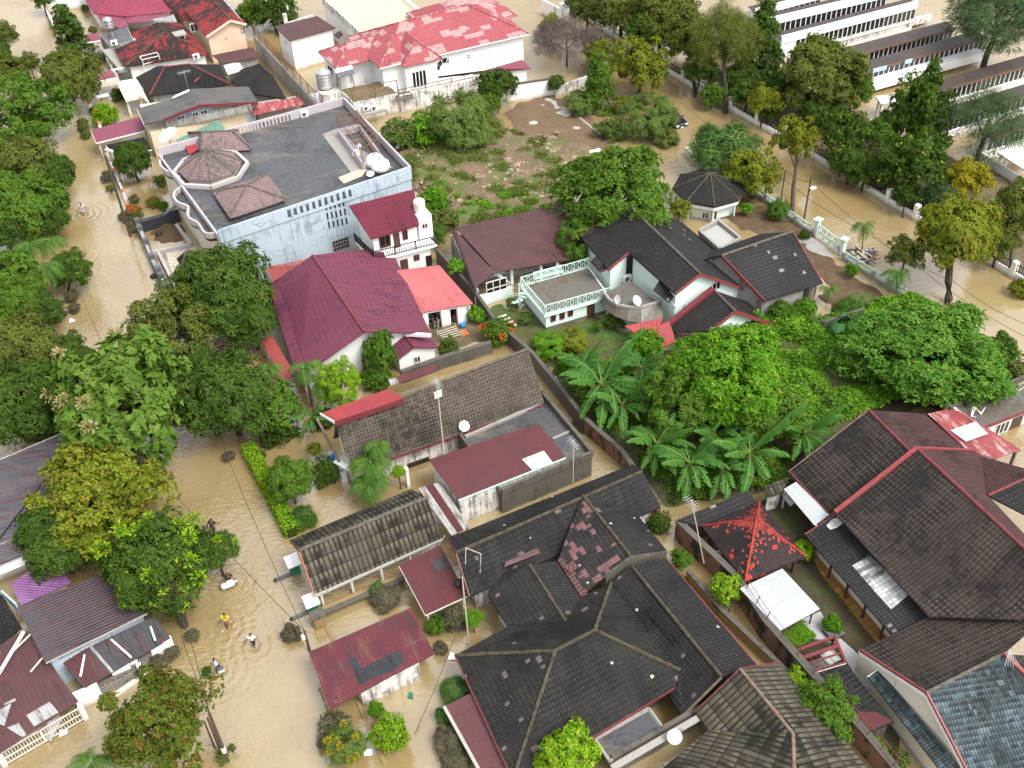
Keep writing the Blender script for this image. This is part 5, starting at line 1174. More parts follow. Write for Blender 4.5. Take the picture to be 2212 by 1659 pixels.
# tan roof terrace and its parapet
zd = 4.6; q = [V('10', 905, 300, zd), V('10', 1450, 140, zd), V('10', 1230, -20, zd), V('10', 600, 45, zd)]; q[2] = q[1] + W * 11; q[3] = q[0] + W * 13
td = thing('flat_roof_building', 'white block with tan tiled flat roof terrace behind red roof', 'building', gnd(mid(*q))); walls(td, 'white_wall', inset(q, .03), -1.2, zd - .2); obj('roof_deck', MB().prism(q, zd - .2, zd), 'tan_deck', td)
parapet(td, q[3], q[0], zd - .3, zd + .7, 'stained_white', .3); parapet(td, q[1], q[2], zd - .3, zd + .5, 'white_wall', .35); parapet(td, q[2], q[3], zd - .3, zd + .5, 'stained_white', .3)
# annex with maroon sheet
q = [V('10', 310, 345, 4.3), V('10', 702, 236, 4.3), V('10', 545, 135, 4.7), V('10', 180, 222, 4.7)]
t = thing('house', 'small white annex with faded maroon sheet roof by rusty fence', 'house', gnd(mid(*q))); roof(t, 'sheet_darkmaroon', [q], .1); i_ = inset(q, .35); walls(t, 'white_wall', i_, -1.2, 4.2); win(t, i_[3], i_[0], '10', (270, 340), (295, 380), 'white_paint', 'opening')
q = [V('10', 685, 295, 2.9), V('10', 725, 330, 2.9), V('10', 765, 290, 3.2), V('10', 735, 258, 3.2)]; obj('window_hood', MB().shell([q], .06), 'sheet_darkmaroon', t)
# service yard in front of white house: raised slab, wall, fence
zs = 2.4
q = [V('10', 560, 800, zs), V('10', 1225, 780, zs), V('10', 1130, 690, zs), V('10', 430, 640, zs)]
t = thing('service_block', 'stained low service block with flat roof below white house', 'building', gnd(mid(*q)))
q = [V('10', 850, 870, zs), V('10', 1230, 790, zs), V('10', 1105, 680, zs), V('10', 560, 700, zs)]; q[3] = q[0] + (q[2] - q[1])
walls(t, 'stained_white', q, -1.2, zs); obj('roof_deck', MB().prism(inset(q, .15), zs, zs + .02, False), 'rubble_earth', t); obj('ledge', MB().bar(V('10', 930, 975, 1.3), V('10', 1130, 930, 1.3), .5, .25), 'concrete', t)
railing(t, q[0], q[1], 1.7, 'rust_iron', 3.2, .07, 3.2)
q2 = [V('10', 590, 790, zs + .3), V('10', 755, 755, zs + .3), V('10', 660, 690, zs + .3), V('10', 520, 725, zs + .3)]; obj('tank_platform', MB().prism(q2, -1.2, zs), 'stained_white', t)
tk = thing('water_tank', 'ribbed stainless steel water tank on service block roof', 'water tank', V('10', 618, 745, zs))
obj('body', MB().lathe(V('10', 618, 745, zs), [(.95, .2)] + [(.95 + (.06 if k % 2 else 0), .3 + k * .2) for k in range(9)] + [(.93, 2.1), (.4, 2.4), (.12, 2.42)], 20), 'steel', tk); obj('lid', MB().lathe(V('10', 618, 745, zs + 2.4), [(.25, 0), (.25, .08), (.1, .14)], 12), 'steel', tk); obj('stand', MB().lathe(V('10', 618, 745, zs), [(.8, 0), (.9, .22)], 14), 'rust_iron', tk)
o = thing('solar_heater', 'white solar water heater on rusty trestle by white house', 'water heater', V('10', 790, 740, zs)); p = V('10', 790, 740, zs); mb = MB()
for i in (-1, 1):
 for j_ in (-1, 1): mb.bar(p + U * i * .9 + W * j_ * .6, p + U * i * .8 + W * j_ * .5 + Z * 2, .06)
 mb.bar(p + U * i * .9 - W * .6, p + U * i * .8 + W * .5 + Z * 2, .05); mb.bar(p + U * i * .9 + W * .6, p + U * i * .8 - W * .5 + Z * 2, .05)
obj('trestle', mb, 'rust_iron', o); obj('tank', MB().tube([p - U * 1.1 + Z * 2.3, p + U * 1.1 + Z * 2.3], .3, 10), 'dish_white', o); obj('panel', MB().shell([[p - U * 1.1 - W * .9 + Z * 1.9, p + U * 1.1 - W * .9 + Z * 1.9, p + U * 1.1 + Z * 2.35, p - U * 1.1 + Z * 2.35]], .06), 'slate', o)
for x, lb_ in ((955, 'white air conditioner on service wall, left of the pair'), (1022, 'white air conditioner on service wall, right of the pair')): acunit(lb_, onwall(q[0], q[1], '10', x, 925) - W * .25, -W)
# front boundary wall of the white house
t = thing('boundary_wall', 'dirty white boundary wall with rail in front of white house', 'wall', gnd(V('10', 1550, 800)))
p1, p2 = V('10', 1240, 800, 2.3), V('10', 1900, 655, 2.3); obj('wall', MB().bar(Vector((p1.x, p1.y, .5)), Vector((p2.x, p2.y, .5)), .25, 3.4), 'stained_white', t); railing(t, p1, p2, .6, 'rust_iron', 1.6, .04, 3)
obj('canopy', MB().shell([[V('10', 1200, 850, 1.9), V('10', 1370, 830, 1.8), V('10', 1330, 770, 2.3), V('10', 1215, 790, 2.3)]], .06), 'mossy_deck', t)
t = thing('boundary_wall', 'clean white boundary wall panel beside the vacant lot', 'wall', gnd(V('20', 200, 800)))
p1, p2 = V('20', 5, 722, 2.2), V('20', 415, 662, 2.2); obj('wall', MB().bar(Vector((p1.x, p1.y, .5)), Vector((p2.x, p2.y, .5)), .25, 3.3), 'white_wall', t); obj('coping', MB().bar(p1 + Z * .02, p2 + Z * .02, .35, .14), 'mossy_wall', t)
t = thing('boundary_wall', 'low stained wall continuing right of clean white panel', 'wall', gnd(V('20', 550, 720)))
p1, p2 = V('20', 420, 745, 1.1), V('20', 690, 650, 1.1); obj('wall', MB().bar(Vector((p1.x, p1.y, .1)), Vector((p2.x, p2.y, .1)), .25, 2.2), 'stained_white', t)
# tall grey wall with rusty mesh fence on the left of the white house
t = thing('boundary_wall', 'tall grey streaked wall topped by rusty mesh fence', 'wall', gnd(V('10', 280, 620)))
p1, p2 = V('10', 15, 300, 2.6), V('10', 540, 870, 2.6); obj('wall', MB().bar(Vector((p1.x, p1.y, .8)), Vector((p2.x, p2.y, .8)), .3, 3.6), 'grey_wall', t); railing(t, p1, p2, 1.5, 'rust_iron', .45, .04, 2.5, 'mesh_fence')
t = thing('boundary_wall', 'weathered grey garden wall with posts at top left of white block', 'wall', gnd(V('10', 420, 100)))
p1, p2 = V('10', 280, 190, 2.4), V('10', 520, 110, 2.4); obj('wall', MB().bar(Vector((p1.x, p1.y, .6)), Vector((p2.x, p2.y, .6)), .25, 3.4), 'stained_white', t)
for p in (V('10', 280, 50, 3.3), p1): obj('pier', MB().box((p.x, p.y, -1), .5, .5, 4.6), 'stained_white', t)
# gate walls by the water at the top
t = thing('boundary_wall', 'white campus gate wall at the top edge beside brown water', 'wall', gnd(V('20', 400, 60)))
p1, p2 = V('20', 310, -10, 2.2), V('20', 510, 95, 2.2); obj('wall', MB().bar(Vector((p1.x, p1.y, .6)), Vector((p2.x, p2.y, .6)), .3, 3.2), 'white_wall', t)
for x, y in ((480, 40), (515, 50)): p = V('20', x, y, 3); obj('pier', MB().box((p.x, p.y, -1), .6, .6, 4.2), 'white_wall', t)
obj('gate', MB().bar(V('20', 540, 55, 1.2), V('20', 600, 95, 1.2), .08, 2.6), 'black_iron', t)
# ================================================================ top left houses
def simple(label, rm, wm, faces, wq, wz, rid=(), cap='moss_ridge', cat='house', name='house', o=.45, th=.14, fas=None):
 allp = [p for f in faces for p in f]; t = thing(name, label, cat, gnd(mid(*allp))); ro = roof(t, rm, faces, th)
 for p, q_ in rid: ridge(ro, p, q_, cap, .12)
 if wq: walls(t, wm, inset(wq, o), -1.2, wz)
 return t
v = lambda x, y, z: V('00', x, y, z)
# magenta roofed house
T1, T2, N0, N1_, N2_ = v(900, -130, 4.2), v(1240, -140, 4.2), v(790, 112, 2.6), v(1000, 70, 2.6), v(1455, 95, 2.6)
t = simple('magenta hip roofed house at top left edge', 'tile_magenta', 'white_wall', [[N0, v(1060, 138, 2.6), v(1130, -20, 3.8), v(900, -20, 3.9)], [v(1060, 138, 2.65), N2_, v(1250, -30, 3.9), v(1130, -20, 3.85)], [v(660, -100, 2.6), N0, v(900, -20, 3.9)], [N2_, v(1380, -60, 2.7), v(1250, -30, 3.9)]], [N0, N2_, v(1380, -60, 2.6), v(660, -100, 2.6)], 2.5, [(N0, v(900, -20, 3.9)), (v(1060, 138, 2.65), v(1130, -20, 3.85))], 'tile_magenta')
q = [v(870, 185, 2.0), v(1010, 240, 2.0), v(1085, 215, 2.0), v(1040, 115, 2.5), v(815, 115, 2.5)]; obj('porch_roof', MB().shell([q], .08), 'sheet_mauve', t); q = [v(1085, 195, 2.1), v(1280, 185, 2.1), v(1450, 120, 2.5), v(1055, 140, 2.5)]; obj('porch_roof', MB().shell([q], .08), 'sheet_mauve', t)
obj('side_sheet', MB().shell([[v(1290, 190, 2.0), v(1500, 185, 2.0), v(1470, 120, 2.4), v(1280, 165, 2.4)]], .05), 'sheet_galv', t)
# peach gabled house with mossy red roof
zg = 4.6; gl_, gr_ = v(1745, 312, 4.0), v(2085, 203, 4.0); ga_ = apex(gl_, gr_, '00', 1950, 172)
fb = W * 11; t = thing('house', 'peach gabled house with mossy red roof and small windows', 'house', gnd(mid(gl_, gr_, gl_ + fb)))
ro, wq = gable(t, 'tile_redmoss', 'peach_wall', gl_ + fb, gl_, gr_, gr_ + fb, ga_ + fb, ga_, .5, .35, .14, -1.2, 'moss_ridge'); fascia(t, gl_, ga_, 'peach_wall', .3); fascia(t, ga_, gr_, 'peach_wall', .3)
win(t, wq[1], wq[2], '00', (1895, 275), (1998, 300), 'window_wood', 'glass_dark', 2); win(t, wq[1], wq[2], '00', (2018, 250), (2068, 275), 'window_wood', 'glass_dark', 1)
pr_ = RP(gr_, gr_ + W, (ga_.z - gr_.z) / ((gr_ - gl_).length / 2), True); obj('pale_sheet', MB().shell([[pr_('00', 1990, 180) + Z * .04, pr_('00', 2060, 192) + Z * .04, pr_('00', 1920, 0) + Z * .04, pr_('00', 1845, 0) + Z * .04]], .02), 'sheet_galv', t)
q = [v(1560, 160, 3.4), v(1640, 170, 3.4), v(1500, -40, 4.6), v(1380, 0, 3.6)]; t2 = simple('mossy red side roof left of the peach gable', 'tile_redmoss', 'peach_wall', [[v(1560, 165, 3.0), v(1650, 175, 3.6), v(1745, 40, 4.8), v(1690, -60, 4.8), v(1375, -5, 3.0)]], [v(1560, 165, 2), v(1650, 175, 2), v(1500, -60, 2), v(1375, -5, 2)], 3.0)
win(t2, v(1600, 270, 2.6), v(1690, 255, 2.6), '00', (1605, 205), (1680, 260), 'white_paint', 'glass_dark', 1); obj('side_wall', MB().bar(v(1570, 240, 1.2), v(1700, 225, 1.2), .2, 3.2), 'peach_wall', t2)
# red mossy hip
z1 = 2.6; ap3 = v(1400, 272, 4.2); ap4 = v(1330, 190, 4.1)
pts = [v(1060, 565, z1), v(1770, 455, z1), v(1545, 200, z1), v(1480, 190, z1 + .4), v(1320, 190, z1 + .6), v(1112, 278, z1), v(1150, 335, z1), v(968, 422, z1)]
ro_f = [[pts[0], pts[1], ap3], [pts[1], pts[2], ap3], [pts[2], pts[3], ap4, ap3], [pts[3], pts[5], ap4], [pts[5], pts[6], ap3, ap4], [pts[6], pts[7], ap3], [pts[7], pts[0], ap3]]
t = simple('red hip roofed house blackened by moss, top left', 'tile_redmoss', 'white_wall', ro_f, [pts[0], pts[1], pts[2], pts[5]], 2.5, [(pts[0], ap3), (pts[1], ap3), (ap3, ap4), (pts[7], ap3)]); obj('gutter', MB().bar(v(940, 595, 2.0), v(1600, 470, 2.2), .2, .18), 'white_paint', t); obj('gutter', MB().bar(v(1600, 470, 2.2), v(1720, 425, 2.4), .2, .18), 'white_paint', t)
# black hip with red ridges
z1 = 2.6; L, BL_, R_, TR, TL = v(1150, 655, z1), v(1265, 810, z1), v(1945, 712, z1), v(1855, 545, z1), v(1390, 565, z1); ra_, rb_ = v(1400, 590, 4.0), v(1605, 548, 4.0)
ra_, rb_ = v(1395, 568, 3.9), v(1600, 542, 3.9)
t = simple('black hip roofed house with dark red ridges, top left', 'tile_black', 'grey_wall', [[BL_, R_, rb_, ra_], [L, BL_, ra_], [R_, TR, rb_], [TR, v(1330, 560, z1), L, ra_, rb_]], [BL_, R_, TR, L], 2.5, [(BL_, ra_), (R_, rb_), (ra_, rb_), (v(1690, 660, 3.2), v(1640, 700, 3.0))], 'maroon_paint')
o = thing('antenna', 'small white television aerial on black red-ridged roof', 'antenna', v(1590, 740, 3.0)); p = v(1590, 740, 3.0); obj('mast', MB().tube([p, p + Z * 2.2], .03, 5), 'steel', o); mb = MB(); mb.bar(p + Z * 2 - U * .8, p + Z * 2 + U * .8, .05)
for k in range(6): mb.bar(p + Z * 2 + U * (-.7 + k * .28) - W * .5, p + Z * 2 + U * (-.7 + k * .28) + W * .5, .03)
obj('rods', mb, 'steel', o)
# black roof to the right of it
z1 = 2.6; t = simple('plain black tiled roof beside tall grey wall', 'tile_black', 'grey_wall', [[v(1955, 690, z1), v(2130, 790, z1), P(620, 214, z1), P(590, 165, 3.6), P(560, 137, 3.6)], [v(1955, 690, z1), P(560, 137, 3.6), P(520, 150, z1)]], [v(1955, 690, z1), v(2130, 790, z1), P(620, 214, z1), P(575, 150, z1)], 2.4, [(P(590, 165, 3.6), P(560, 137, 3.6))])
t = simple('low maroon sheet roof left of tall grey wall', 'sheet_darkmaroon', 'grey_wall', [[v(1885, 540, 2.0), v(2200, 480, 2.0), v(2140, 398, 2.4), v(1795, 468, 2.4)]], [v(1885, 540, 2), v(2200, 480, 2), v(2140, 398, 2), v(1795, 468, 2)], 1.9, th=.08)
t = simple('small white tarpaulin roof between black roofs', 'offwhite', 'grey_wall', [[v(1930, 632, 2.5), v(2062, 592, 2.5), v(2030, 530, 2.8), v(1892, 552, 2.8)]], [v(1930, 632, 2), v(2062, 592, 2), v(2030, 530, 2), v(1892, 552, 2)], 2.3, th=.06)
# grey gabled house, cream and pale blue
r0, r1q = v(1620, 752, 5.3), v(1690, 892, 5.3); gl_ = onwall(r1q, r1q + U, '00', 1385, 1012); gr_ = onwall(r1q, r1q + U, '00', 2185, 868)
t = thing('house', 'cream and pale blue house with low grey brown gable roof', 'house', gnd(mid(gl_, gr_, r0))); bk = r0 - r1q; plg = RP(gl_, gl_ + W, (r1q.z - gl_.z) / max(.5, (r1q - gl_).dot(U)))
sA, sB, sC = plg('00', 1220, 1052), plg('00', 1160, 920), plg('00', 1450, 835)
ro = roof(t, 'sheet_grey', [[r1q, r0, sC, sB, sA, gl_]], .12); ro2 = roof(t, 'sheet_grey', [[r1q, gr_, gr_ + bk, r0]], .12); fascia(t, r1q, gl_, 'maroon_paint', .35); fascia(t, r1q, gr_, 'maroon_paint', .35); fascia(t, sA, sB, 'white_paint', .15); obj('skylight', MB().shell([[p + Z * .03 for p in (plg('00', 1455, 838), plg('00', 1470, 815), plg('00', 1600, 755), plg('00', 1605, 775))]], .02), 'offwhite', t)
w1, w2 = gl_ + U * .3 + W * .9, gr_ - U * .4 + W * .9; mb = MB(); mb.add([f0(w1), f0(w2), w2 - Z * .15, r1q + W * .9 - Z * .2, w1 - Z * .15], [[0, 1, 2, 3, 4]]); obj('upper_wall', mb, 'blue_wall', t)
for p1, p2 in (((1625, 955), (1680, 978)), ((1695, 940), (1755, 962)), ((1500, 990), (1565, 1005))): win(t, w1, w2, '00', p1, p2, 'white_paint', 'glass_dark', 1)
for x in (1800, 1840): win(t, w1, w2, '00', (x, 915), (x + 36, 950), 'offwhite', 'glass_dark', 1, 1)
win(t, w1, w2, '00', (1960, 900), (2120, 925), 'white_paint', 'glass_dark', 4)
ca, cb = V('00', 1235, 1065, 2.9), V('00', 2150, 950, 2.9); ca = sA + U * .4 - Z * .2; cb = onwall(ca, ca + U, '00', 1940, 1000); cb.z = ca.z
walls(t, 'cream_wall', [Vector((ca.x, ca.y, 0)), Vector((cb.x, cb.y, 0)) + U * 2, Vector((cb.x, cb.y, 0)) + U * 2 + W * 5, Vector((ca.x, ca.y, 0)) + W * 5], -1.2, 3.1, 'lower_wall')
p1, p2 = V('00', 1455, 1092, 3.0), V('00', 2135, 950, 3.0); railing(t, p1, p2, 1.0, 'steel', 1.6, .06, 1.6); obj('balcony_panel', MB().bar(p1 + Z * .5, p2 + Z * .5, .05, .85), 'sheet_galv', t)
walls(t, 'cream_wall', [v(1235, 1075, 0), v(1300, 1225, 0), v(1830, 1100, 0), v(1750, 1000, 0)], -1.2, 2.95, 'lower_wall')
q = [v(1500, 1212, 2.6), v(1925, 1105, 2.9), v(1845, 1015, 3.4)]; g_ = thing('lean_to', 'green translucent sheet roof against cream wall', 'lean-to', gnd(mid(*q))); roof(g_, 'sheet_green', [[q[0], q[1], q[2], v(1490, 1185, 2.8)]], .05); col(g_, q[0] + W * .1, -1, 2.5, .1, 'steel'); col(g_, q[1] + W * .1, -1, 2.8, .1, 'steel')
t = simple('striped grey and maroon sheet roofs below tall grey wall', 'sheet_redrust', 'grey_wall', [[V('10', 10, 975, 2.6), V('10', 440, 880, 2.6), V('10', 385, 820, 3.0), V('10', -40, 890, 3.0)]], [V('10', 10, 975, 2), V('10', 440, 880, 2), V('10', 385, 820, 2), V('10', -40, 890, 2)], 2.4, th=.07)
# carports along the left street
def carport(label, q, m, post='offwhite', wall=None):
 t = thing('carport', label, 'carport', gnd(mid(*q))); roof(t, m, [q], .09); fascia(t, q[0], q[1], 'white_paint', .15); fascia(t, q[0], q[3], 'white_paint', .15)
 for p in inset(q, .3): col(t, p, -1, p.z - .08, .14, post)
 return t
carport('mauve sheet carport facing flooded street, lowest of its row', [v(815, 1208, 2.3), v(1225, 1105, 2.3), v(1185, 985, 2.7), v(770, 1105, 2.6)], 'sheet_mauve')
carport('black tiled carport roof behind street lamp', [v(985, 1335, 2.0), v(1285, 1265, 2.2), v(1220, 1160, 2.6), v(895, 1228, 2.4)], 'tile_black')
carport('mauve sheet carport beside round dark tree', [v(800, 690, 2.3), v(988, 655, 2.3), v(942, 590, 2.6), v(768, 630, 2.6)], 'sheet_mauve')
carport('small mauve carport at far end of left street', [v(735, 358, 2.3), v(848, 340, 2.3), v(830, 275, 2.6), v(715, 300, 2.6)], 'sheet_mauve')
t = thing('porch_slab', 'flat cream porch slab with orange edge before black roof', 'porch', gnd(v(1130, 770, 0))); q = [v(1060, 838, 2.5), v(1185, 812, 2.5), v(1270, 880, 2.5), v(1150, 660, 2.5), v(985, 692, 2.5)]
obj('slab', MB().prism([v(1062, 845, 2.5), v(1200, 815, 2.5), v(1270, 880, 2.5), v(1155, 662, 2.5), v(985, 692, 2.5)], 2.2, 2.5), 'cream_paint', t); obj('edge', MB().bar(v(1060, 850, 2.3), v(1190, 830, 2.3), .1, .4), 'orange_tile', t)
for x, y in ((1075, 850), (1190, 830), (1010, 700)): col(t, v(x, y, 2.2) + W * .25, -1, 2.2, .25, 'cream_paint')
walls(t, 'cream_paint', [v(800, 720, 2), v(990, 690, 2), v(975, 670, 2), v(790, 695, 2)], 1.6, 2.2, 'beam')
for p1, p2, lb_ in ((v(380, 50, 1.2), v(470, 250, 1.2), 'low white street wall at top left beside flooded yard'), (v(765, 895, .7), v(845, 1065, .7), 'short street wall with orange capped posts near yellow-green shrub'), (v(905, 1300, .8), v(1050, 1640, .8), 'street wall with orange capped posts beside street lamp'), (v(860, 400, 1.2), v(985, 640, 1.2), 'pale garden wall before red mossy house'), (v(700, 480, .8), v(760, 610, .8), 'low white wall beside round dark tree')):
 t = thing('boundary_wall', lb_, 'wall', gnd(mid(p1, p2))); obj('wall', MB().bar(Vector((p1.x, p1.y, (p1.z - 1) / 2)), Vector((p2.x, p2.y, (p1.z - 1) / 2)), .2, p1.z + 1), 'stained_white', t)
 for k in (0, .5, 1):
  p = p1.lerp(p2, k); obj('pier', MB().box((p.x, p.y, -1), .4, .4, p1.z + 1.4), 'stained_white', t)
  if 'orange' in lb_: obj('cap', MB().lathe(Vector((p.x, p.y, p1.z + .4)), [(.34, 0), (.34, .06), (.05, .25)], 4), 'orange_tile', t)
t = thing('boundary_wall', 'pale yard wall at the very top left edge', 'wall', gnd(v(550, 30, 0))); p1, p2 = v(380, 20, 1.6), v(740, -40, 1.6); obj('wall', MB().bar(Vector((p1.x, p1.y, .3)), Vector((p2.x, p2.y, .3)), .2, 2.6), 'white_wall', t)
# flat roofs between the red and black houses with service gear
t = thing('flat_roof_annex', 'cluttered grey flat roof left of mossy red hip roof', 'building', gnd(v(1000, 320, 0))); q = [v(930, 390, 2.3), v(1130, 340, 2.3), v(1080, 230, 2.3), v(840, 290, 2.3)]; walls(t, 'grey_wall', q, -1, 2.3); obj('roof_deck', MB().prism(inset(q, .1), 2.3, 2.33, False), 'wet_deck', t)
q2 = [v(1000, 600, 2.0), v(985, 560, 2.0), v(860, 420, 2.0), v(930, 410, 2.0), v(1080, 590, 2.0)]; obj('side_deck', MB().prism(q2, 1.7, 2.0), 'concrete', t)
tk = thing('water_tank', 'silver ribbed water tank on cluttered flat roof top left', 'water tank', v(930, 245, 2.3)); obj('body', MB().lathe(v(930, 245, 2.3), [(.6, .1)] + [(.62 + (.05 if k % 2 else 0), .2 + k * .2) for k in range(7)] + [(.55, 1.5), (.1, 1.7)], 16), 'steel', tk); obj('stand', MB().lathe(v(930, 245, 2.3), [(.5, 0), (.6, .12)], 10), 'rust_iron', tk)
acunit('white air conditioner beside red eave on cluttered flat roof', v(970, 380, 2.35), -W); acunit('white air conditioner behind black roof near brick chimney', v(1665, 495, 2.4), -W)
t = thing('chimney', 'small tan masonry chimney between red and black roofs', 'chimney', gnd(v(1575, 510, 0))); p = v(1575, 515, 0); obj('shaft', MB().box((p.x, p.y, -1), 1.2, 1.2, 4.3), 'ochre_wall', t); obj('cap', MB().box((p.x, p.y, 3.7), 1.6, 1.5, .2), 'grey_wall', t)
for i in (-1, 1): obj('cap_post', MB().box((p.x + i * .5, p.y, 3.3), .15, 1.0, .4), 'grey_wall', t)
o = thing('steel_frame', 'white steel tank frame in front of red mossy roof', 'frame', v(1285, 540, 2.0)); p = v(1285, 550, 2.0); mb = MB()
for h in (.6, 1.2): mb.add([], []); [mb.bar(p + U * a_ * 1.1 + W * b_ * .6 + Z * h, p + U * c_ * 1.1 + W * d_ * .6 + Z * h, .07) for a_, b_, c_, d_ in ((-1, -1, 1, -1), (1, -1, 1, 1), (1, 1, -1, 1), (-1, 1, -1, -1))]
obj('rails', mb, 'white_paint', o)
for i in (-1, 1):
 for j_ in (-1, 1): obj('leg', MB().bar(p + U * i * 1.1 + W * j_ * .6 - Z * 2, p + U * i * 1.1 + W * j_ * .6 + Z * 1.2, .07), 'white_paint', o)
for x, lb_ in ((360, 'white air conditioner on blue building roof edge, left one'), (440, 'white air conditioner on blue building roof edge, right one')): acunit(lb_, V('10', x, 985, 6.25), -W)
# tanks on the blue building
for x, y, lb_ in ((1040, 1410, 'round white roof tank nearer the rusty cage'), (1087, 1450, 'round white roof tank nearer the blue parapet')):
 p = V('10', x, y, 6.2); o = thing('water_tank', lb_, 'water tank', p, 'round tanks on blue roof'); obj('body', MB().lathe(p, [(.5, 0), (.85, .25), (.98, .6), (.9, 1.0), (.55, 1.3), (.2, 1.4)], 18), 'dish_white', o, True); obj('lid', MB().lathe(p + Z * 1.38, [(.22, 0), (.2, .08)], 10), 'steel', o)
dish('tiny white dish lying near blue parapet edge', V('10', 1000, 1500, 6.2), .4, Vector((0, -.3, 1)), legs=False, h=.3); dish('tiny white dish beside rusty cage wall', V('10', 880, 1330, 6.2), .42, Vector((0, -.6, .8)), legs=False, h=.4)
o = thing('globe_lamp', 'white globe lamp on cage wall of blue building', 'lamp', V('10', 910, 1330, 6.9)); p = V('10', 910, 1320, 6.9); obj('post', MB().tube([p, p + Z * .9], .04, 6), 'offwhite', o); obj('globe', MB().lathe(p + Z * .85, [(.08, 0), (.24, .12), (.28, .28), (.22, .44), (.05, .52)], 12), 'dish_white', o, True)
dish('large pale mesh dish at far corner of blue roof', V('00', 1450, 1225, 6.2), 1.15, Vector((-.35, -.2, .9)), 'offwhite', True, .9)
# ================================================================ campus school rows (top right)
def wins(t, A, B, s0, s1, z0, z1, fm='school_white', pm='glass_dark', fw=.045, proud=.03):
 d = (B - A); d.z = 0; d.normalize(); O = Vector((A.x, A.y, 0)); n = d.cross(Z)
 if n.dot(CAM - A) < 0: n = -n
 Q = lambda s, z, k=proud: O + d * s + n * k + Z * z
 f = MB(); sm = (s0 + s1) / 2
 for s in (s0, s1): f.bar(Q(s, z0), Q(s, z1), fw, .07, n)
 for z in (z0, z1): f.bar(Q(s0, z, proud + .003), Q(s1, z, proud + .003), .05, fw * .7, Z)
 fo = obj('window', f, fm, t); obj('pane', MB().quad(Q(s0, z0, .015), Q(s1, z0, .015), Q(s1, z1, .015), Q(s0, z1, .015)), pm, fo)
def school(label, l, r, z, par, wh, sill, roofm, n, dep=1.5, zr=.1, band=None, wm='school_white', s0=.01):
 A, B = V('30', *l, z), V('30', *r, z); d = (B - A).normalized(); B = A + d * (B - A).length; bk = W * dep; L = (B - A).length
 t = thing('school_block', label, 'school building', gnd(mid(A, B, A + bk)), 'school blocks on the campus')
 walls(t, wm, [A, B, B + bk, A + bk], -1.2, z - (.75 if par else .15))
 if par:
  obj('parapet', MB().bar(A - W * .06 - Z * par / 2, B - W * .06 - Z * par / 2, .3, par), 'school_white', t); obj('roof', MB().shell([[A + W * .2 - Z * .35, B + W * .2 - Z * .35, B + bk - Z * .2, A + bk - Z * .2]], .1), roofm, t); zt = z - par
 else:
  obj('roof', MB().shell([[A - W * .5 - Z * .1, B - W * .5 - Z * .1, B + bk + Z * zr, A + bk + Z * zr]], .12), roofm, t); fascia(t, A - W * .52 - Z * .1, B - W * .52 - Z * .1, 'rust_iron', .22); zt = z - .35
 p = L * (1 - s0) / n
 for k in range(n): wins(t, A, B, L * s0 + p * (k + .06), L * s0 + p * (k + .96), zt - wh - .25, zt - .05)
 obj('window_sill', MB().bar(A - W * .1 - Z * (z - zt + wh + .31), B - W * .1 - Z * (z - zt + wh + .31), .25, .1), 'school_white', t)
 return t, A, B
school('white school block farthest back, cut by the top edge', (-80, 75), (480, -75), 3.6, 1.0, 1.35, .9, 'sheet_brownschool', 12)
school('white school block second from the top edge with long window band', (40, 150), (1040, -85), 3.6, 1.0, 1.35, .9, 'sheet_brownschool', 23)
t, A, B = school('white school block with grey blank end and streaked balcony below', (140, 305), (1292, 5), 3.9, 1.0, 1.4, .9, 'sheet_brownschool', 26, s0=.11)
b1, b2 = V('30', 140, 480, 1.0), V('30', 1400, 145, 1.0); obj('balcony', MB().bar(b1, b2, .3, 1.0), 'stained_white', t); obj('balcony_floor', MB().shell([[b1 - Z * .4, b2 - Z * .4, b2 + W * 3 - Z * .4, b1 + W * 3 - Z * .4]], .2), 'concrete', t)
school('brown roofed school block just below streaked balcony', (640, 475), (1600, 222), 2.9, 0, 1.3, .9, 'sheet_brownschool', 24)
t, A, B = school('brown roofed school block with light blue eave sheets', (740, 612), (1862, 300), 2.9, 0, 1.35, .9, 'sheet_brownschool', 26)
b1, b2 = V('30', 900, 740, 1.0), V('30', 1860, 470, 1.0); obj('walkway_fascia', MB().bar(b1, b2, .25, 1.0), 'school_white', t); obj('walkway_roof', MB().shell([[b1 + Z * .48, b2 + Z * .48, b2 + W * 2.4 + Z * .48, b1 + W * 2.4 + Z * .48]], .1), 'school_white', t)
for (x0, y0, x1, y1) in ((885, 585, 1000, 555), (1155, 512, 1215, 496), (760, 615, 850, 590)): obj('blue_sheet', MB().bar(V('30', x0, y0, 2.75) - W * .6, V('30', x1, y1, 2.75) - W * .6, .1, .5), 'cloth_blue', t)
school('brown roofed school block behind tall conical tree', (1290, 800), (2330, 500), 2.9, 0, 1.35, .9, 'sheet_brownschool', 25)
school('brown roofed school block partly behind grey-green casuarina', (1560, 985), (2360, 735), 2.9, 0, 1.3, .9, 'sheet_brownschool', 18)
school('brown roofed school block nearest, at the right edge', (1900, 1150), (2400, 990), 2.9, 0, 1.3, .9, 'sheet_brownschool', 11)
t = thing('covered_walkway', 'white flat covered walkway below school at right edge', 'walkway', gnd(V('30', 2100, 1350)))
q = [V('30', 1965, 1290, 2.3), V('30', 2260, 1470, 2.3), V('30', 2330, 1230, 2.3), V('30', 2050, 1255, 2.3)]; obj('roof', MB().prism(q, 2.1, 2.3), 'school_white', t)
for p in inset(q, .4): col(t, p, -1, 2.1, .25, 'school_white')
t = thing('campus_wall', 'low white campus wall by golden leaved tree', 'wall', gnd(V('30', 1950, 1450))); obj('wall', MB().bar(V('30', 1790, 1330, .3), V('30', 2200, 1590, .3), .3, 1.8), 'white_wall', t)
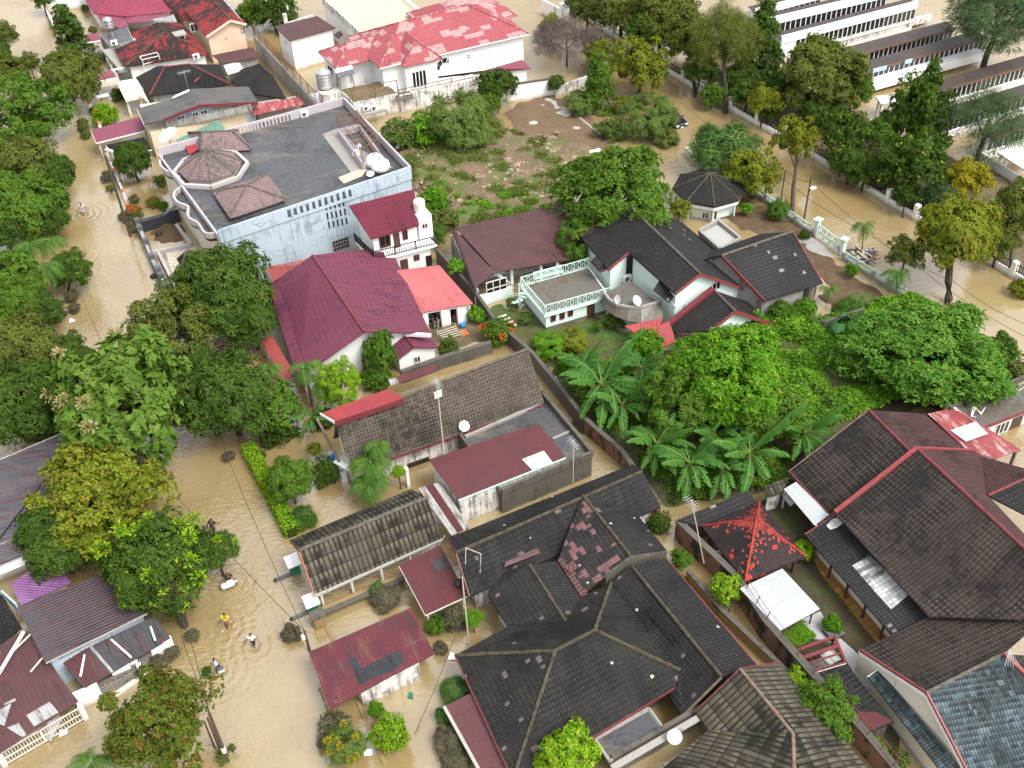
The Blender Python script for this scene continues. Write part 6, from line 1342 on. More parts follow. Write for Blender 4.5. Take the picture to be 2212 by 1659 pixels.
t = thing('covered_walkway', 'white gable canopy between conical tree and school', 'walkway', gnd(V('30', 1050, 830))); q = [V('30', 980, 870, 2.3), V('30', 1150, 850, 2.3), V('30', 1160, 785, 2.5), V('30', 940, 800, 2.5)]; obj('roof', MB().prism(q, 2.1, 2.3), 'school_white', t)
for p in inset(q, .4): col(t, p, -1, 2.1, .25, 'school_white')
# campus fence
def path_pts(ps, z=0): return [P(x, y, z) for x, y in ps]
fp = path_pts([(1253, 33), (1362, 107), (1475, 178), (1754, 340), (1976, 474), (2185, 598), (2330, 684)])
t = thing('campus_fence', 'white campus fence with pillars and black iron panels along road', 'fence', gnd(fp[3]))
for i in range(len(fp) - 1):
 a, b = fp[i], fp[i + 1]; n = max(1, round((b - a).length / 4.2))
 obj('base_wall', MB().bar(a - Z * .1, b - Z * .1, .3, 1.5), 'white_wall', t)
 for k in range(n):
  p, q_ = a.lerp(b, k / n), a.lerp(b, (k + 1) / n); obj('pillar', MB().box((p.x, p.y, -1), .5, .5, 2.75), 'white_wall', t)
  mb = MB(); m_ = max(4, int((q_ - p).length / .28))
  for h in (.85, 1.5): mb.bar(p + Z * h, q_ + Z * h, .06)
  for j in range(1, m_): r_ = p.lerp(q_, j / m_); mb.bar(r_ + Z * .62, r_ + Z * 1.6, .05)
  obj('iron_panel', mb, 'black_iron', t)
# mint fence and gate of the pavilion lot
def barfence(label, ps, m, h=1.0, pm='grey_wall', gap=.5, cat='fence', base=.35, pw=.35):
 t = thing('fence', label, cat, gnd(ps[0]))
 for a, b in zip(ps, ps[1:]):
  obj('base_wall', MB().bar(gnd(a) - Z * .3, gnd(b) - Z * .3, .25, 1 + base), pm, t); r = (b - a).length; n = max(1, round(r / 2.6))
  for k in range(n):
   p, q_ = gnd(a).lerp(gnd(b), k / n), gnd(a).lerp(gnd(b), (k + 1) / n); mb = MB()
   for hh in (base + .15, base + .5, h): mb.bar(p + Z * hh, q_ + Z * hh, .07)
   for j in range(max(2, int((q_ - p).length / gap))): r_ = p.lerp(q_, j / max(2, int((q_ - p).length / gap))); mb.bar(r_ + Z * base, r_ + Z * h, .06)
   mb.bar(p + Z * (base + .15), q_ + Z * h, .05); obj('panel', mb, m, t)
   obj('post', MB().box((p.x, p.y, -1), pw, pw, 1.9), pm, t)
 return t
barfence('mint green metal fence along the road from pandanus to gate', path_pts([(1560, 372), (1652, 437), (1752, 506)]), 'mint_paint')
barfence('mint green metal fence along the road below the gate', path_pts([(1822, 562), (1885, 602), (1955, 645)]), 'mint_paint')
for x, y, lb_ in ((1762, 509, 'mint gate pillar with flat cap, upper of the two'), (1818, 551, 'mint gate pillar with flat cap, lower of the two')):
 p = P(x, y, 0); o = thing('gate_pillar', lb_, 'gate pillar', gnd(p)); obj('shaft', MB().box((p.x, p.y, -1), .4, .4, 2.9), 'mint_wall', o); obj('cap', MB().lathe((p.x, p.y, 1.9), [(.55, 0), (.55, .08), (.1, .25)], 4), 'mint_paint', o)
a, b = P(1766, 513, 0), P(1814, 549, 0); t = thing('gate', 'mint green sliding gate between two capped pillars', 'gate', gnd(a)); mb = MB()
for h in (.25, .8, 1.45): mb.bar(a + Z * h, b + Z * h, .09)
for k in range(5): p = a.lerp(b, k / 4); mb.bar(p + Z * .2, p + Z * 1.45, .09)
obj('frame', mb, 'mint_paint', t)
for k in range(4):
 p, q_ = a.lerp(b, k / 4), a.lerp(b, (k + 1) / 4); obj('brace', MB().bar(p + Z * .3, q_ + Z * 1.4, .06).bar(p + Z * 1.4, q_ + Z * .3, .06), 'mint_paint', t)
def lowwall(label, ps, z, m, w=.25, cop=None, cat='wall', name='boundary_wall'):
 """ps pixels of the wall's top edge at height z"""
 t = thing(name, label, cat, gnd(ps[0]))
 for a, b in zip(ps, ps[1:]):
  obj('wall', MB().bar(Vector((a.x, a.y, (z - 1) / 2)), Vector((b.x, b.y, (z - 1) / 2)), w, z + 1), m, t)
  if cop: obj('coping', MB().bar(a + Z * .04, b + Z * .04, w * 1.35, .1), cop, t)
 return t
pp = lambda z, *ps: [P(x, y, z) for x, y in ps]
lowwall('broken stained white roadside wall by the pandanus', pp(.9, (1482, 318), (1512, 345), (1540, 362)), .9, 'stained_white')
lowwall('long dark mossy wall between pink shed yard and mint house', pp(1.6, (944, 537), (1022, 622), (1070, 690)), 1.6, 'mossy_wall', .3)
lowwall('dark mossy wall beside the brown tiled house end', pp(1.6, (1072, 692), (1130, 742), (1150, 760), (1190, 808), (1262, 900)), 1.6, 'mossy_wall', .35)
lowwall('reddish brown old wall below the tallest banana clump', pp(1.5, (1265, 905), (1345, 975), (1424, 1088)), 1.5, 'old_brick', .3, 'mossy_wall')
lowwall('low black mossy wall behind brown tiled house', pp(1.3, (866, 802), (960, 768), (1060, 738)), 1.3, 'mossy_wall', .4)
lowwall('black mossy wall at the edge of the green thicket', pp(1.7, (1778, 695), (1866, 666)), 1.7, 'mossy_wall', .3)
lowwall('old brick boundary wall between black roof and pavilion garden', pp(1.9, (1464, 1124), (1590, 1243), (1654, 1340), (1756, 1456), (1874, 1587), (1960, 1690)), 1.9, 'old_brick', .35, 'mossy_wall')
lowwall('pale ochre inner wall along the flooded alley', pp(.9, (1486, 1232), (1560, 1318), (1652, 1405), (1700, 1450)), .9, 'ochre_wall', .25, 'mossy_wall')
for k in range(9):    # barbed wire posts on the brick wall
 pass
t = thing('wire_fence', 'rusty wire on thin posts along top of brick wall', 'wire fence', P(1700, 1390, 1.9)); pl_ = pp(1.95, (1590, 1243), (1654, 1340), (1756, 1456), (1874, 1587), (1960, 1690)); wl_ = []
for a, b in zip(pl_, pl_[1:]):
 for k in range(3): p = a.lerp(b, k / 3); obj('post', MB().bar(p, p + Z * .8 + U * .25, .05), 'rust_iron', t); wl_.append(p)
for h in (.35, .75): obj('wire', MB().tube([p + Z * h + U * h * .3 for p in wl_], .018, 4), 'rust_iron', t)
# left street gate wall, yard, terrace
v = lambda x, y, z: V('01', x, y, z)
t = lowwall('grey stepped gate wall with block piers beside left street', [v(1160, 262, 1.0), v(1230, 440, 1.0), v(1290, 590, 1.0), v(1345, 700, 1.0), v(1400, 815, 1.0)], 1.0, 'grey_wall', .35)
for x, y in ((1160, 260), (1180, 320), (1232, 430), (1282, 560), (1335, 670), (1360, 720), (1395, 805)): p = v(x, y, 1.3); obj('pier', MB().box((p.x, p.y, -1), .55, .55, 2.5), 'slate', t)
lowwall('dark slate garden wall with sloping top beside left street', [v(1190, 270, 1.3), v(1390, 212, 1.3), v(1500, 135, 1.9)], 1.4, 'dark_slate', .3, 'slate')
lowwall('mauve grey kerb wall around muddy yard of blue building', [v(1490, 290, .6), v(1615, 455, .6), v(1300, 520, .6)], .6, 'mauve_wall', .3)
lowwall('stone kerb around pale terrace below left street wall', [v(1340, 525, .8), v(1475, 800, .8)], .8, 'mauve_wall', .3)
mb = MB().prism([v(1400, 520, .15), v(1650, 470, .15), v(1720, 600, .15), v(1900, 570, .15), v(1900, 900, .15), v(1480, 790, .15)], -.8, .15); struct('terrace_paving', mb, 'terrace_paving')
patch('yard_soil', [v(1230, 350, 0), v(1490, 285, 0), v(1610, 450, 0), v(1300, 505, 0)], 'wet_earth', .3, .08, 24, 3, .8)
q = [v(1500, 592, 1.7), v(1532, 655, 1.7), v(1712, 612, 1.7), v(1665, 525, 1.7)]; t = thing('pavilion', 'tiny pyramid roofed kiosk on pale terrace by left street', 'kiosk', gnd(mid(*q))); ap_ = mid(*q); ap_ = V('01', 1583, 522, plumb(ap_, '01', 1583, 522)); m_ = mid(*q); m_.z = max(2.4, ap_.z)
hip(t, 'tile_black_grey', 'grey_wall', q, m_, None, .3, .1, 0, 'grey_ridge', False)
for p in inset(q, .25): col(t, p, 0, 1.65, .14, 'timber_dark')
# ================================================================ bottom left houses
v2 = lambda x, y, z: V('02', x, y, z); v3 = lambda x, y, z: V('03', x, y, z)
q = [v2(-250, 790, 4.3), v2(-170, 1640, 4.3), v2(1010, 1140, 2.4), v2(730, 372, 2.4)]
t = thing('house', 'house with blue grey rusted metal roof at left edge', 'house', gnd(mid(*q))); roof(t, 'sheet_rustblue', [q], .1); walls(t, 'white_wall', inset([v2(-250, 790, 2), v2(-170, 1620, 2), v2(1000, 1130, 2), v2(730, 380, 2)], [.3, .25, .5, .3]), -1.2, 2.3)
fascia(t, q[0], q[3], 'carport_grey', .25); w1, w2 = v2(-100, 1640, 3.8), v2(300, 1480, 3.3); obj('eave_panel', MB().bar(v2(-150, 1660, 3.4), v2(310, 1475, 3.0), .15, 1.1), 'white_paint', t)
pl = RP(q[2], q[2] + W, 1.9 / max(.5, ((q[2] - q[1]).dot(U))), True)
n_ = (q[2] - q[1]).cross(q[3] - q[2])
def onq(ti, x, y): r = ray(*D(ti, x, y)); return CAM + r * ((q[1] - CAM).dot(n_) / r.dot(n_))
for c_ in (((480, 490), (640, 420), (690, 430), (500, 570)), ((20, 880), (40, 870), (160, 1190), (140, 1200)), ((0, 1380), (185, 1300), (190, 1320), (0, 1405)), ((235, 735), (330, 860), (315, 870), (215, 750))): obj('bare_patch', MB().shell([[onq('02', *k) + Z * .03 for k in c_]], .015), 'sheet_galv', t)
o = thing('cable', 'black cable lying across blue grey rusted roof', 'cable', onq('02', 400, 850)); obj('line', MB().tube([onq('02', x, y) + Z * .08 for x, y in ((-20, 1380), (150, 1160), (300, 970), (500, 700), (600, 570), (720, 410))], .07, 5), 'wire_black', o)
q = [v3(90, 95, 2.6), v3(172, 285, 2.4), v3(600, 90, 2.0), v3(470, -80, 2.2), v3(250, -10, 2.5)]; t = thing('lean_to', 'purple corrugated lean-to between two rusty roofs', 'lean-to', gnd(mid(*q))); roof(t, 'sheet_purple', [q], .06); walls(t, 'cream_paint', inset(q, .3), -1, 1.9)
q = [v3(145, 300, 3.3), v3(385, 765, 3.3), v3(1245, 345, 2.4), v3(1010, -45, 2.4)]; t = thing('house', 'house with dark brown corrugated roof and blue end wall', 'house', gnd(mid(*q))); roof(t, 'sheet_rustdark', [q], .08); qq = [Vector((p.x, p.y, 2)) for p in q]; walls(t, 'blue_wall', inset(qq, .3), -1.2, 2.35)
obj('blue_board', MB().bar(v3(30, 190, 2.3), v3(150, 300, 2.3), .12, .9), 'cloth_blue', t); obj('blue_board', MB().bar(v3(430, 770, 2.2), v3(500, 760, 2.2), .12, .9), 'cloth_blue', t); fascia(t, q[1], q[2], 'carport_grey', .12)
q = [v3(515, 750, 2.1), v3(720, 985, 1.5), v3(1445, 560, 1.5), v3(1300, 375, 2.1)]; t = thing('lean_to', 'black and maroon corrugated lean-to over gated yard', 'lean-to', gnd(mid(*q))); roof(t, 'sheet_charcoal', [q], .06)
for k, (a_, b_) in enumerate(((.02, .09), (.11, .18), (.20, .27), (.30, .33))): obj('maroon_strip', MB().shell([[q[0].lerp(q[3], a_) + Z * .03, q[1].lerp(q[2], a_) + Z * .03, q[1].lerp(q[2], b_) + Z * .03, q[0].lerp(q[3], b_) + Z * .03]], .012), ('sheet_maroon', 'sheet_maroon', 'sheet_darkmaroon', 'sheet_galv')[k], t)
for p in q[1:3]: col(t, p + (q[0] - q[1]) * .05, -1, 1.45, .12, 'timber_old')
for p, q_ in (((1168, 448), (1280, 462)), ((1275, 462), (1315, 578)), ((935, 565), (1112, 722)), ((718, 700), (682, 882))): obj('prop', MB().bar(v3(*p, 2.0), v3(*q_, 1.8), .12, .12), 'white_paint', t)
q = [v3(-120, 700, 2.9), v3(-120, 1610, 1.8), v3(660, 1090, 1.8), v3(385, 720, 2.6), v3(205, 490, 2.9)]; t = thing('house', 'house with maroon metal roof patched by pale sheets, bottom left', 'house', gnd(mid(*q))); roof(t, 'sheet_darkmaroon', [q], .07); walls(t, 'white_wall', inset([p * 1 for p in q], 1.2), -1.2, 1.8); n_ = (q[1] - q[0]).cross(q[2] - q[1])
q3_ = q
def onq(ti, x, y): r = ray(*D(ti, x, y)); return CAM + r * ((q3_[1] - CAM).dot(n_) / r.dot(n_))
for k, c_ in enumerate((((235, 1010), (320, 945), (400, 1060), (310, 1120)), ((335, 960), (450, 895), (535, 1010), (420, 1075)), ((140, 1090), (235, 1040), (320, 1150), (225, 1210)), ((0, 1170), (130, 1090), (220, 1215), (60, 1310), (0, 1290)), ((225, 1215), (420, 1100), (500, 1190), (290, 1310)), ((60, 1320), (160, 1280), (230, 1380), (190, 1400)), ((40, 1115), (130, 1070), (140, 1090), (40, 1130)))): obj('pale_sheet', MB().shell([[onq('03', *z_) + Z * (.02 + k * .006) for z_ in c_]], .012), 'sheet_galv', t)
obj('roof_pipe', MB().tube([v3(-10, 860, 3.0), v3(200, 505, 3.2)], .12, 8), 'white_paint', t); obj('roof_pipe', MB().tube([v3(120, 660, 3.0), v3(260, 525, 3.0)], .06, 6), 'offwhite', t); obj('roof_pipe', MB().tube([v3(258, 845, 2.6), v3(360, 725, 2.8)], .06, 6), 'offwhite', t)
q = [v3(-120, 160, 3.0), v3(-120, 690, 2.9), v3(185, 470, 2.9), v3(20, 190, 3.0)]; t = thing('house', 'black tiled roof corner at left edge above maroon roof', 'house', gnd(mid(*q))); roof(t, 'tile_black', [q], .1); walls(t, 'grey_wall', inset(q, .4), -1.2, 2.8)
# stone front wall with white piers, gate
sw = [v3(745, 985, .9), v3(1045, 850, .9), v3(1330, 640, .9)]
t = lowwall('grey stone front wall with tall white piers, bottom left', sw, .9, 'plinth_stone', .3)
mb = MB()
for a, b in zip(sw, sw[1:]):
 for k in range(int((b - a).length / .35)):
  p = a.lerp(b, k / ((b - a).length / .35))
  mb.bar(Vector((p.x, p.y, -.2)) - W * .18, Vector((p.x, p.y, .85)) - W * .18, .06)
 for h in (.1, .35, .6): mb.bar(Vector((a.x, a.y, h)) - W * .18, Vector((b.x, b.y, h)) - W * .18, .05)
obj('stone_joints', mb, 'concrete', t)
for x, y, wd in ((1362, 605, 1.5), (1015, 800, 1.2), (1120, 730, .5), (1180, 800, .3), (725, 1010, 1.6)): p = v3(x, y, 1.3); obj('pier', MB().box((p.x, p.y, -1), wd, .35, 2.5), 'white_wall', t)
obj('kerb', MB().bar(v3(975, 1045, .1), v3(1240, 860, .1), .3, .3), 'cream_paint', t)
a, b = v3(50, 1640, 0), v3(735, 1240, 0); t = thing('gate', 'white iron double gate at bottom left corner', 'gate', gnd(mid(a, b)))
for lf in range(2):
 p, q_ = a.lerp(b, lf / 2), a.lerp(b, (lf + 1) / 2 - .01); mb = MB()
 for h in (.15, .7, 1.35): mb.bar(p + Z * h, q_ + Z * h, .07)
 for k in range(15): r_ = p.lerp(q_, k / 14); mb.bar(r_ + Z * .1, r_ + Z * 1.35, .04 if k % 14 else .1)
 obj('leaf', mb, 'offwhite', t)
for p in (a, b): obj('gate_post', MB().box((p.x, p.y, -1), .3, .3, 2.5), 'white_wall', t)
o = thing('tarpaulin', 'grey tarpaulin sheet leaning behind white iron gate', 'tarpaulin', gnd(v3(420, 1330, 0))); obj('sheet', MB().shell([[v3(340, 1390, .3), v3(430, 1430, .2), v3(540, 1210, 1.3), v3(400, 1270, 1.4)]], .04), 'walk_grey', o)
# ================================================================ ground that shows above or at the water
patch('rubble_lot', pp(0, (840, 330), (935, 300), (1060, 250), (1115, 290), (1190, 305), (1290, 305), (1285, 345), (1235, 400), (1230, 455), (1120, 490), (960, 490), (905, 420)), 'rubble_earth', .55, .14, 90, 1, 1.6)
patch('campus_yard', pp(0, (1470, 140), (1560, 195), (1760, 325), (1985, 462), (2230, 610), (2260, 400), (2000, 330), (1900, 270), (1760, 190), (1640, 130), (1540, 90)), 'yard_mud', .14, .05, 60, 12, .8)
patch('muddy_flat', pp(0, (1085, 240), (1130, 212), (1215, 205), (1265, 245), (1320, 320), (1290, 345), (1190, 310), (1110, 292)), 'muddy_flat', .07, .07, 60, 14, .9)
patch('garden_lawn', pp(0, (1050, 650), (1130, 680), (1290, 690), (1360, 720), (1480, 760), (1450, 800), (1200, 800), (1110, 740)), 'lawn', .10, .05, 50, 2, 1.0)
patch('garden_soil', pp(0, (1555, 470), (1600, 430), (1660, 445), (1745, 500), (1800, 560), (1920, 640), (1900, 690), (1780, 700), (1770, 620), (1715, 505), (1600, 500)), 'wet_earth', .14, .06, 60, 4, 1.0)
patch('driveway', pp(0, (1722, 520), (1755, 515), (1800, 555), (1770, 585)), 'concrete', .16, .03, 20, 8, .6)
patch('thicket_soil', pp(0, (1180, 800), (1450, 760), (1640, 700), (1950, 655), (2150, 760), (2240, 830), (2060, 880), (1870, 890), (1720, 1050), (1450, 1100), (1250, 920)), 'dark_garden', .4, .1, 60, 5, 1.0)
patch('shed_yard', pp(0, (925, 690), (1020, 670), (1060, 735), (960, 765), (930, 740)), 'yard_mud', .12, .06, 24, 6, .7)
patch('pavilion_garden', [P(*k) for k in ((1560, 1120), (1700, 1060), (1800, 1160), (1960, 1380), (1900, 1480), (1960, 1600), (1900, 1640), (1760, 1460), (1680, 1360), (1600, 1250))], 'dark_garden', .10, .05, 70, 7, .6)
mb = MB().prism([V('32', 345, 1390, .3), V('32', 415, 1395, .3), V('33', 600, 0, .3), V('33', 1065, 530, .3), V('33', 950, 595, .3), V('33', 470, 5, .3)], -.5, .3); struct('paved_path', mb, 'yard_paving')
mb = MB().prism([V('33', 310, 400, .24), V('33', 470, 330, .24), V('33', 530, 430, .24), V('33', 640, 560, .24), V('33', 930, 820, .24), V('33', 940, 960, .24), V('33', 1500, 1690, .24), V('33', 1380, 1690, .24), V('33', 780, 900, .24), V('33', 600, 600, .24), V('33', 420, 560, .24)], -.5, .24); struct('side_walk', mb, 'walk_grey')
for pts_, lb_ in ((((335, 842), (400, 835), (560, 955), (480, 990)), 'a'), (((255, 935), (350, 880), (385, 930), (290, 955)), 'b'), (((510, 1090), (720, 1040), (748, 1075), (560, 1110)), 'c'), (((200, 1042), (460, 990), (470, 1000), (210, 1058)), 'd')):
 patch('concrete_pad', [V('20', *k, 0) for k in pts_], 'concrete_light', .05, .05, 26, ord(lb_), .5)
t = lowwall('white broken kerb on rubble lot beside the big round tree', [V('20', 550, 1325, .4), V('20', 800, 1262, .4)], .4, 'white_wall', .45)
lowwall('low dark kerb crossing the flooded vacant lot', [V('20', 590, 965, .15), V('20', 870, 1190, .15)], .15, 'concrete', .35)
lowwall('yellow edged kerb line in flooded yard below guard shed', [V('13', 890, 1090, .1), V('13', 1120, 1620, .1)], .1, 'ochre_wall', .25)
lowwall('yellow edged kerb line above the guard shed', [V('13', 590, 380, .1), V('13', 690, 590, .1)], .1, 'ochre_wall', .25)
# ================================================================ foliage
def leafmesh(name, p, d, nrm, L, Wd, var, bend=.15, wide=.45):
 """N leaves: base p, direction d, face normal nrm, length L, width Wd"""
 N = len(p); d = d / np.linalg.norm(d, axis=1)[:, None]; s = np.cross(d, nrm); s /= (np.linalg.norm(s, axis=1)[:, None] + 1e-9); up = np.cross(s, d)
 L = np.broadcast_to(np.asarray(L, float), (N,))[:, None]; Wd = np.broadcast_to(np.asarray(Wd, float), (N,))[:, None]
 v = np.empty((N, 4, 3)); v[:, 0] = p; v[:, 1] = p + d * L * wide + s * Wd / 2 + up * L * bend * .5; v[:, 3] = p + d * L * wide - s * Wd / 2 + up * L * bend * .5
 v[:, 2] = p + d * L - up * L * bend
 return rawmesh(name, v.reshape(-1, 3), np.arange(4 * N).reshape(N, 4), var)
def rawmesh(name, v, q, var):
 me = bpy.data.meshes.new(name); N = len(q); me.vertices.add(len(v)); me.vertices.foreach_set('co', np.ascontiguousarray(v, 'f').ravel())
 me.loops.add(4 * N); me.loops.foreach_set('vertex_index', np.ascontiguousarray(q, 'i').ravel()); me.polygons.add(N)
 me.polygons.foreach_set('loop_start', np.arange(0, 4 * N, 4, dtype='i')); me.polygons.foreach_set('loop_total', np.full(N, 4, 'i')); me.update(calc_edges=True)
 at = me.attributes.new('var', 'FLOAT_VECTOR', 'FACE'); w_ = np.zeros((N, 3), 'f'); w_[:, :2] = var; at.data.foreach_set('vector', w_.ravel()); return me
def unit(a): return a / (np.linalg.norm(a, axis=-1, keepdims=True) + 1e-9)
def crown(name, seed, shape='dome', nb=60, br=1.0, ns=1700, k=6, L=.42, Wd=.14, tilt=(.7, 1.35), up=.5, gap=0., R=4., flat=.8, bend=.15, droop=0., vs=.5):
 """crown of radius R: blobs of leaf sprigs spread over an uneven envelope"""
 rs = np.random.RandomState(seed); d = unit(rs.normal(size=(nb * 3, 3))); d = d[d[:, 2] > -.72][:nb]; nb = len(d)
 ph = rs.rand(3) * 6.28; lob = 1 + .16 * np.sin(3 * np.arctan2(d[:, 1], d[:, 0]) + ph[0]) + .12 * np.sin(5 * np.arctan2(d[:, 1], d[:, 0]) + ph[1]) + rs.normal(size=nb) * .06
 if shape == 'dome': rad = (R - br * .8) * lob * np.where(rs.rand(nb) < .8, 1, rs.uniform(.4, .9, nb)); c = d * rad[:, None]; c[:, 2] *= flat
 elif shape == 'loose': rad = (R - br * .6) * lob * rs.uniform(.35, 1.05, nb) ** .7; c = d * rad[:, None]; c[:, 2] *= flat
 elif shape == 'cone':
  z = rs.uniform(-1, 1, nb) ** 1; a = rs.rand(nb) * 6.28; r_ = (1 - (z + 1) / 2) ** .75 * (R * .62) * rs.uniform(.6, 1.05, nb) + .15; c = np.stack([np.cos(a) * r_, np.sin(a) * r_, z * R * 1.15], 1)
 elif shape == 'tier':
  z = rs.choice([-.55, -.15, .25, .6], nb) + rs.normal(size=nb) * .08; a = rs.rand(nb) * 6.28; r_ = np.sqrt(np.maximum(.05, 1 - z ** 2)) * R * rs.uniform(.3, 1, nb) ** .6; c = np.stack([np.cos(a) * r_, np.sin(a) * r_, z * R * flat], 1)
 b = rs.randint(0, nb, ns); bs = br * rs.uniform(.6, 1.15, nb)
 sd = unit(rs.normal(size=(ns, 3)) + np.array([0, 0, up])); pos = c[b] + sd * (bs[b] * rs.uniform(.55, 1.05, ns))[:, None] * np.array([1, 1, .8 if shape != 'tier' else .35])
 out = unit(sd + unit(c[b] + 1e-6) * .6 + np.array([0, 0, up])); bt = rs.rand(nb)
 n = ns * k; P_ = np.repeat(pos, k, 0); ax = np.repeat(out, k, 0); t = rs.uniform(*tilt, n); a = unit(np.cross(ax, rs.normal(size=(n, 3)))); dd = ax * np.cos(t)[:, None] + a * np.sin(t)[:, None]; dd[:, 2] -= droop
 nr = unit(ax + rs.normal(size=(n, 3)) * .35); P_ = P_ + rs.normal(size=(n, 3)) * L * .12
 tone = np.clip(vs * np.repeat(bt[b], k) + (1 - vs) * rs.rand(n) + rs.normal(size=n) * .05, 0, 1); odd = np.clip(np.repeat(rs.rand(ns), k), 0, 1)
 return leafmesh(name, P_, dd, nr, L * rs.uniform(.7, 1.2, n), Wd * rs.uniform(.75, 1.2, n), np.stack([tone, odd], 1), bend), c
CR = {}
def kinds():
 CR['mango'] = [crown('mango_crown', s, 'dome', 105, 1.05, 4600, 6, .37, .125, (.8, 1.5), .5, flat=.85, droop=.25) for s in (1, 2)]
 CR['loose'] = [crown('loose_crown', s, 'loose', 90, .9, 4200, 6, .27, .15, (.6, 1.5), .4, flat=.8) for s in (3, 4)]
 CR['fine'] = [crown('fine_crown', s, 'dome', 110, .8, 3000, 6, .34, .12, (.7, 1.5), .5, flat=.9, droop=.15) for s in (5,)]
 CR['feather'] = [crown('feather_crown', s, 'tier', 90, 1.1, 1400, 9, .62, .11, (1.0, 1.6), .9, flat=.7, droop=.22) for s in (6, 7)]
 CR['cone'] = [crown('cone_crown', s, 'cone', 100, .75, 1500, 7, .38, .14, (.7, 1.5), .4, droop=.3) for s in (8,)]
 CR['needle'] = [crown('needle_crown', s, 'loose', 90, 1.0, 1500, 9, .85, .045, (.3, 1.1), .2, flat=.8, droop=.45) for s in (9,)]
 CR['big'] = [crown('bigleaf_crown', s, 'dome', 60, .8, 700, 5, .80, .50, (.9, 1.5), .6, flat=.75, bend=.2) for s in (10,)]
 CR['clump'] = [crown('clump_crown', s, 'dome', 45, 1.1, 1000, 7, .55, .26, (.8, 1.5), .6, flat=.8) for s in (11,)]
 CR['bush'] = [crown('bush_crown', s, 'dome', 40, 1.4, 900, 6, .62, .26, (.5, 1.4), .5, flat=.75) for s in (12, 13)]
 CR['ball'] = [crown('ball_crown', s, 'dome', 130, .9, 2200, 5, .45, .24, (.5, 1.3), .2, flat=1.0) for s in (14,)]
 CR['strap'] = [crown('strap_crown', s, 'dome', 40, .8, 330, 12, 2.0, .16, (.3, 1.3), .6, flat=.75, bend=.55, droop=.25) for s in (15,)]
 CR['twig'] = [crown('twig_crown', s, 'tier', 60, 1.0, 1000, 7, 1.0, .035, (.3, 1.3), .5, flat=.45) for s in (16,)]
 CR['xl'] = [crown('large_crown', s, 'dome', 190, .85, 9000, 6, .25, .115, (.7, 1.5), .6, flat=.85, droop=.1) for s in (21,)]
 CR['wisp'] = [crown('wisp_crown', s, 'loose', 60, 1.1, 650, 9, .95, .04, (.3, 1.1), .2, flat=.8, droop=.4) for s in (23,)]
 CR['teak'] = [crown('teak_crown', s, 'loose', 95, .75, 1100, 6, .55, .38, (.7, 1.45), .6, flat=.8, bend=.25, droop=.15) for s in (17,)]
kinds()
USED = {}
rt = random.Random(7)
def trunkmesh(mb, base, top, r, limbs, rs):
 pts = [base.lerp(top, i / 5) + Vector((rs.uniform(-1, 1), rs.uniform(-1, 1), 0)) * r * (.7 if 0 < i < 5 else 0) for i in range(6)]
 mb.tube(pts, [r * (1.25 - .65 * i / 5) for i in range(6)], 7)
 for q in limbs:
  st = pts[3].lerp(pts[4], rs.random()); md = st.lerp(q, .5) + Vector((rs.uniform(-.2, .2), rs.uniform(-.2, .2), .25)); mb.tube([st, md, q], [r * .45, r * .28, r * .09], 5)
def tree(kind, leaf, x, y, rpx, zc, label, sq=1., base=None, cat='tree', name=None, bark='bark', tr=None, group=None, extra=None, var=None):
 """tree whose crown centre (height zc) is seen at pixel x,y with half width rpx"""
 i = USED.get(kind, 0); USED[kind] = i + 1; me, cs = CR[kind][i % len(CR[kind])]
 c = P(x, y, zc); Rm = rpx / ppm(c) * ((1.2 if x < 190 and 180 < y < 960 else 1.0 if x > 1250 and y < 700 else 1.08) if cat == 'tree' else 1.0); s = Rm / 4.0
 b = P(*base, 0) if base else Vector((c.x, c.y, 0)); o = thing(name or 'tree', label, cat, gnd(b), group)
 mk = (me.name, leaf)
 if mk not in MESHV: m2 = me.copy(); m2.materials.clear(); m2.materials.append(M[leaf]); MESHV[mk] = m2
 cr_ = bpy.data.objects.new('crown', MESHV[mk]); COL.objects.link(cr_); cr_.parent = o; off = c - b; off.z = zc
 cr_.location = off; rz = rt.uniform(0, 6.28); cr_.rotation_euler = (rt.uniform(-.06, .06), rt.uniform(-.06, .06), rz); cr_.scale = (s * rt.uniform(.96, 1.06), s, s * sq * rt.uniform(.96, 1.05))
 r_ = tr or max(.05, Rm * .062); rs = random.Random(i * 7 + int(x)); rm = Matrix.Rotation(rz, 3, 'Z')
 pick = rs.sample(range(len(cs)), min(9, len(cs))); lim = [b + off + rm @ Vector((cs[k_][0] * s, cs[k_][1] * s, cs[k_][2] * s * sq)) * .85 for k_ in pick]
 mb = MB(); trunkmesh(mb, b - Z * .9, b + off * 1.0 + Z * (.1 * Rm), r_, lim, rs); obj('trunk', mb, bark, o)
 if extra: extra(o, b + off, Rm, s * sq, cs, rm, s)
 return o
MESHV = {}
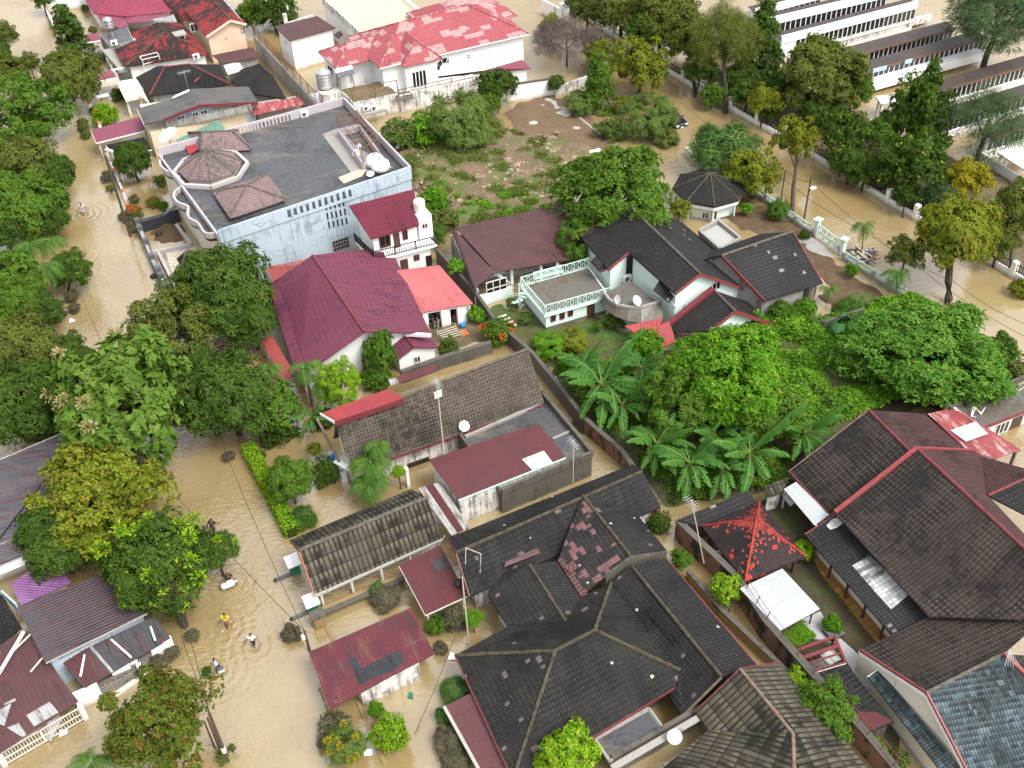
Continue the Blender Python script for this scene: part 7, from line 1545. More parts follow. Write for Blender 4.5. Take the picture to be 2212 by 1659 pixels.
def blooms(leaf, n, rad, up=.6, seed=0, nm='blossom'):
 """a scatter of flower heads / young shoots on the crown, one part"""
 def f(o, c, Rm, sz, cs, rm, s):
  rad_ = min(rad, Rm * .2); rs = np.random.RandomState(seed); top = [q for q in cs if q[2] > -.5]; idx = rs.choice(len(top), min(n, len(top)), False)
  for i_ in idx:
   q = np.array(top[i_]); q = q * (1 + .1 * rs.rand()) ; u = unit(q + np.array([0, 0, 2.])); q = q + u * .7
   m_ = 90; d = unit(rs.normal(size=(m_, 3)) + np.array([0, 0, up])); pos = d * rad_ * rs.uniform(.3, 1, (m_, 1)) * np.array([1, 1, .8])
   me = leafmesh(nm, pos, d, unit(rs.normal(size=(m_, 3)) + np.array([0, 0, .5])), rad_ * .5, rad_ * .26, rs.rand(m_, 2)); ob = link(nm, me, leaf, o)
   p = c - ROOT[o.name] + rm @ Vector((q[0] * s, q[1] * s, q[2] * sz)); ob.matrix_parent_inverse = Matrix.Identity(4); ob.location = p
 return f
# ---- palms, bananas
def frond(rs, az, L, rise, droop, nl, lw, ll, seg=9, twist=.5):
 """arching feather leaf: returns quads (verts, tones)"""
 d = np.array([math.cos(az), math.sin(az), 0.]); s = np.array([-d[1], d[0], 0.]); V_ = []; T_ = []
 ts = np.linspace(0, 1, seg + 1); pts = np.array([d * L * (t * (1 - .18 * t)) + np.array([0, 0, L * (rise * t - droop * t * t)]) for t in ts])
 for i in range(seg):
  for sg in (-1, 1): V_.append([pts[i], pts[i + 1], pts[i + 1] + s * .03 * sg, pts[i] + s * .03 * sg]); T_.append(.75)
 for j in range(nl):
  t = .12 + .88 * (j + .5) / nl; k = t * seg; i = min(int(k), seg - 1); p = pts[i] + (pts[i + 1] - pts[i]) * (k - i); tg = unit(pts[i + 1] - pts[i]); l_ = ll * math.sin(math.pi * (.12 + .86 * t)) ** .6
  for sg in (-1, 1):
   dd = unit(tg * .55 + s * sg * 1.0 + np.array([0, 0, -.15 - twist * rs.rand()])); w_ = tg * lw / 2; tip = p + dd * l_ + np.array([0, 0, -.12 * l_]); V_.append([p - w_, p + w_, tip + w_ * .2, tip - w_ * .2]); T_.append(rs.rand())
 return V_, T_
def quadmesh(name, V_, T_, rs):
 v = np.array(V_).reshape(-1, 3); return rawmesh(name, v, np.arange(len(v)).reshape(-1, 4), np.stack([np.array(T_), rs.rand(len(T_))], 1))
PF = {}
def palmproto(key, n, L, rise, droop, nl, lw, ll, seed, twist=.5):
 PF[key] = [quadmesh('frond', *frond(np.random.RandomState(seed + j), 0, L * (1 - .06 * j), rise - .22 * j, droop, nl, lw, ll, twist=twist), np.random.RandomState(j)) for j in range(4)]
 for m_ in PF[key]: m_.materials.append(M['leaf_palm'])
palmproto('coconut', 14, 2.6, .75, 1.0, 26, .07, .75, 20); palmproto('areca', 14, 1.9, 1.1, 1.15, 24, .055, .6, 30, .35)
def palm(x, y, z, rpx, label, key='coconut', n=15, base=None, bark='bark_pale', up=0., cat='palm tree', tilt=None):
 """palm whose crown heart (height z) is seen at pixel x,y, frond reach rpx"""
 c = P(x, y, z); s = rpx / ppm(c) / (2.3 if key == 'coconut' else 1.6); b = P(*base, 0) if base else Vector((c.x, c.y, 0)); o = thing('palm', label, cat, gnd(b)); rs = random.Random(int(x * 3 + y))
 for k in range(n):
  f = bpy.data.objects.new('frond', PF[key][k % 4]); COL.objects.link(f); f.parent = o; f.location = c - gnd(b); f.rotation_euler = (rs.uniform(-.15, .15), rs.uniform(-.15, .15) - up, k * 2.399 + rs.uniform(-.2, .2)); q = s * rs.uniform(.85, 1.1); f.scale = (q, q, q)
 mb = MB(); bb = gnd(b) - Z; md = bb.lerp(c, .5) + Vector((.12, .05, 0)); mb.tube([bb, md, c + Z * .1], [.17 * max(.5, s), .12 * max(.5, s), .10 * max(.5, s)], 7); obj('trunk', mb, bark, o); return o
def bananaleaf(rs, L, w_, rise, droop, seg=11):
 V_ = []; T_ = []; ts = np.linspace(0, 1, seg + 1); pts = [np.array([L * (t - .15 * t * t), 0, L * (rise * t - droop * t * t)]) for t in ts]; sd = np.array([0, 1., 0])
 for i in range(seg):
  t0, t1 = ts[i], ts[i + 1]; wd = lambda t: w_ * (math.sin(math.pi * min(1, .06 + t * .93)) ** .55)
  V_.append([pts[i] - sd * .03, pts[i] + sd * .03, pts[i + 1] + sd * .025, pts[i + 1] - sd * .025]); V_[-1] = [q + np.array([0, 0, .012]) for q in V_[-1]]; T_.append((1., .95))
  if t0 < .1: continue
  for sg in (-1, 1):
   tear = rs.rand() < .65; dn = rs.uniform(.05, .5); g = .32 if tear else .0; a0 = pts[i] + (pts[i + 1] - pts[i]) * g
   o0 = a0 + sd * sg * wd(t0) / 2 + np.array([.10 * L * .3, 0, -dn * wd(t0)]); o1 = pts[i + 1] + sd * sg * wd(t1) / 2 + np.array([.10 * L * .3, 0, -dn * wd(t1)]); V_.append([pts[i], pts[i + 1], o1, o0] if sg > 0 else [pts[i + 1], pts[i], o0, o1]); T_.append((rs.rand() * .8, rs.rand() * .85))
 v = np.array(V_).reshape(-1, 3); return rawmesh('leaf', v, np.arange(len(v)).reshape(-1, 4), np.array(T_))
BL_M = [bananaleaf(np.random.RandomState(50 + j), 2.6, .62, r_, d_) for j, (r_, d_) in enumerate(((1.3, .75), (1.0, .85), (.7, .8), (.4, .75), (2.0, .7)))]
for m_ in BL_M: m_.materials.append(M['leaf_banana'])
def banana(x, y, z, rpx, label, n=10, seed=0):
 c = P(x, y, z); s = rpx / ppm(c) / 1.95; b = gnd(c); o = thing('banana_plant', label, 'banana plant', b, 'banana plants in the thicket'); rs = random.Random(seed); n += 6
 for k in range(n):
  m_ = BL_M[4] if k == 0 else BL_M[k % 4]; f = bpy.data.objects.new('leaf', m_); COL.objects.link(f); f.parent = o; f.location = (0, 0, z); f.rotation_euler = (rs.uniform(-.3, .3), rs.uniform(-.12, .12), k * 2.399 + rs.uniform(-.25, .25)); q = s * rs.uniform(.8, 1.12); f.scale = (q, q, q)
 mb = MB().tube([b - Z * .9, b + Z * z * .5 + U * .05, b + Z * (z + .1)], [.2 * max(.6, s), .16 * max(.6, s), .09], 8); obj('stem', mb, 'leaf_dry', o)
 V_ = []; T_ = []; r2 = np.random.RandomState(seed)
 for k in range(5):
  a = r2.rand() * 6.28; d = np.array([math.cos(a), math.sin(a), 0]); sd = np.array([-d[1], d[0], 0]); p0 = np.array([0, 0, z * .9]) + d * .15; p1 = p0 + d * .5 * s + np.array([0, 0, -.3 * s]); p2 = p1 + d * .1 + np.array([0, 0, -1.1 * s])
  for q0, q1 in ((p0, p1), (p1, p2)): V_.append([q0 - sd * .14 * s, q0 + sd * .14 * s, q1 + sd * .16 * s, q1 - sd * .16 * s]); T_.append(r2.rand())
 link('dead_leaves', quadmesh('dead_leaves', V_, T_, r2), 'leaf_dry', o).matrix_parent_inverse = Matrix.Identity(4); return o
# ---- left bank
T = tree
T('loose', 'leaf_olive', 8, 75, 28, 4.5, 'thin olive tree at far top of left bank'); T('loose', 'leaf_olive', 22, 150, 38, 4.5, 'greyish olive tree on left bank above the big dark green dome')
T('fine', 'leaf_round', 42, 238, 76, 5.0, 'broad deep green dome tree on left bank near top'); T('clump', 'leaf_bright', 4, 330, 26, 4.0, 'bright lime tree clipped by left edge')
T('mango', 'leaf_olive', 55, 362, 62, 4.5, 'yellowish mango tree under the lime one at left edge'); T('mango', 'leaf_mango', 118, 378, 40, 3.6, 'small dark mango tree leaning over left street')
T('mango', 'leaf_round', 45, 445, 74, 4.2, 'wide green mango tree just above left palms'); T('mango', 'leaf_mango', 108, 470, 36, 3.0, 'low dark mango beside street wall stub')
palm(60, 530, 4.2, 44, 'feathery palm farthest left of three on left bank'); palm(105, 520, 4.4, 42, 'feathery palm of left bank leaning to the street'); palm(100, 575, 4.0, 46, 'palm of left bank with trunk standing in open water', base=(118, 655))
T('mango', 'leaf_mangoflush', 152, 582, 38, 2.6, 'small yellow tipped mango tree overhanging left street', base=(143, 638)); T('clump', 'leaf_round', 22, 588, 46, 3.8, 'mid green leafy tree left of the palms')
T('mango', 'leaf_round', 25, 665, 50, 4.0, 'mango tree with yellowish new leaves at left edge'); T('mango', 'leaf_mango', 92, 670, 36, 3.0, 'slim mango tree behind the palm trunk')
T('mango', 'leaf_olive', 45, 760, 74, 4.4, 'large olive mango tree on left bank below palms'); T('mango', 'leaf_mango', 145, 775, 48, 3.0, 'dark mango tree at the bend of left street'); T('mango', 'leaf_mango', 50, 868, 84, 4.2, 'very dark mango tree above blue grey roof'); T('mango', 'leaf_mango', 125, 830, 50, 3.4, 'dark mango tree behind the cream flowering tree')
for x, y, r, z, lf, lb in ((2, 112, 22, 3.4, 'leaf_mango', 'dark tree in top left corner behind the thin olive one'), (70, 270, 34, 3.0, 'leaf_round', 'lower skirt tree beneath the deep green dome'), (10, 500, 40, 3.2, 'leaf_mango', 'dark tree at left edge behind the palms'), (60, 620, 34, 3.0, 'leaf_round', 'green tree behind trunk of the third palm'), (5, 720, 40, 3.0, 'leaf_olive', 'olive tree at left edge under the mangoes'), (95, 905, 46, 2.6, 'leaf_mango', 'low dark mango skirt over blue grey roof end')): T('mango', lf, x, y, r, z, lb)
# ---- teak, yellow tree, mangoes
T('teak', 'leaf_teak', 262, 868, 146, 6.5, 'large leaved tree covered in cream flower heads', 1.0, extra=blooms('flower_cream', 15, .55, .5, 3), bark='bark_pale'); T('loose', 'leaf_yellow', 208, 1068, 132, 5.0, 'yellow green tree over the blue grey roof', .85)
T('mango', 'leaf_mango', 125, 1165, 84, 3.6, 'dark mango tree in front of white eave, bottom left'); T('mango', 'leaf_mangoflush', 345, 1222, 108, 4.0, 'mango tree with yellow and pink young shoots by the street', base=(408, 1362), tr=.28, extra=blooms('leaf_lime', 12, .6, .6, 5, 'young_shoot')); T('mango', 'leaf_mangoflush', 465, 1188, 46, 3.0, 'round mango crown reaching furthest over the water', extra=blooms('leaf_lime', 3, .7, .6, 8, 'young_shoot'))
T('loose', 'leaf_autumn', 330, 1560, 118, 5.0, 'rust speckled tree by the leaning poles at bottom', .9); palm(195, 1650, 2.6, 60, 'bright coconut palm at bottom edge', up=.2); palm(275, 1610, 3.0, 52, 'darker palm beside rust speckled tree')
# ---- centre left
T('mango', 'leaf_mango', 478, 630, 104, 4.6, 'large dark mango tree left of purple roof', .95); T('mango', 'leaf_mango', 540, 690, 56, 3.4, 'dark mango tree touching the purple eave'); T('fine', 'leaf_olive', 372, 722, 96, 3.6, 'greyish airy tree between street and mango trees'); T('mango', 'leaf_mango', 420, 790, 50, 3.0, 'dark mango tree right of cream flowering tree')
T('mango', 'leaf_mango', 492, 858, 102, 4.2, 'large dark mango tree above the clipped hedge'); T('clump', 'leaf_round', 592, 882, 54, 3.0, 'tree with fan clusters of fresh green leaves by dark mango'); palm(468, 792, 4.6, 40, 'small palm poking out between dark mango crowns, left', 'areca', 9); palm(575, 798, 4.6, 40, 'small palm poking out beside purple porch roof', 'areca', 9)
palm(655, 795, 4.2, 42, 'palm in front of the purple roof corner', 'areca', 12); palm(690, 825, 3.4, 36, 'shorter palm next to lime tree', 'areca', 10); T('fine', 'leaf_lime', 731, 828, 47, 3.0, 'bright lime green weeping tree before purple house', 1.1); T('clump', 'leaf_round', 818, 765, 36, 2.6, 'slender green tree in front of white gable', 1.6); T('bush', 'leaf_round', 812, 815, 34, 1.0, 'low green shrub at foot of slender tree', cat='shrub', name='shrub')
banana(668, 905, 1.6, 34, 'lone banana plant beside brown roof porch', 8, 3); T('bush', 'leaf_mango', 600, 935, 40, .6, 'dark low shrubs at the hedge top', cat='shrub', name='shrub'); T('bush', 'leaf_mango', 700, 905, 28, .6, 'dark shrub beside lone banana plant', cat='shrub', name='shrub')
# ---- hedge and garden
a, b = P(540, 975, 0), P(634, 1160, 0); t = thing('hedge', 'long clipped yellow green hedge beside flooded street', 'hedge', gnd(mid(a, b))); rs = np.random.RandomState(3); n = 7000; s_ = rs.rand(n); d = (b - a); L_ = d.length; d.normalize(); sd = np.array([-d.y, d.x, 0]); f = rs.randint(0, 3, n); wv = np.where(f == 0, rs.uniform(-.5, .5, n), np.where(f == 1, .5, -.5)) + rs.normal(size=n) * .06; hz = np.where(f == 0, 1.0, rs.uniform(0, 1, n)) + rs.normal(size=n) * .06
p_ = np.array(a)[None] + np.array(d)[None] * (s_ * L_)[:, None] + sd[None] * wv[:, None] + np.array([0, 0, 1.])[None] * hz[:, None]; nn = np.where((f == 0)[:, None], np.array([0, 0, 1.]), np.where((f == 1)[:, None], sd, -sd)) + rs.normal(size=(n, 3)) * .4
link('foliage', leafmesh('foliage', p_, unit(rs.normal(size=(n, 3)) + np.array([0, 0, .4])), nn, .17, .1, np.stack([rs.rand(n), rs.rand(n)], 1)), 'leaf_lime', t); obj('stems', MB().bar(gnd(a) + Z * .3, gnd(b) + Z * .3, .6, 1.2), 'leaf_mango', t)
T('mango', 'leaf_round', 625, 1035, 48, 2.6, 'open mango tree in flooded garden inside hedge'); S = lambda k, l, x, y, r, z, lb, **kw: tree(k, l, x, y, r, z, lb, cat='shrub', name='shrub', **kw)
S('bush', 'leaf_mango', 705, 1018, 34, .8, 'loose dark shrub left of brown roof in flooded garden'); S('clump', 'leaf_yellow', 678, 970, 16, 1.2, 'small yellowish sapling in flooded garden'); S('strap', 'leaf_palm', 652, 1120, 25, .5, 'spiky pale plant in flooded garden by hedge')
palm(800, 1000, 3.6, 50, 'dense clump palm in front of brown tiled roof', 'areca', 26); palm(795, 1045, 2.4, 46, 'lower palm clump before carport roof', 'areca', 24); palm(812, 965, 4.6, 34, 'highest palm head of the clump by brown roof', 'areca', 16); T('ball', 'leaf_lime', 860, 1018, 14, 2.0, 'tiny lime topped tree on thin stem by brown house', .7)
# ---- lower yards
S('ball', 'leaf_lime', 841, 1582, 39, 1.4, 'large yellow green clipped round bush in water', sq=1.1); S('ball', 'leaf_bright', 812, 1533, 18, .9, 'small green round bush near guard shed'); S('ball', 'leaf_muddy', 629, 1368, 21, .4, 'muddy round bush standing in the street'); S('bush', 'leaf_muddy', 722, 1570, 36, .6, 'muddy flattened shrub at the yard corner'); S('feather', 'leaf_feather', 745, 1610, 42, 1.4, 'orange tinged feathery shrub at bottom', sq=1.2, extra=blooms('leaf_gold', 12, .7, .5, 2, 'coloured_shoot')); S('bush', 'leaf_muddy', 697, 1600, 16, .5, 'brown drowned shrub at bottom')
S('strap', 'leaf_muddy', 832, 1290, 28, .5, 'muddy drooping plant before the carport'); S('clump', 'leaf_strap', 815, 1270, 16, .9, 'green tuft on muddy plant by ochre wall'); S('bush', 'leaf_round', 943, 1350, 24, .6, 'green shrub under maroon awning'); S('bush', 'leaf_muddy', 985, 1338, 32, .6, 'brown shrub under maroon awning, right'); S('loose', 'leaf_bright', 1022, 1335, 22, 1.6, 'fresh green sapling by black roof corner'); S('bush', 'leaf_muddy', 952, 1400, 17, .4, 'small muddy shrub right of guard shed')
for x, y, r, lf, lb in ((985, 1490, 28, 'leaf_strap', 'bright strap leaved shrub beside black roof edge'), (962, 1545, 18, 'leaf_strap', 'strap leaved shrub between bright and muddy ones'), (972, 1600, 30, 'leaf_muddy', 'muddy strap leaved shrub left of maroon lean-to'), (985, 1645, 26, 'leaf_muddy', 'muddy strap leaved shrub at bottom edge')): S('strap', lf, x, y, r, .6, lb)
T('clump', 'leaf_lime', 1232, 1628, 62, 3.0, 'bright rosette leaved tree at bottom centre'); S('clump', 'leaf_lime', 1168, 1645, 18, 2.4, 'small bright rosette left of bottom centre tree')
# ---- middle: big dome, lot shrubs
T('xl', 'leaf_round', 1328, 432, 124, 4.6, 'huge rounded green tree behind mint house roof', 1.0); T('fine', 'leaf_round', 1248, 520, 44, 3.0, 'lower lobe tree left of mint house roof', 1.2); S('clump', 'leaf_yellow', 1468, 452, 24, 1.6, 'yellowish shrub between mint roof and octagonal pavilion')
S('feather', 'leaf_feather', 985, 262, 70, 2.6, 'tall feathery shrub below white house', sq=1.2); S('bush', 'leaf_bright', 925, 275, 44, 2.0, 'bright green shrub left of tall feathery one'); S('bush', 'leaf_feather', 868, 290, 44, 1.6, 'grey green shrub beside blue roof edge'); S('feather', 'leaf_feather', 1020, 290, 46, 1.4, 'low feathery shrub right of tall one')
S('bush', 'leaf_bright', 940, 430, 34, 1.2, 'leafy shrub behind balcony house tower'); S('bush', 'leaf_weed', 955, 480, 36, 1.0, 'shrub between balcony house and maroon shed'); S('loose', 'leaf_round', 940, 510, 24, 1.4, 'thin shrub under balcony house corner'); S('clump', 'leaf_bright', 985, 575, 20, 2.2, 'bright papaya like tuft on mossy wall')
T('cone', 'leaf_round', 1296, 185, 62, 3.0, 'conical fresh green tree at the flooded lot corner'); T('feather', 'leaf_feather', 1400, 252, 60, 2.2, 'wide feathery tree leaning over a dark car'); S('feather', 'leaf_feather', 1255, 222, 34, 1.2, 'thin feathery shrub left of conical tree'); S('loose', 'leaf_feather', 1320, 282, 32, 1.0, 'sparse shrub in flooded lot'); S('bush', 'leaf_yellow', 1345, 225, 22, 1.0, 'yellowish shrub before feathery tree'); S('feather', 'leaf_weed', 1440, 300, 26, .6, 'trailing weeds below feathery tree')
S('bush', 'leaf_mango', 1075, 185, 46, 2.6, 'dark creeper mound over white house wall'); S('bush', 'leaf_round', 1058, 222, 30, 1.6, 'green creeper hanging to the lot'); S('bush', 'leaf_mango', 1200, 178, 20, 1.8, 'round dark shrub on clean white wall')
T('twig', 'twig_grey', 1225, 85, 64, 3.6, 'leafless purplish grey tree with flat twiggy crown', tr=.12); T('loose', 'leaf_yellow', 1290, 115, 36, 3.0, 'yellowish tree right of leafless one'); T('loose', 'leaf_yellow', 1190, 55, 24, 2.4, 'small yellowish tree behind leafless one'); T('loose', 'leaf_yellow', 1385, 140, 66, 4.0, 'open yellow green street tree over brown water', 1.1, base=(1378, 212))
# ---- campus road trees
T('loose', 'leaf_olive', 1268, 12, 48, 4.5, 'olive tree at top edge beside campus gate'); T('mango', 'leaf_olive', 1345, 18, 62, 5.0, 'dark olive tree at top edge by campus fence', base=(1338, 95)); T('mango', 'leaf_olive', 1432, 40, 72, 5.5, 'broad yellow olive tree at top edge', base=(1418, 130)); T('loose', 'leaf_olive', 1495, 95, 58, 4.5, 'olive tree beside campus fence with dark base', base=(1502, 205))
T('needle', 'leaf_olive', 1565, 85, 76, 7.0, 'tall grey olive casuarina like tree by the road', 1.2, base=(1568, 250)); T('cone', 'leaf_mango', 1648, 95, 76, 5.0, 'dark columnar tree before white school block', 1.1); T('loose', 'leaf_mango', 1515, 150, 40, 3.4, 'dark slim tree hugging campus fence', base=(1500, 210)); S('bush', 'leaf_round', 1540, 205, 30, 1.6, 'low green tree at roadside by tall grey tree')
T('mango', 'leaf_olive', 1775, 165, 92, 5.5, 'wide pale olive tree before brown school roofs', bark='bark_pale'); T('mango', 'leaf_round', 1845, 190, 46, 4.0, 'dark green tree behind wide pale olive tree'); T('loose', 'leaf_yellow', 1650, 215, 40, 3.6, 'yellow green tree by campus fence'); T('loose', 'leaf_mangoflush', 1615, 200, 34, 3.0, 'yellow tipped small tree left of it by campus fence')
T('loose', 'leaf_yellow', 1722, 300, 46, 4.6, 'slim yellow green street tree on bare trunk', 1.3, base=(1710, 468), tr=.2); T('loose', 'leaf_mangoflush', 1828, 290, 58, 4.0, 'dark tree with yellow shoots at campus fence, upper', 1.2); T('mango', 'leaf_mangoflush', 1838, 355, 46, 2.4, 'dark lower crown at campus fence'); T('mango', 'leaf_round', 1905, 285, 36, 3.6, 'brighter green tree between two dark campus trees')
T('loose', 'leaf_mangoflush', 1985, 250, 72, 5.0, 'tall pointed tree with spiky tops before school', 1.5); T('cone', 'leaf_mangoflush', 2005, 195, 52, 6.5, 'pointed leafy spire rising behind the tall campus tree', 1.1); T('loose', 'leaf_mangoflush', 1975, 350, 84, 4.0, 'broad olive tree below tall pointed one'); T('loose', 'leaf_mango', 1958, 420, 32, 2.2, 'small dark tree with crooked trunk on campus fence', base=(1950, 475))
T('loose', 'leaf_gold', 2088, 388, 52, 3.4, 'golden yellow leaved tree on campus'); T('wisp', 'leaf_needle', 2135, 265, 100, 6.0, 'wispy blue green casuarina at right edge', 1.0); T('needle', 'leaf_needle', 2155, 40, 105, 7.0, 'large dark casuarina at top right corner', .8)
T('mango', 'leaf_yellow', 2068, 505, 90, 5.6, 'large yellow green street tree with thick dark trunk', .95, base=(2042, 662), tr=.36); T('loose', 'leaf_olive', 1955, 545, 42, 3.6, 'smaller olive street tree beside thick trunked one', base=(1945, 625)); T('loose', 'leaf_olive', 2192, 455, 56, 4.6, 'olive tree at right edge behind campus fence', 1.3, base=(2185, 605)); S('bush', 'leaf_yellow', 2205, 625, 26, .6, 'yellowish branch shrub at right edge over the road')
T('strap', 'leaf_strap', 1568, 325, 60, 3.4, 'pandanus like tree with drooping strap leaves', .95); T('loose', 'leaf_yellow', 1628, 372, 58, 3.2, 'airy yellow green tree right of pandanus tree'); S('ball', 'leaf_round', 1680, 452, 22, 1.2, 'round clipped bush behind mint fence'); S('bush', 'leaf_mango', 1738, 508, 12, .5, 'small dark shrub inside mint fence'); S('ball', 'leaf_bright', 1842, 583, 14, 1.0, 'small bright topiary inside mint fence'); S('clump', 'leaf_bright', 1612, 450, 13, 1.0, 'variegated garden shrub by octagonal pavilion')
palm(1866, 485, 3.2, 33, 'slim coconut palm standing in the flooded road', base=(1859, 560)); palm(1938, 588, 2.6, 38, 'dark coconut palm at mint fence end', base=(1938, 630)); palm(1790, 625, 1.6, 26, 'small palm in muddy garden right of black roof', 'areca', 9); palm(1858, 640, 1.4, 36, 'low wide palm in muddy garden', n=10); palm(1685, 445, 1.8, 28, 'small palm before round clipped bush', n=8); S('strap', 'leaf_palm', 1832, 665, 22, .5, 'spiky cycad in muddy garden')
for x, y, r, z, k, lf, lb in ((1400, 60, 48, 4.5, 'mango', 'leaf_mango', 'dark tree between broad olive crowns at top edge'), (1470, 20, 44, 4.5, 'loose', 'leaf_olive', 'olive tree behind campus fence at top edge'), (1600, 170, 40, 2.6, 'mango', 'leaf_mango', 'dark low tree right of tall grey tree'), (1690, 190, 40, 3.0, 'mango', 'leaf_mango', 'dark low tree under dark columnar one'), (1660, 235, 30, 2.2, 'loose', 'leaf_mangoflush', 'low yellow tipped tree along fence'), (1765, 240, 44, 2.6, 'mango', 'leaf_mango', 'dark undergrowth tree below wide pale olive one'), (1870, 370, 44, 2.2, 'loose', 'leaf_mango', 'low dark tree filling the gap at campus fence'), (2040, 420, 34, 2.2, 'strap', 'leaf_needle', 'dark spiky palm behind campus fence'), (2160, 520, 44, 3.0, 'loose', 'leaf_olive', 'olive lower crown at right edge of campus'), ): T(k, lf, x, y, r, z, lb)
# ---- thicket
T('xl', 'leaf_leafy', 2005, 762, 145, 3.2, 'very large bright leafy tree at right by the road', .62); T('xl', 'leaf_bright', 1575, 815, 118, 4.6, 'large bright green tree in the thicket centre', .95); T('fine', 'leaf_round', 1465, 870, 80, 3.6, 'bright tree in thicket left of the largest'); T('mango', 'leaf_round', 1660, 890, 74, 3.4, 'bright tree in thicket above the banana row'); S('bush', 'leaf_bright', 1395, 745, 40, 1.6, 'leafy shrub under red awning of mint house'); S('feather', 'leaf_bright', 1185, 745, 36, .9, 'ferny bright shrub at lawn corner'); S('feather', 'leaf_yellow', 1235, 735, 32, 1.0, 'yellowish ferny shrub on mint house lawn'); S('ball', 'leaf_bright', 1225, 785, 22, .5, 'low rounded shrub by dark wall'); S('ball', 'leaf_bright', 1270, 780, 22, .7, 'low rounded shrub left of banana clump'); S('bush', 'leaf_round', 1330, 690, 26, .8, 'dark shrub below curved porch'); S('clump', 'leaf_feather', 1135, 690, 13, .6, 'tiny sapling on wet lawn by terrace'); S('clump', 'leaf_feather', 1105, 655, 13, .6, 'tiny sapling beside the spiral stair'); S('clump', 'leaf_round', 1291, 705, 12, .8, 'tiny sapling at terrace door')
banana(1300, 830, 3.0, 84, 'big banana clump nearest brown house wall', 14, 1); banana(1420, 960, 2.6, 66, 'banana plant left of the row above brick wall', 11, 2); banana(1490, 1000, 2.6, 70, 'banana plant second in the row above brick wall', 12, 4); banana(1620, 980, 2.8, 76, 'banana plant behind red hipped pavilion', 12, 5); banana(1735, 935, 2.8, 66, 'banana plant beside brown roof corner', 10, 6); banana(1385, 795, 2.2, 52, 'banana plant behind the big clump', 9, 7); banana(1550, 945, 2.2, 50, 'half hidden banana plant under bright tree', 9, 8)
banana(1345, 875, 2.4, 60, 'banana plant between big clump and the row', 10, 9); banana(1255, 790, 2.0, 52, 'banana plant beside grey lawn corner roof', 9, 10); banana(1560, 1015, 2.2, 58, 'low banana plant in the row above brick wall', 10, 11)
T('clump', 'leaf_round', 2165, 755, 34, 2.6, 'umbrella topped sapling at right edge road bank'); S('bush', 'leaf_weed', 2185, 800, 34, .6, 'weedy shrub at right edge bank'); S('bush', 'leaf_round', 1690, 675, 30, 1.0, 'shrub beneath black garage wall'); S('bush', 'leaf_bright', 1740, 665, 26, .8, 'bright shrub by broken wall stub')
for i_, (x, y, r, z) in enumerate(((1370, 720, 22, .8), (1345, 770, 26, 1.0))): pass
# ---- alley and right gardens
for x, y, r, z, k, lf, lb in ((1425, 1130, 26, .6, 'bush', 'leaf_mango', 'dark shrubs in alley beneath broken eave'), (1472, 1208, 24, .9, 'clump', 'leaf_round', 'green rosette shrub in alley by black roof'), (1567, 1272, 36, 1.5, 'clump', 'leaf_lime', 'yellow variegated bush against brick wall'), (1560, 1310, 20, .6, 'bush', 'leaf_muddy', 'muddy vines below yellow variegated bush'), (1738, 1187, 22, 1.0, 'feather', 'leaf_lime', 'lime ferny shrub beside red hipped pavilion'), (1798, 1348, 21, .8, 'ball', 'leaf_bright', 'clipped round bush in dark pot by walkway'), (1722, 1462, 27, 1.2, 'clump', 'leaf_lime', 'bright rosette shrub over grey brown roof verge'), (1762, 1487, 14, .8, 'bush', 'leaf_bright', 'small bush below bright rosette on brick wall'), (1328, 1580, 20, .6, 'bush', 'leaf_bright', 'fresh weeds beside white dish'), (1285, 1620, 24, .6, 'bush', 'leaf_bright', 'weeds sprouting on mossy wall at bottom'), (1395, 1590, 20, .6, 'bush', 'leaf_round', 'weeds right of large white dish'), (1880, 1600, 22, .4, 'bush', 'leaf_bright', 'creeper tuft on brick wall foot, bottom right'), (1940, 1640, 24, .6, 'bush', 'leaf_weed', 'weedy bush at bottom edge right')): S(k, lf, x, y, r, z, lb)
T('loose', 'leaf_round', 1790, 1525, 62, 3.0, 'open branching tree across grey brown roof edge', .8, bark='bark_pale')
# ---- top left
T('cone', 'leaf_mango', 150, 78, 62, 3.4, 'dark conical tree by top of left street', .85); T('mango', 'leaf_olive', 150, 170, 60, 4.4, 'round greyish dark tree at left street carports', 1.05, base=(160, 222)); S('ball', 'leaf_lime', 225, 248, 26, 1.2, 'yellow green round shrub behind orange capped posts'); T('mango', 'leaf_mango', 285, 345, 38, 2.8, 'dark round tree before black carport', 1.1); S('loose', 'leaf_yellow', 270, 322, 16, 2.8, 'yellow new growth above dark round tree'); T('loose', 'leaf_olive', 62, 135, 22, 3.0, 'sparse small tree over far wading people')
T('loose', 'leaf_mango', 585, 15, 52, 3.0, 'dark trees at top edge between houses'); T('loose', 'leaf_round', 540, 30, 34, 2.4, 'green shrub right of peach gable'); S('bush', 'leaf_weed', 610, 50, 30, 1.0, 'weeds along grey garden wall at top'); T('loose', 'leaf_mango', 90, 0, 20, 2.4, 'dark bush at very top of left street')
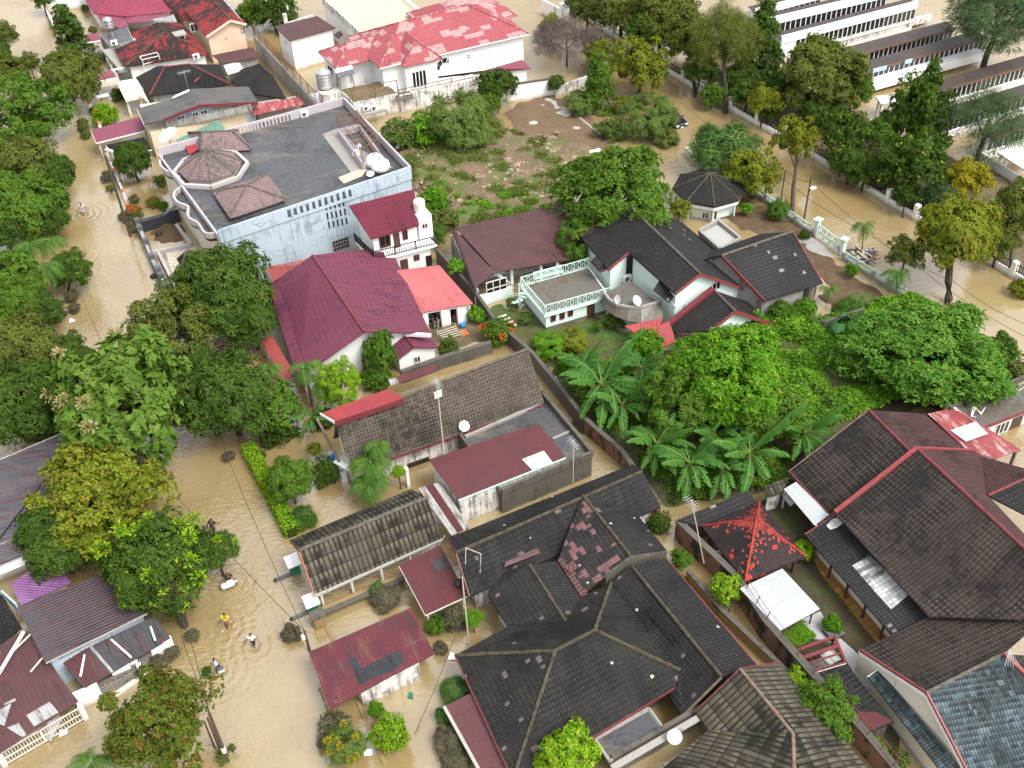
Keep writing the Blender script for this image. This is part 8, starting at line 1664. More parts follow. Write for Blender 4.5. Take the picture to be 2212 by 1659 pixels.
for x, y, r, lf, lb in ((178, 265, 12, 'leaf_weed', 'small shrub in left street, uppermost of a row'), (180, 275, 12, 'leaf_weed', 'small shrub in left street just below the uppermost'), (185, 290, 12, 'leaf_weed', 'small shrub in left street beside thin post'), (232, 382, 16, 'leaf_muddy', 'muddy shrub by lamp post foot'), (240, 408, 11, 'leaf_weed', 'low weed patch on left street kerb'), (347, 390, 16, 'leaf_weed', 'shrub in flooded forecourt'), (330, 437, 15, 'leaf_yellow', 'croton in flooded forecourt by slate wall'), (352, 445, 13, 'leaf_round', 'green shrub on slate wall slope'), (290, 430, 12, 'leaf_muddy', 'muddy shrub in flooded forecourt'), (268, 470, 14, 'leaf_muddy', 'muddy shrub beside utility pole foot'), (290, 490, 14, 'leaf_weed', 'shrub below orange flowers'), (155, 640, 16, 'leaf_muddy', 'grey drowned shrub by left palms, upper'), (160, 665, 13, 'leaf_muddy', 'grey drowned shrub by left palms, middle'), (122, 680, 20, 'leaf_muddy', 'grey drowned shrub by left palms, lower'), (495, 985, 14, 'leaf_muddy', 'grey drowned shrub beside hedge end'), (560, 985, 14, 'leaf_mango', 'dark shrub inside hedge end'), (415, 1372, 15, 'leaf_muddy', 'grey drowned shrub at mango trunk foot'), (370, 1408, 20, 'leaf_muddy', 'grey drowned shrub beside white pier'), (340, 1430, 18, 'leaf_muddy', 'muddy plants in front of stone wall'), (480, 1635, 16, 'leaf_weed', 'weeds round the leaning pole feet'), (446, 1450, 12, 'leaf_mangoflush', 'small leafy twig above the poles'), (500, 1615, 9, 'leaf_weed', 'small twig right of pole feet'), (205, 240, 13, 'leaf_mango', 'dark shrub by plastic table'), (255, 205, 18, 'leaf_mango', 'shrub beside cream porch slab'), (205, 130, 14, 'leaf_mango', 'dark shrub in walled yard top left'), (220, 125, 12, 'leaf_weed', 'second shrub in walled yard top left'), (120, 45, 12, 'leaf_muddy', 'grey bush on far white street wall'), (183, 18, 10, 'leaf_weed', 'tall weed in flooded yard top left'), (200, 65, 10, 'leaf_weed', 'weed by mauve carport far end')): S('bush', lf, x, y, r, .5, lb)
S('bush', 'leaf_weed', 288, 460, 20, .8, 'shrub covered with orange flowers by utility pole', extra=blooms('flower_orange', 14, .8, .5, 4)); S('bush', 'leaf_round', 1075, 715, 34, 1.2, 'green shrub with orange flowers at wall corner', extra=blooms('flower_orange', 6, .7, .5, 6)); S('ball', 'leaf_feather', 970, 748, 22, .5, 'pale rounded shrub behind brown ridge'); S('clump', 'leaf_bright', 1030, 680, 20, .9, 'bright shrub beside teal tarpaulin')
# ---- ground cover: vines over the thicket, weeds on the rubble lot
def cover(name, m, poly, n, zf, L, Wd, seed, mounds=24, spread=1.):
 rs = np.random.RandomState(seed); W_ = [P(x, y, 0) for x, y in poly]; xs = [p.x for p in W_]; ys = [p.y for p in W_]; pts = []
 pts = np.stack([rs.uniform(min(xs), max(xs), n * 3), rs.uniform(min(ys), max(ys), n * 3)], 1); ins = np.zeros(len(pts), bool)
 for i in range(len(W_)):
  a, b = W_[i], W_[i - 1]; c = ((a.y > pts[:, 1]) != (b.y > pts[:, 1])) & (pts[:, 0] < (b.x - a.x) * (pts[:, 1] - a.y) / (b.y - a.y + 1e-9) + a.x); ins ^= c
 pts = pts[ins][:n]; n = len(pts); mc = pts[rs.randint(0, n, mounds)]; mh = rs.uniform(.3, 1, mounds) * zf; mr = rs.uniform(1.0, 2.6, mounds) * spread
 h = np.zeros(n) + .15
 for c, a, r_ in zip(mc, mh, mr): h = np.maximum(h, a * np.exp(-((pts - c) ** 2).sum(1) / r_ ** 2))
 if spread < 1: kp = h > .22 + .12 * rs.rand(n); pts, h = pts[kp], h[kp]; n = len(pts)
 p = np.concatenate([pts, (h * rs.uniform(.75, 1.05, n))[:, None]], 1); nr = unit(rs.normal(size=(n, 3)) * .5 + np.array([0, 0, 1.])); d = unit(np.cross(nr, rs.normal(size=(n, 3))) + np.array([0, 0, .15])); tone = np.clip(.5 * (np.sin(pts[:, 0] * .9) * np.sin(pts[:, 1] * .8) * .5 + .5) + .5 * rs.rand(n), 0, 1)
 o = link(name, leafmesh(name, p, d, nr, L * rs.uniform(.6, 1.2, n), Wd * rs.uniform(.7, 1.2, n), np.stack([tone, rs.rand(n)], 1)), m); o['kind'] = 'stuff'; o['label'] = name.replace('_', ' '); return o
cover('creeping_vines', 'leaf_vine', [(1640, 690), (1760, 700), (1830, 670), (1960, 650), (2060, 700), (2120, 800), (1980, 880), (1870, 895), (1760, 940), (1650, 880), (1560, 760)], 70000, 1.9, .34, .22, 1, 60)
cover('thicket_shrubs', 'leaf_round', [(1640, 690), (1760, 700), (1830, 670), (1960, 650), (2060, 700), (2120, 800), (1980, 880), (1870, 895), (1760, 940), (1650, 880), (1560, 760)], 22000, 2.4, .36, .2, 21, 26, .5)
cover('thicket_undergrowth', 'leaf_round', [(1200, 800), (1460, 770), (1640, 760), (1740, 960), (1700, 1050), (1450, 1090), (1300, 930)], 34000, 1.3, .4, .2, 2, 46)
cover('lot_weeds', 'leaf_weed', [(840, 330), (935, 300), (1060, 255), (1115, 290), (1190, 310), (1240, 400), (1230, 455), (1120, 490), (960, 490), (905, 420)], 90000, .85, .32, .11, 3, 150, .7)
cover('bright_weeds', 'leaf_vine', [(880, 400), (960, 400), (1010, 440), (1130, 420), (1200, 430), (1200, 480), (960, 490), (910, 440)], 26000, .9, .3, .14, 4, 34, .6)
cover('garden_groundcover', 'leaf_bright', [V_ for V_ in (D('33', 150, 560), D('33', 320, 420), D('33', 430, 560), D('33', 265, 645))], 3500, .35, .16, .1, 5, 8)
cover('wall_creeper', 'leaf_vine', [D('33', 790, 1350), D('33', 850, 1340), D('33', 1130, 1690), D('33', 960, 1690)], 5000, .7, .2, .13, 6, 14)
# elephant ears: big heart leaves in the thicket
rs_ = random.Random(5)
ee = quadmesh('leaf', [[np.array(q) for q in ((-.05, 0, 0), (.25, -.42, .02), (1, 0, -.18), (.25, .42, .02))]], [.5], np.random.RandomState(1))
def heart():
 V_ = []; pr = [(.0, .25), (.12, .46), (.35, .5), (.6, .38), (.82, .2), (1.0, .0)]
 for sg in (-1, 1):
  for (a, wa), (b, wb) in zip(pr, pr[1:]): V_.append([np.array([a, 0, -.15 * a * a]), np.array([b, 0, -.15 * b * b]), np.array([b - .0, sg * wb, -.15 * b * b - .1]), np.array([a - .12 * (a < .1), sg * wa, -.15 * a * a - .08])])
 return quadmesh('leaf', V_, [.2 + .06 * i for i in range(len(V_))], np.random.RandomState(3))
hm = heart(); hm.materials.append(M['leaf_elephant'])
for i_, (x, y, n) in enumerate(((1815, 715, 6), (1845, 765, 8), (1885, 745, 6), (1895, 800, 9), (1925, 830, 9), (1960, 855, 9), (1860, 725, 5), (1990, 835, 7), (1940, 790, 6), (1640, 880, 4))):
 p = P(x, y, .9); o = thing('elephant_ear_plant', 'large dark heart shaped leaves in the green thicket', 'plant', gnd(p), 'elephant ear plants')
 for k in range(n):
  f = bpy.data.objects.new('leaf', hm); COL.objects.link(f); f.parent = o; a = k * 2.4 + rs_.random(); f.location = (math.cos(a) * .5, math.sin(a) * .5, 1.9 + rs_.random() * .9); f.rotation_euler = (rs_.uniform(-.3, .3), rs_.uniform(.1, .7), a); q = rs_.uniform(.8, 1.35); f.scale = (q, q, q)
 mb = MB()
 for k in range(n): a = k * 2.4; mb.tube([gnd(p) - Z * .3, gnd(p) + Vector((math.cos(a) * .5, math.sin(a) * .5, 2.0))], .03, 4)
 obj('stalks', mb, 'leaf_elephant', o)
# ================================================================ people wading
def skin(name, pts, edges, rad, m, parent, root=0, sub=1):
 me = bpy.data.meshes.new(name); me.from_pydata([Vector(p) for p in pts], edges, []); me.materials.append(M[m]); o = bpy.data.objects.new(name, me); COL.objects.link(o); o.parent = parent
 md = o.modifiers.new('skin', 'SKIN'); md.use_smooth_shade = True; sv = me.skin_vertices[0].data
 for i, r in enumerate(rad): sv[i].radius = (r, r) if not isinstance(r, tuple) else r; sv[i].use_root = (i == root)
 s = o.modifiers.new('smooth', 'SUBSURF'); s.levels = sub; s.render_levels = sub; return o
def person(x, y, face, label, top, bottom, long_=False, step=.16, arms=((-.30, -.05), (.30, .05)), lean=.06, bag=None, z=-.22):
 """standing in water; feet under pixel x,y at the water line; face = heading in degrees from +X"""
 p = P(x, y, 0); o = thing('person', label, 'person', p, 'people wading through the flood'); o.rotation_euler = (0, 0, R(face)); L = lean
 J = {}; pts = []; rad = []; ed = []
 def a(n, c, r, par=None):
  J[n] = len(pts); pts.append(c); rad.append(r)
  if par: ed.append((J[par], J[n]))
 a('pelvis', (0, 0, .93 + z), (.15, .115)); a('waist', (L * .3, 0, 1.08 + z), (.135, .105), 'pelvis'); a('chest', (L * .7, 0, 1.28 + z), (.16, .115), 'waist'); a('neck', (L, 0, 1.46 + z), .058, 'chest'); a('jaw', (L + .015, 0, 1.545 + z), (.07, .075), 'neck'); a('head', (L + .02, 0, 1.63 + z), (.082, .095), 'jaw'); a('crown', (L + .01, 0, 1.70 + z), (.06, .07), 'head'); a('nose', (L + .115, 0, 1.60 + z), .012, 'head')
 for s, n in ((1, 'l'), (-1, 'r')):
  a('ear' + n, (L, s * .088, 1.61 + z), .014, 'head'); st = step * s
  a('hip' + n, (st * .15, s * .10, .86 + z), .095, 'pelvis'); a('knee' + n, (st * .9 + .03, s * .11, .48 + z), .06, 'hip' + n); a('ankle' + n, (st * .8 - (.05 if st < 0 else 0), s * .11, .09 + z), .04, 'knee' + n); a('toe' + n, (st * .8 + .14, s * .12, .04 + z), .035, 'ankle' + n)
  dy, dx = arms[0 if s > 0 else 1]; dy = abs(dy)
  a('sho' + n, (L * .8, s * .19, 1.40 + z), .058, 'chest'); a('elb' + n, (L * .6 + dx * 2 - .02, s * (.21 + dy * .35), 1.13 + z), .043, 'sho' + n); a('wri' + n, (L * .6 + dx * 4 + .10, s * (.21 + dy * .5), .93 + z), .028, 'elb' + n); w_ = Vector(pts[J['wri' + n]])
  a('palm' + n, w_ + Vector((.03, s * .01, -.06)), .032, 'wri' + n); pc = Vector(pts[J['palm' + n]])
  for k in range(4): a(f'f{k}' + n, pc + Vector((.028 - k * .018, s * .006, -.045)), .010, 'palm' + n); a(f'g{k}' + n, pc + Vector((.032 - k * .02, -s * .008, -.085 + abs(k - 1.2) * .008)), .008, f'f{k}' + n)
  a('th' + n, pc + Vector((.045, -s * .01, -.01)), .010, 'palm' + n); a('ti' + n, pc + Vector((.058, -s * .015, -.045)), .008, 'th' + n)
 body = skin('body', pts, ed, rad, 'skin', o)
 g_ = lambda n: pts[J[n]]
 v_ = [g_('pelvis'), g_('waist'), g_('chest'), (L * .9, 0, 1.42 + z), g_('shol'), g_('shor'), tuple(Vector(g_('shol')).lerp(Vector(g_('elbl')), .75)), tuple(Vector(g_('shor')).lerp(Vector(g_('elbr')), .75))]
 skin('shirt', v_, [(0, 1), (1, 2), (2, 3), (2, 4), (2, 5), (4, 6), (5, 7)], [(.175, .14), (.165, .135), (.185, .14), .085, .082, .082, .068, .068], top, o)
 if long_: v_ = [g_('waist'), (.02, 0, .75 + z), (.03, 0, .40 + z)]; skin('skirt', v_, [(0, 1), (1, 2)], [(.15, .12), (.20, .17), (.19, .17)], bottom, o)
 else: kl, kr = (tuple(Vector(g_('hip' + n)).lerp(Vector(g_('knee' + n)), .85)) for n in 'lr'); v_ = [tuple(Vector(g_('pelvis')) + Vector((0, 0, .06))), g_('hipl'), g_('hipr'), kl, kr]; skin('shorts', v_, [(0, 1), (0, 2), (1, 3), (2, 4)], [(.16, .125), .115, .115, .095, .095], bottom, o)
 skin('hair', [(L - .02, 0, 1.60 + z), (L - .01, 0, 1.69 + z), (L + .03, 0, 1.725 + z)], [(0, 1), (1, 2)], [(.085, .07), (.09, .09), (.07, .06)], 'hair', o)
 for s in (1, -1): e_ = obj('eye', MB().lathe((L + .098, s * .033, 1.635 + z), [(.004, -.008), (.011, 0), (.004, .008)], 6), 'opening', o); e_.matrix_parent_inverse = Matrix.Identity(4)
 return o
person(492, 1355, 75, 'person in yellow shirt and plum skirt wading away from the viewer', 'cloth_yellow', 'cloth_plum', True); person(549, 1396, -95, 'person in white shirt and dark shorts wading towards the viewer', 'cloth_white', 'cloth_dark')
person(474, 1449, 200, 'person in pale blue shirt carrying a white box', 'cloth_blue', 'cloth_dark', arms=((-.3, .03), (.2, .06))); person(497, 1262, -60, 'person wading with a large white sack beside mango tree', 'cloth_dark', 'cloth_dark', arms=((-.2, .09), (.2, .09)), lean=.2)
person(463, 1150, 80, 'person in dark clothes half hidden above the mango crown', 'cloth_dark', 'cloth_dark'); person(181, 464, 70, 'person in white shirt wading alone in the upper left street', 'cloth_white', 'cloth_blue')
person(77, 156, 80, 'far person in black, right one of the trio under trees', 'cloth_dark', 'cloth_dark'); person(71, 152, 80, 'far person in brownish clothes between two others', 'cloth_plum', 'cloth_dark'); person(60, 154, 80, 'far person, left one of the trio under trees', 'cloth_dark', 'cloth_plum')
p = P(493, 1262, .55); o = thing('sack', 'large white sack held by wading person', 'sack', p); mb = MB(); mb.lathe((0, 0, 0), [(.1, -.55), (.24, -.42), (.27, 0), (.25, .35), (.09, .52)], 10, Matrix.Rotation(R(80), 3, 'Y')); s_ = obj('body', mb, 'cloth_white', o, True); s_.matrix_parent_inverse = Matrix.Identity(4); s_.rotation_euler = (0, 0, R(20)); k_ = obj('knot', MB().tube([(.45, .16, .05), (.62, .22, .1)], [.06, .09], 6), 'cloth_white', o); k_.matrix_parent_inverse = Matrix.Identity(4)
p = P(478, 1449, .3); o = thing('box', 'white box with dark lid held by person in pale blue', 'box', p); obj('body', MB().box(p, .4, .3, .26), 'cloth_white', o); obj('lid', MB().box(p + Z * .26, .43, .33, .05), 'slate', o); obj('handle', MB().tube([p + Z * .3 - U * .15, p + Z * .52, p + Z * .3 + U * .15], .015, 5), 'slate', o)
# ================================================================ dark car under the feathery tree
f = P(1474, 277, 0) + W * .1; o = thing('parked_car', 'dark blue black car half hidden by feathery tree in flood', 'car', f); fwd = -W; rt_ = U
def C(a, b, c): return f + fwd * a + rt_ * b + Z * (c - .35)
prof = [(0, .35), (0.02, .62), (-.12, .82), (-.95, .96), (-1.65, 1.42), (-2.7, 1.48), (-3.6, 1.38), (-4.15, .98), (-4.35, .9), (-4.35, .35)]
mb = MB(); n_ = len(prof)
def wid(c): return .86 if c < 1.0 else .86 - (c - 1.0) * .5
vs = [C(a_, -wid(c), c) for a_, c in prof] + [C(a_, wid(c), c) for a_, c in prof]; mb.add(vs, [[i, i + 1, n_ + i + 1, n_ + i] for i in range(n_ - 1)] + [list(range(n_))[::-1], list(range(n_, 2 * n_))]); bo = obj('body', mb, 'car_paint', o)
bv = bo.modifiers.new('round', 'BEVEL'); bv.width = .07; bv.segments = 3; bv.limit_method = 'NONE'
q = [C(-1.0, -.74, 1.01), C(-1.0, .74, 1.01), C(-1.58, .62, 1.40), C(-1.58, -.62, 1.40)]; obj('windshield', MB().shell([[p_ + Z * .03 + fwd * .03 for p_ in q]], .02), 'glass_dark', o)
for s in (-1, 1):
 obj('side_window', MB().add([C(-1.35, s * .85, 1.03), C(-3.5, s * .85, 1.03), C(-3.3, s * .68, 1.36), C(-1.8, s * .68, 1.38)], [[0, 1, 2, 3]]), 'glass_dark', o); obj('headlight', MB().box(C(.0, s * .62, .62), .34, .12, .14, rt_), 'dish_white', o); obj('mirror', MB().box(C(-1.25, s * .95, 1.0), .2, .12, .14, rt_), 'car_paint', o)
 for a_ in (-.85, -3.4): wv = obj('wheel', MB().lathe(C(a_, s * .78, .32), [(.2, -.1), (.31, -.09), (.32, 0), (.31, .09), (.2, .1)], 16, rt_.to_track_quat('Z', 'Y').to_matrix()), 'rubber', o); obj('rim', MB().lathe(C(a_, s * .84, .32), [(.19, -.02), (.19, .05), (.04, .06)], 12, (rt_ * s).to_track_quat('Z', 'Y').to_matrix()), 'steel', wv)
obj('grille', MB().box(C(.04, 0, .58), .7, .05, .14, rt_), 'opening', o); obj('plate', MB().box(C(.06, 0, .40), .42, .03, .13, rt_), 'dish_white', o)
# ================================================================ poles, lamps, wires
def pole(label, base, top, r=.11, m='pole_brown', name='utility_pole', cat='utility pole', arm=True):
 o = thing(name, label, cat, gnd(base)); obj('shaft', MB().tube([base - Z, top], [r * 1.2, r * .75], 8), m, o)
 if arm: d = U; obj('crossarm', MB().bar(top - Z * .4 - d * .8, top - Z * .4 + d * .8, .09), 'timber_old', o); [obj('insulator', MB().lathe(top - Z * .35 + d * k, [(.05, 0), (.06, .06), (.03, .14)], 8), 'offwhite', o) for k in (-.7, .7)]
 return o
def upto(t, x, y, t2, x2, y2):
 b = V(t2, x2, y2, 0); return b, Vector((b.x, b.y, plumb(b, t, x, y)))
b, tp1 = upto('00', 930, 1310, '01', 1105, 395); pole('brown utility pole rising from left street kerb near orange flowers', b, tp1, .13)
b, tp2 = upto('00', 945, 1285, '00', 1035, 1540); o = thing('street_lamp', 'thin street lamp with white tube head beside left street', 'street lamp', gnd(b)); obj('pole', MB().tube([b - Z, tp2], .05, 6), 'concrete_light', o); h_ = V('00', 895, 1262, tp2.z + .15); obj('lamp_head', MB().bar(tp2, h_, .26, .16), 'dish_white', o)
for i_, (t1, x1, y1, x2, y2, lb_) in enumerate((('03', 1775, 1190, 1930, 1600, 'thickest leaning utility pole with white band, bottom left'), ('03', 1752, 1235, 1862, 1500, 'middle one of three leaning poles at bottom left'), ('03', 1705, 1270, 1820, 1490, 'leftmost thin one of three leaning poles at bottom left'))):
 b, tp_q = upto(t1, x1, y1, '03', x2, y2); o = pole(lb_, b, tp_q, (.12, .08, .065)[i_], arm=False); 
 if i_ == 0: obj('white_band', MB().tube([b.lerp(tp_q, .2), b.lerp(tp_q, .3)], .155, 8), 'offwhite', o); tp3 = tp_q; b3 = b
b, tp4 = upto('13', 425, 500, '13', 482, 668); o = pole('dark pole with meter box at corner of guard shed', b, tp4, .1, arm=False); obj('meter_box', MB().box(tp4.lerp(b, .35) - U * .18, .25, .2, .4), 'offwhite', o)
b, tp5 = upto('30', 375, 1500, '31', 325, 290); o = pole('brown lamp pole in the flooded right hand road', b, tp5, .09, arm=False); h_ = V('30', 408, 1592, tp5.z - .6); obj('lamp_arm', MB().tube([V('30', 362, 1625, tp5.z - 1.2), h_], .04, 5), 'pole_brown', o); obj('lamp_head', MB().bar(h_ - U * .3, h_ + U * .3, .3, .16), 'dish_white', o)
b, tp6 = upto('30', 165, 1440, '31', 135, 97); pole('thinner brown pole left of lamp pole in right hand road', b, tp6, .07, arm=False)
b, tp7 = upto('20', 415, 40, '20', 420, 185); pole('short brown pole at far end of right hand road', b, tp7, .08, arm=False)
b, tp8 = upto('13', 1795, 40, '13', 1832, 620); pole('thin pinkish mast in yard by maroon awning', b, tp8, .06, 'timber_pale', 'mast', 'mast', False)
b, tp9 = upto('13', 235, 345, '13', 278, 468); pole('short grey post with white top standing in street water', b, tp9, .06, 'concrete_light', 'post', 'post', False)
b, tpA = upto('03', 1040, 800, '03', 1040, 800)
def wire(label, pts, r=.022):
 o = thing('cable', label, 'cable', pts[0], 'overhead cables'); q = []
 for a, b in zip(pts, pts[1:]):
  for k in range(9): t_ = k / 8; q.append(a.lerp(b, t_) - Z * (.35 * 4 * t_ * (1 - t_)))
 obj('line', MB().tube(q, r, 5, False), 'wire_black', o)
wire('overhead cable over left street from brown utility pole to dark meter pole', [tp1, V('02', 1960, 740, 4.2), V('12', 100, 1400, 4.0), tp4]); wire('overhead cable crossing the lower street toward guard shed', [V('02', 1500, 1000, 4.6), tp4])
wire('upper overhead cable from bottom left poles up the street', [tp3, V('03', 1560, 620, 4.6), V('02', 1310, 1080, 4.6)]); wire('lower overhead cable from bottom left poles up the street', [tp3 - Z * .3, V('03', 1620, 600, 4.3), V('03', 1480, 270, 4.3)])
wire('near overhead cable along right hand road', [tp6, tp5 - Z * .5, V('31', 1330, 680, 4.6), V('31', 2230, 1260, 4.6)]); wire('far overhead cable along right hand road', [V('20', 1480, 860, 4.8), V('30', 160, 1520, 4.8), V('31', 870, 370, 4.9), V('31', 1600, 780, 4.9), V('31', 2230, 1150, 4.9)])
wire('slanting pale guy cable above flooded yard left of black roof', [V('12', 1940, 1540, 5.0), V('13', 1830, 220, 3.4), V('13', 1375, 1370, .1)]); wire('cable from white block down to big black roof', [V('22', 345, 960, 3.2), V('22', 10, 1385, 4.6)]); wire('overhead cable pair over left palms and water', [V('01', 520, 520, 4.4), V('01', 980, 1560, 4.4)])
def yagi(label, base, top, head='rods', m='steel', r=.05):
 o = thing('antenna', label, 'antenna', base); obj('mast', MB().tube([base, top], r, 6), 'timber_pale', o); mb = MB(); mb.bar(top - U * .1, top + U * .1, .06)
 for h in (.1, .4): mb.bar(top - Z * h - W * .55, top - Z * h + W * .55, .03); [mb.bar(top - Z * h + W * (-.55 + k * .22) - U * .3, top - Z * h + W * (-.55 + k * .22) + U * .3, .02) for k in range(6)]
 obj('rods', mb, m, o); return o
b = V('12', 1625, 665, 2.9); o = yagi('tall television mast rising over brown tiled roof', b, Vector((b.x, b.y, plumb(b, '12', 1556, 15)))); obj('panel', MB().box(b.lerp(Vector((b.x, b.y, plumb(b, '12', 1558, 130))), 1.0) - Z * .3, .6, .1, .6), 'offwhite', o)
b = V('22', 573, 878, 2.6); yagi('thin mast by mossy annex corner with comb aerial', b, Vector((b.x, b.y, plumb(b, '22', 572, 520))), r=.035); b = V('22', 1680, 1560, 1.9); tq = V('22', 1575, 1030, plumb(b, '22', 1575, 1030)); yagi('leaning aerial mast on brick wall before pavilion', b, tq, r=.035)
p0 = V('12', 1800, 1600, 3.2); o = thing('aerial_frame', 'rusty wire aerial frame standing on black roof corner', 'aerial', p0); mb = MB(); qa, qb = V('12', 1805, 1430, 5.0), V('12', 1932, 1480, 5.0); obj('frame', MB().bar(qa, qb, .05).bar(qa, V('12', 1800, 1600, 3.4), .05).bar(qb, V('12', 1925, 1640, 3.4), .05), 'timber_pale', o)
# ================================================================ yard clutter
def bin_(label, t, x, y):
 p = V(t, x, y, 0); o = thing('gate_post_box', label, 'gate box', p); obj('body', MB().box(p - Z * .8, .7, .6, 1.9), 'bin_green', o); obj('cover', MB().shell([[p + Z * 1.15 + U * a_ * .5 + W * b_ * .5 + Z * (.25 if b_ > 0 else 0) for a_, b_ in ((-1, -1), (1, -1), (1, 1), (-1, 1))]], .08), 'dish_white', o)
bin_('green box with white sloping cover beside carport, upper one', '12', 360, 1630); bin_('green box with white sloping cover by mossy pillar', '13', 515, 330); p = V('13', 570, 450, 0); o = thing('gate_pillar', 'mossy grey gate pillar below the carport corner', 'gate pillar', p); obj('shaft', MB().box(p - Z, .8, .6, 2.2), 'ochre_wall', o); obj('cap', MB().box(p + Z * 1.2, 1.0, .8, .12), 'mossy_wall', o)
for t_, a_, b_, lb_ in (('13', (190, 70), (350, 5), 'grey submerged gate rail beside upper green box'), ('13', (328, 398), (495, 325), 'grey submerged gate rail beside mossy pillar')): p, q_ = V(t_, *a_, .05), V(t_, *b_, .05); o = thing('gate_rail', lb_, 'rail', p); obj('rail', MB().bar(p, q_, .28, .14), 'slate', o); obj('wheel', MB().lathe(p, [(.1, -.1), (.14, 0), (.1, .1)], 8), 'rubber', o)
def rack(p, q_, o):
 for k in range(5): obj('slat', MB().bar(p + Z * (.3 + k * .02) + W * (-.6 + k * .3), q_ + Z * (.3 + k * .02) + W * (-.6 + k * .3), .09, .05), 'timber_pale', o)
 for r_ in (p, q_):
  for s in (-.6, .6): obj('leg', MB().bar(r_ + W * s - Z * .3, r_ + W * s + Z * .75, .07), 'timber_pale', o)
p, q_ = V('11', 1590, 1265, .2), V('11', 1745, 1215, .2); o = thing('rack', 'pale slatted wooden rack in front of pink shed', 'rack', p); rack(p, q_, o)
for k_, (x, y, lb_, m_, sz) in enumerate(((1800, 1080, 'teal tarpaulin bundle under pink shed eave', 'tarp_teal', (1.0, .7, .35)), (1780, 1160, 'blue plastic crate beside wooden rack', 'tarp_blue', (.5, .4, .35)), (1790, 1215, 'orange brown board lying by blue crate', 'orange_tile', (.7, .9, .08)), (1815, 1020, 'pile of white plastic tubs at shed corner', 'offwhite', (.6, .5, .5)))):
 p = V('11', x, y, .2); o = thing(('tarpaulin', 'crate', 'board', 'tub')[k_], lb_, ('tarpaulin', 'crate', 'board', 'tub')[k_], p); ob = obj('body', MB().box(p, *sz), m_, o); bv = ob.modifiers.new('round', 'BEVEL'); bv.width = min(sz) * .25; bv.segments = 3; obj('rim', MB().box(p + Z * (sz[2] - .03), sz[0] * .7, sz[1] * .7, .06), m_, o)
for k_, (x, y) in enumerate(((1500, 1130), (1560, 1090), (1600, 1120), (1540, 1170), (1740, 1100))):
 p = V('11', x, y, .1); o = thing('bicycle_frame' if k_ == 2 else 'scrap_heap', ('dark household scrap in left bay of pink shed', 'dark scrap at back of left shed bay', 'rusty bicycle parts in left shed bay', 'wire basket in front of left shed bay', 'dark stacked chairs in right shed bay')[k_], 'clutter', p); rs = random.Random(k_); 
 for j in range(5): obj('piece', MB().bar(p + Vector((rs.uniform(-.5, .5), rs.uniform(-.4, .4), rs.uniform(0, .3))), p + Vector((rs.uniform(-.5, .5), rs.uniform(-.4, .4), rs.uniform(.4, 1.2))), rs.uniform(.05, .25), rs.uniform(.05, .2)), rs.choice(('rust_iron', 'slate', 'timber_dark', 'walk_grey', 'steel')), o)
for k_ in range(4): p = V('11', 2090 + k_ * 28, 1080 + k_ * 28, .9); o = thing('stake', 'white painted stake on mossy wall by orange flowers', 'stake', p, 'white stakes on the wall'); obj('shaft', MB().bar(p - U * .3, p + U * .7, .1), 'white_paint', o)
o = thing('debris_raft', 'dark raft of broken timber round palm in right road', 'debris', V('31', 830, 560, 0)); rs = random.Random(3)
for k in range(46):
 p = V('31', rs.uniform(735, 915), rs.uniform(500, 615), rs.uniform(.02, .35)); a = rs.uniform(0, 3.1); d = Vector((math.cos(a), math.sin(a), rs.uniform(-.2, .2))) * rs.uniform(.3, 1.0); obj('plank', MB().bar(p - d, p + d, rs.uniform(.06, .3), .05), rs.choice(('timber_old', 'timber_dark', 'pole_brown', 'timber_old', 'slate', 'timber_pale')), o)
o = thing('board_stack', 'pale board leaning on mint gate pillar in road', 'board', V('31', 640, 520, .2)); obj('board', MB().shell([[V('31', 600, 470, .9), V('31', 640, 475, .9), V('31', 690, 535, .1), V('31', 620, 540, .1)]], .05), 'timber_pale', o); obj('edge', MB().bar(V('31', 600, 470, .92), V('31', 640, 475, .92), .06), 'white_paint', o)
p = V('00', 880, 850, 0); o = thing('table', 'white plastic table in flooded garden of black roofed house', 'table', p); obj('top', MB().box(p + Z * .6, 1.5, .8, .05), 'dish_white', o); [obj('leg', MB().bar(p + U * a_ * .65 + W * b_ * .3 - Z * .3, p + U * a_ * .65 + W * b_ * .3 + Z * .6, .06), 'dish_white', o) for a_ in (-1, 1) for b_ in (-1, 1)]
for x, y, t_, lb_ in ((632, 866, '12', 'old tyre floating in garden near blue tarpaulin'), (485, 165, '01', 'dark tyre at edge of upper left street'), (520, 295, '01', 'small dark drum floating in left street'), (1303, 735, '01', 'dark floating object beside stepped gate wall'), (1345, 375, '01', 'round plant pot in muddy yard')): p = V(t_, x, y, .3 if 'pot' in lb_ else .05); o = thing('tyre', lb_, 'tyre', p); obj('ring', MB().lathe(p, [(.22, -.1), (.36, -.1), (.4, 0), (.36, .1), (.22, .1), (.2, 0)], 14), 'rubber', o); obj('core', MB().lathe(p, [(.2, -.08), (.2, .02)], 10), 'pole_brown', o)
o = thing('tarpaulin', 'bright blue tarpaulin at brown house porch', 'tarpaulin', V('12', 670, 660, 1)); obj('sheet', MB().shell([[V('12', 635, 680, .7), V('12', 690, 690, .7), V('12', 700, 640, 1.1), V('12', 665, 630, 1.1)]], .05), 'tarp_blue', o); obj('pole', MB().bar(V('12', 640, 690, -.5), V('12', 640, 685, .7), .06), 'timber_old', o)
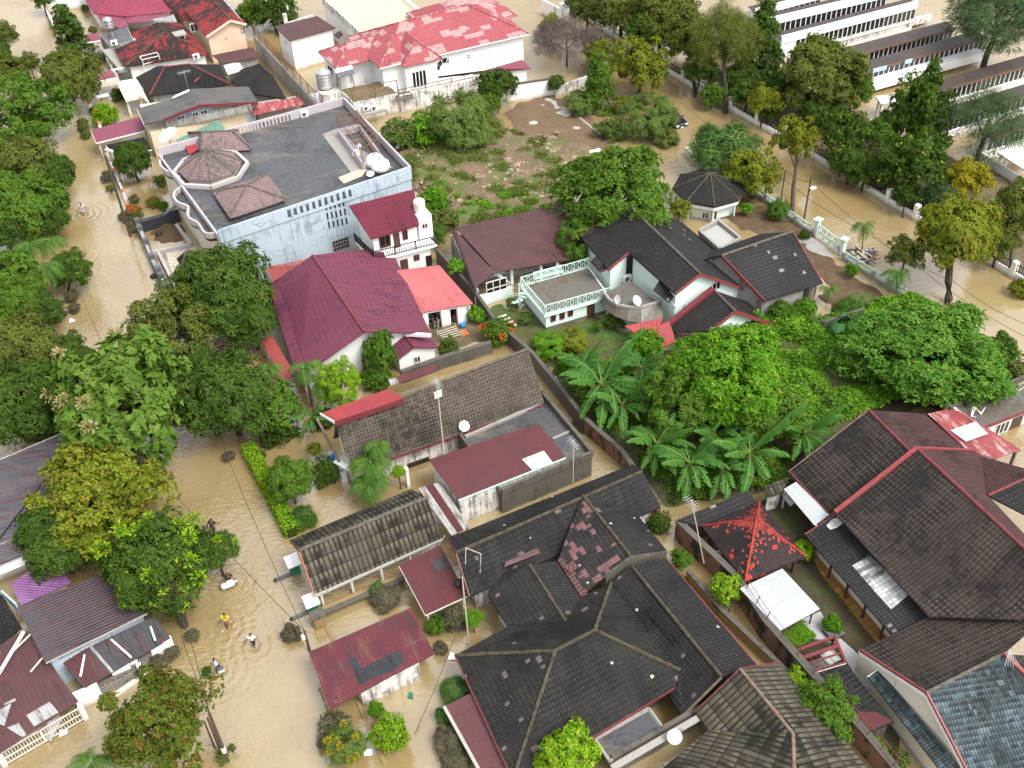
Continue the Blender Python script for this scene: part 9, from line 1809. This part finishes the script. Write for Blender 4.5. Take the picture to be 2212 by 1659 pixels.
p = V('13', 1755, 110, 1.95); o = thing('water_drum', 'black plastic drum lying on maroon awning corner', 'drum', p); obj('body', MB().tube([p + Z * .25 - U * .3, p + Z * .25 + U * .3], .28, 12), 'rubber', o); obj('lid', MB().tube([p + Z * .25 + U * .3, p + Z * .25 + U * .36], .2, 10), 'slate', o)
o = thing('plant_pot', 'dark square planter under clipped round bush', 'planter', V('33', 570, 530, 0)); p = V('33', 570, 540, 0); obj('pot', MB().box(p - Z * .2, 1.0, 1.0, .7), 'dark_slate', o); obj('rim', MB().box(p + Z * .5, 1.1, 1.1, .08), 'slate', o)
for x, y, t_, lb_ in ((615, 1110, '01', 'white plastic scrap floating below left palms'), (1298, 944, '01', 'white scrap floating alone in left street'), (975, 1535, '13', 'white scrap floating left of round yellow bush'), (735, 1278, '13', 'orange scrap floating on muddy shrub'), (1690, 716, '13', 'white pipe end on water by black roof corner'), (1985, 545, '23', 'pink plastic scrap floating in alley'), (1340, 1045, '13', 'green scrap floating beside guard shed wall'), (485, 540, '31', 'white scrap on driveway inside mint gate'), (530, 1360, '03', 'pink white box floating at iron gate')): p = V(t_, x, y, .04); o = thing('floating_litter', lb_, 'litter', p); rs = random.Random(int(x)); obj('scrap', MB().shell([[p + Vector((rs.uniform(-.35, -.1), rs.uniform(-.3, -.1), .02)), p + Vector((rs.uniform(.1, .4), rs.uniform(-.3, -.1), .08)), p + Vector((rs.uniform(.1, .35), rs.uniform(.1, .3), .03)), p + Vector((rs.uniform(-.3, -.1), rs.uniform(.1, .3), .12))]], .03), 'orange_tile' if 'orange' in lb_ else 'bin_green' if 'green' in lb_ else 'sheet_pink' if 'pink plastic' in lb_ else 'cloth_white', o)
# pieces of concrete and brick on the vacant lot
mb = MB(); rs = random.Random(11); ctr_ = [(1640, 560), (300, 1200), (420, 1420), (60, 1370), (340, 1500), (480, 1290)]
for k in range(420):
 if rs.random() < .5: x, y = rs.choice(ctr_); x += rs.gauss(0, 70); y += rs.gauss(0, 45); p = V('20', x if x < 900 else x - 900, y, .45)
 else: p = P(rs.uniform(900, 1225), rs.uniform(300, 440), .5)
 if (p - CAM).length > 0: a = rs.uniform(0, 3.1); u_ = Vector((math.cos(a), math.sin(a), rs.uniform(-.3, .3))); mb.bar(p - u_ * rs.uniform(.08, .35), p + u_ * rs.uniform(.08, .35), rs.uniform(.12, .5), rs.uniform(.05, .18), Vector((rs.uniform(-.4, .4), rs.uniform(-.4, .4), 1)))
ob = obj('rubble', mb, 'rubble_chip', None); ob['kind'] = 'stuff'; ob['label'] = 'broken concrete and brick on the vacant lot'
# ================================================================ scraps lying on the big black roof
bpy.context.view_layer.update(); dg = bpy.context.evaluated_depsgraph_get(); rs = random.Random(9)
for (x, y, t_) in SCRAPS:
 hit, loc, nor, _i, ho, _m = SC.ray_cast(dg, CAM, ray(*D(t_, x, y)).normalized())
 if not hit or 'roof' not in ho.name: continue
 a = nor.cross(Vector((rs.uniform(-1, 1), rs.uniform(-1, 1), .3))).normalized(); b = nor.cross(a); s = rs.uniform(.06, .13); o = thing('roof_scrap', 'small white scrap lying on the tiles of the big black roof', 'scrap', loc, 'scraps on the black roof')
 obj('scrap', MB().add([loc + nor * .05 + a * s * rs.uniform(.6, 1.2) * i + b * s * rs.uniform(.5, 1.2) * j for i, j in ((-1, -1), (1, -1), (1, 1), (-1, 1))] + [loc + nor * .09 + a * s * .5], [[0, 1, 4], [1, 2, 4], [2, 3, 4], [3, 0, 4], [3, 2, 1, 0]]), 'concrete_light', o)
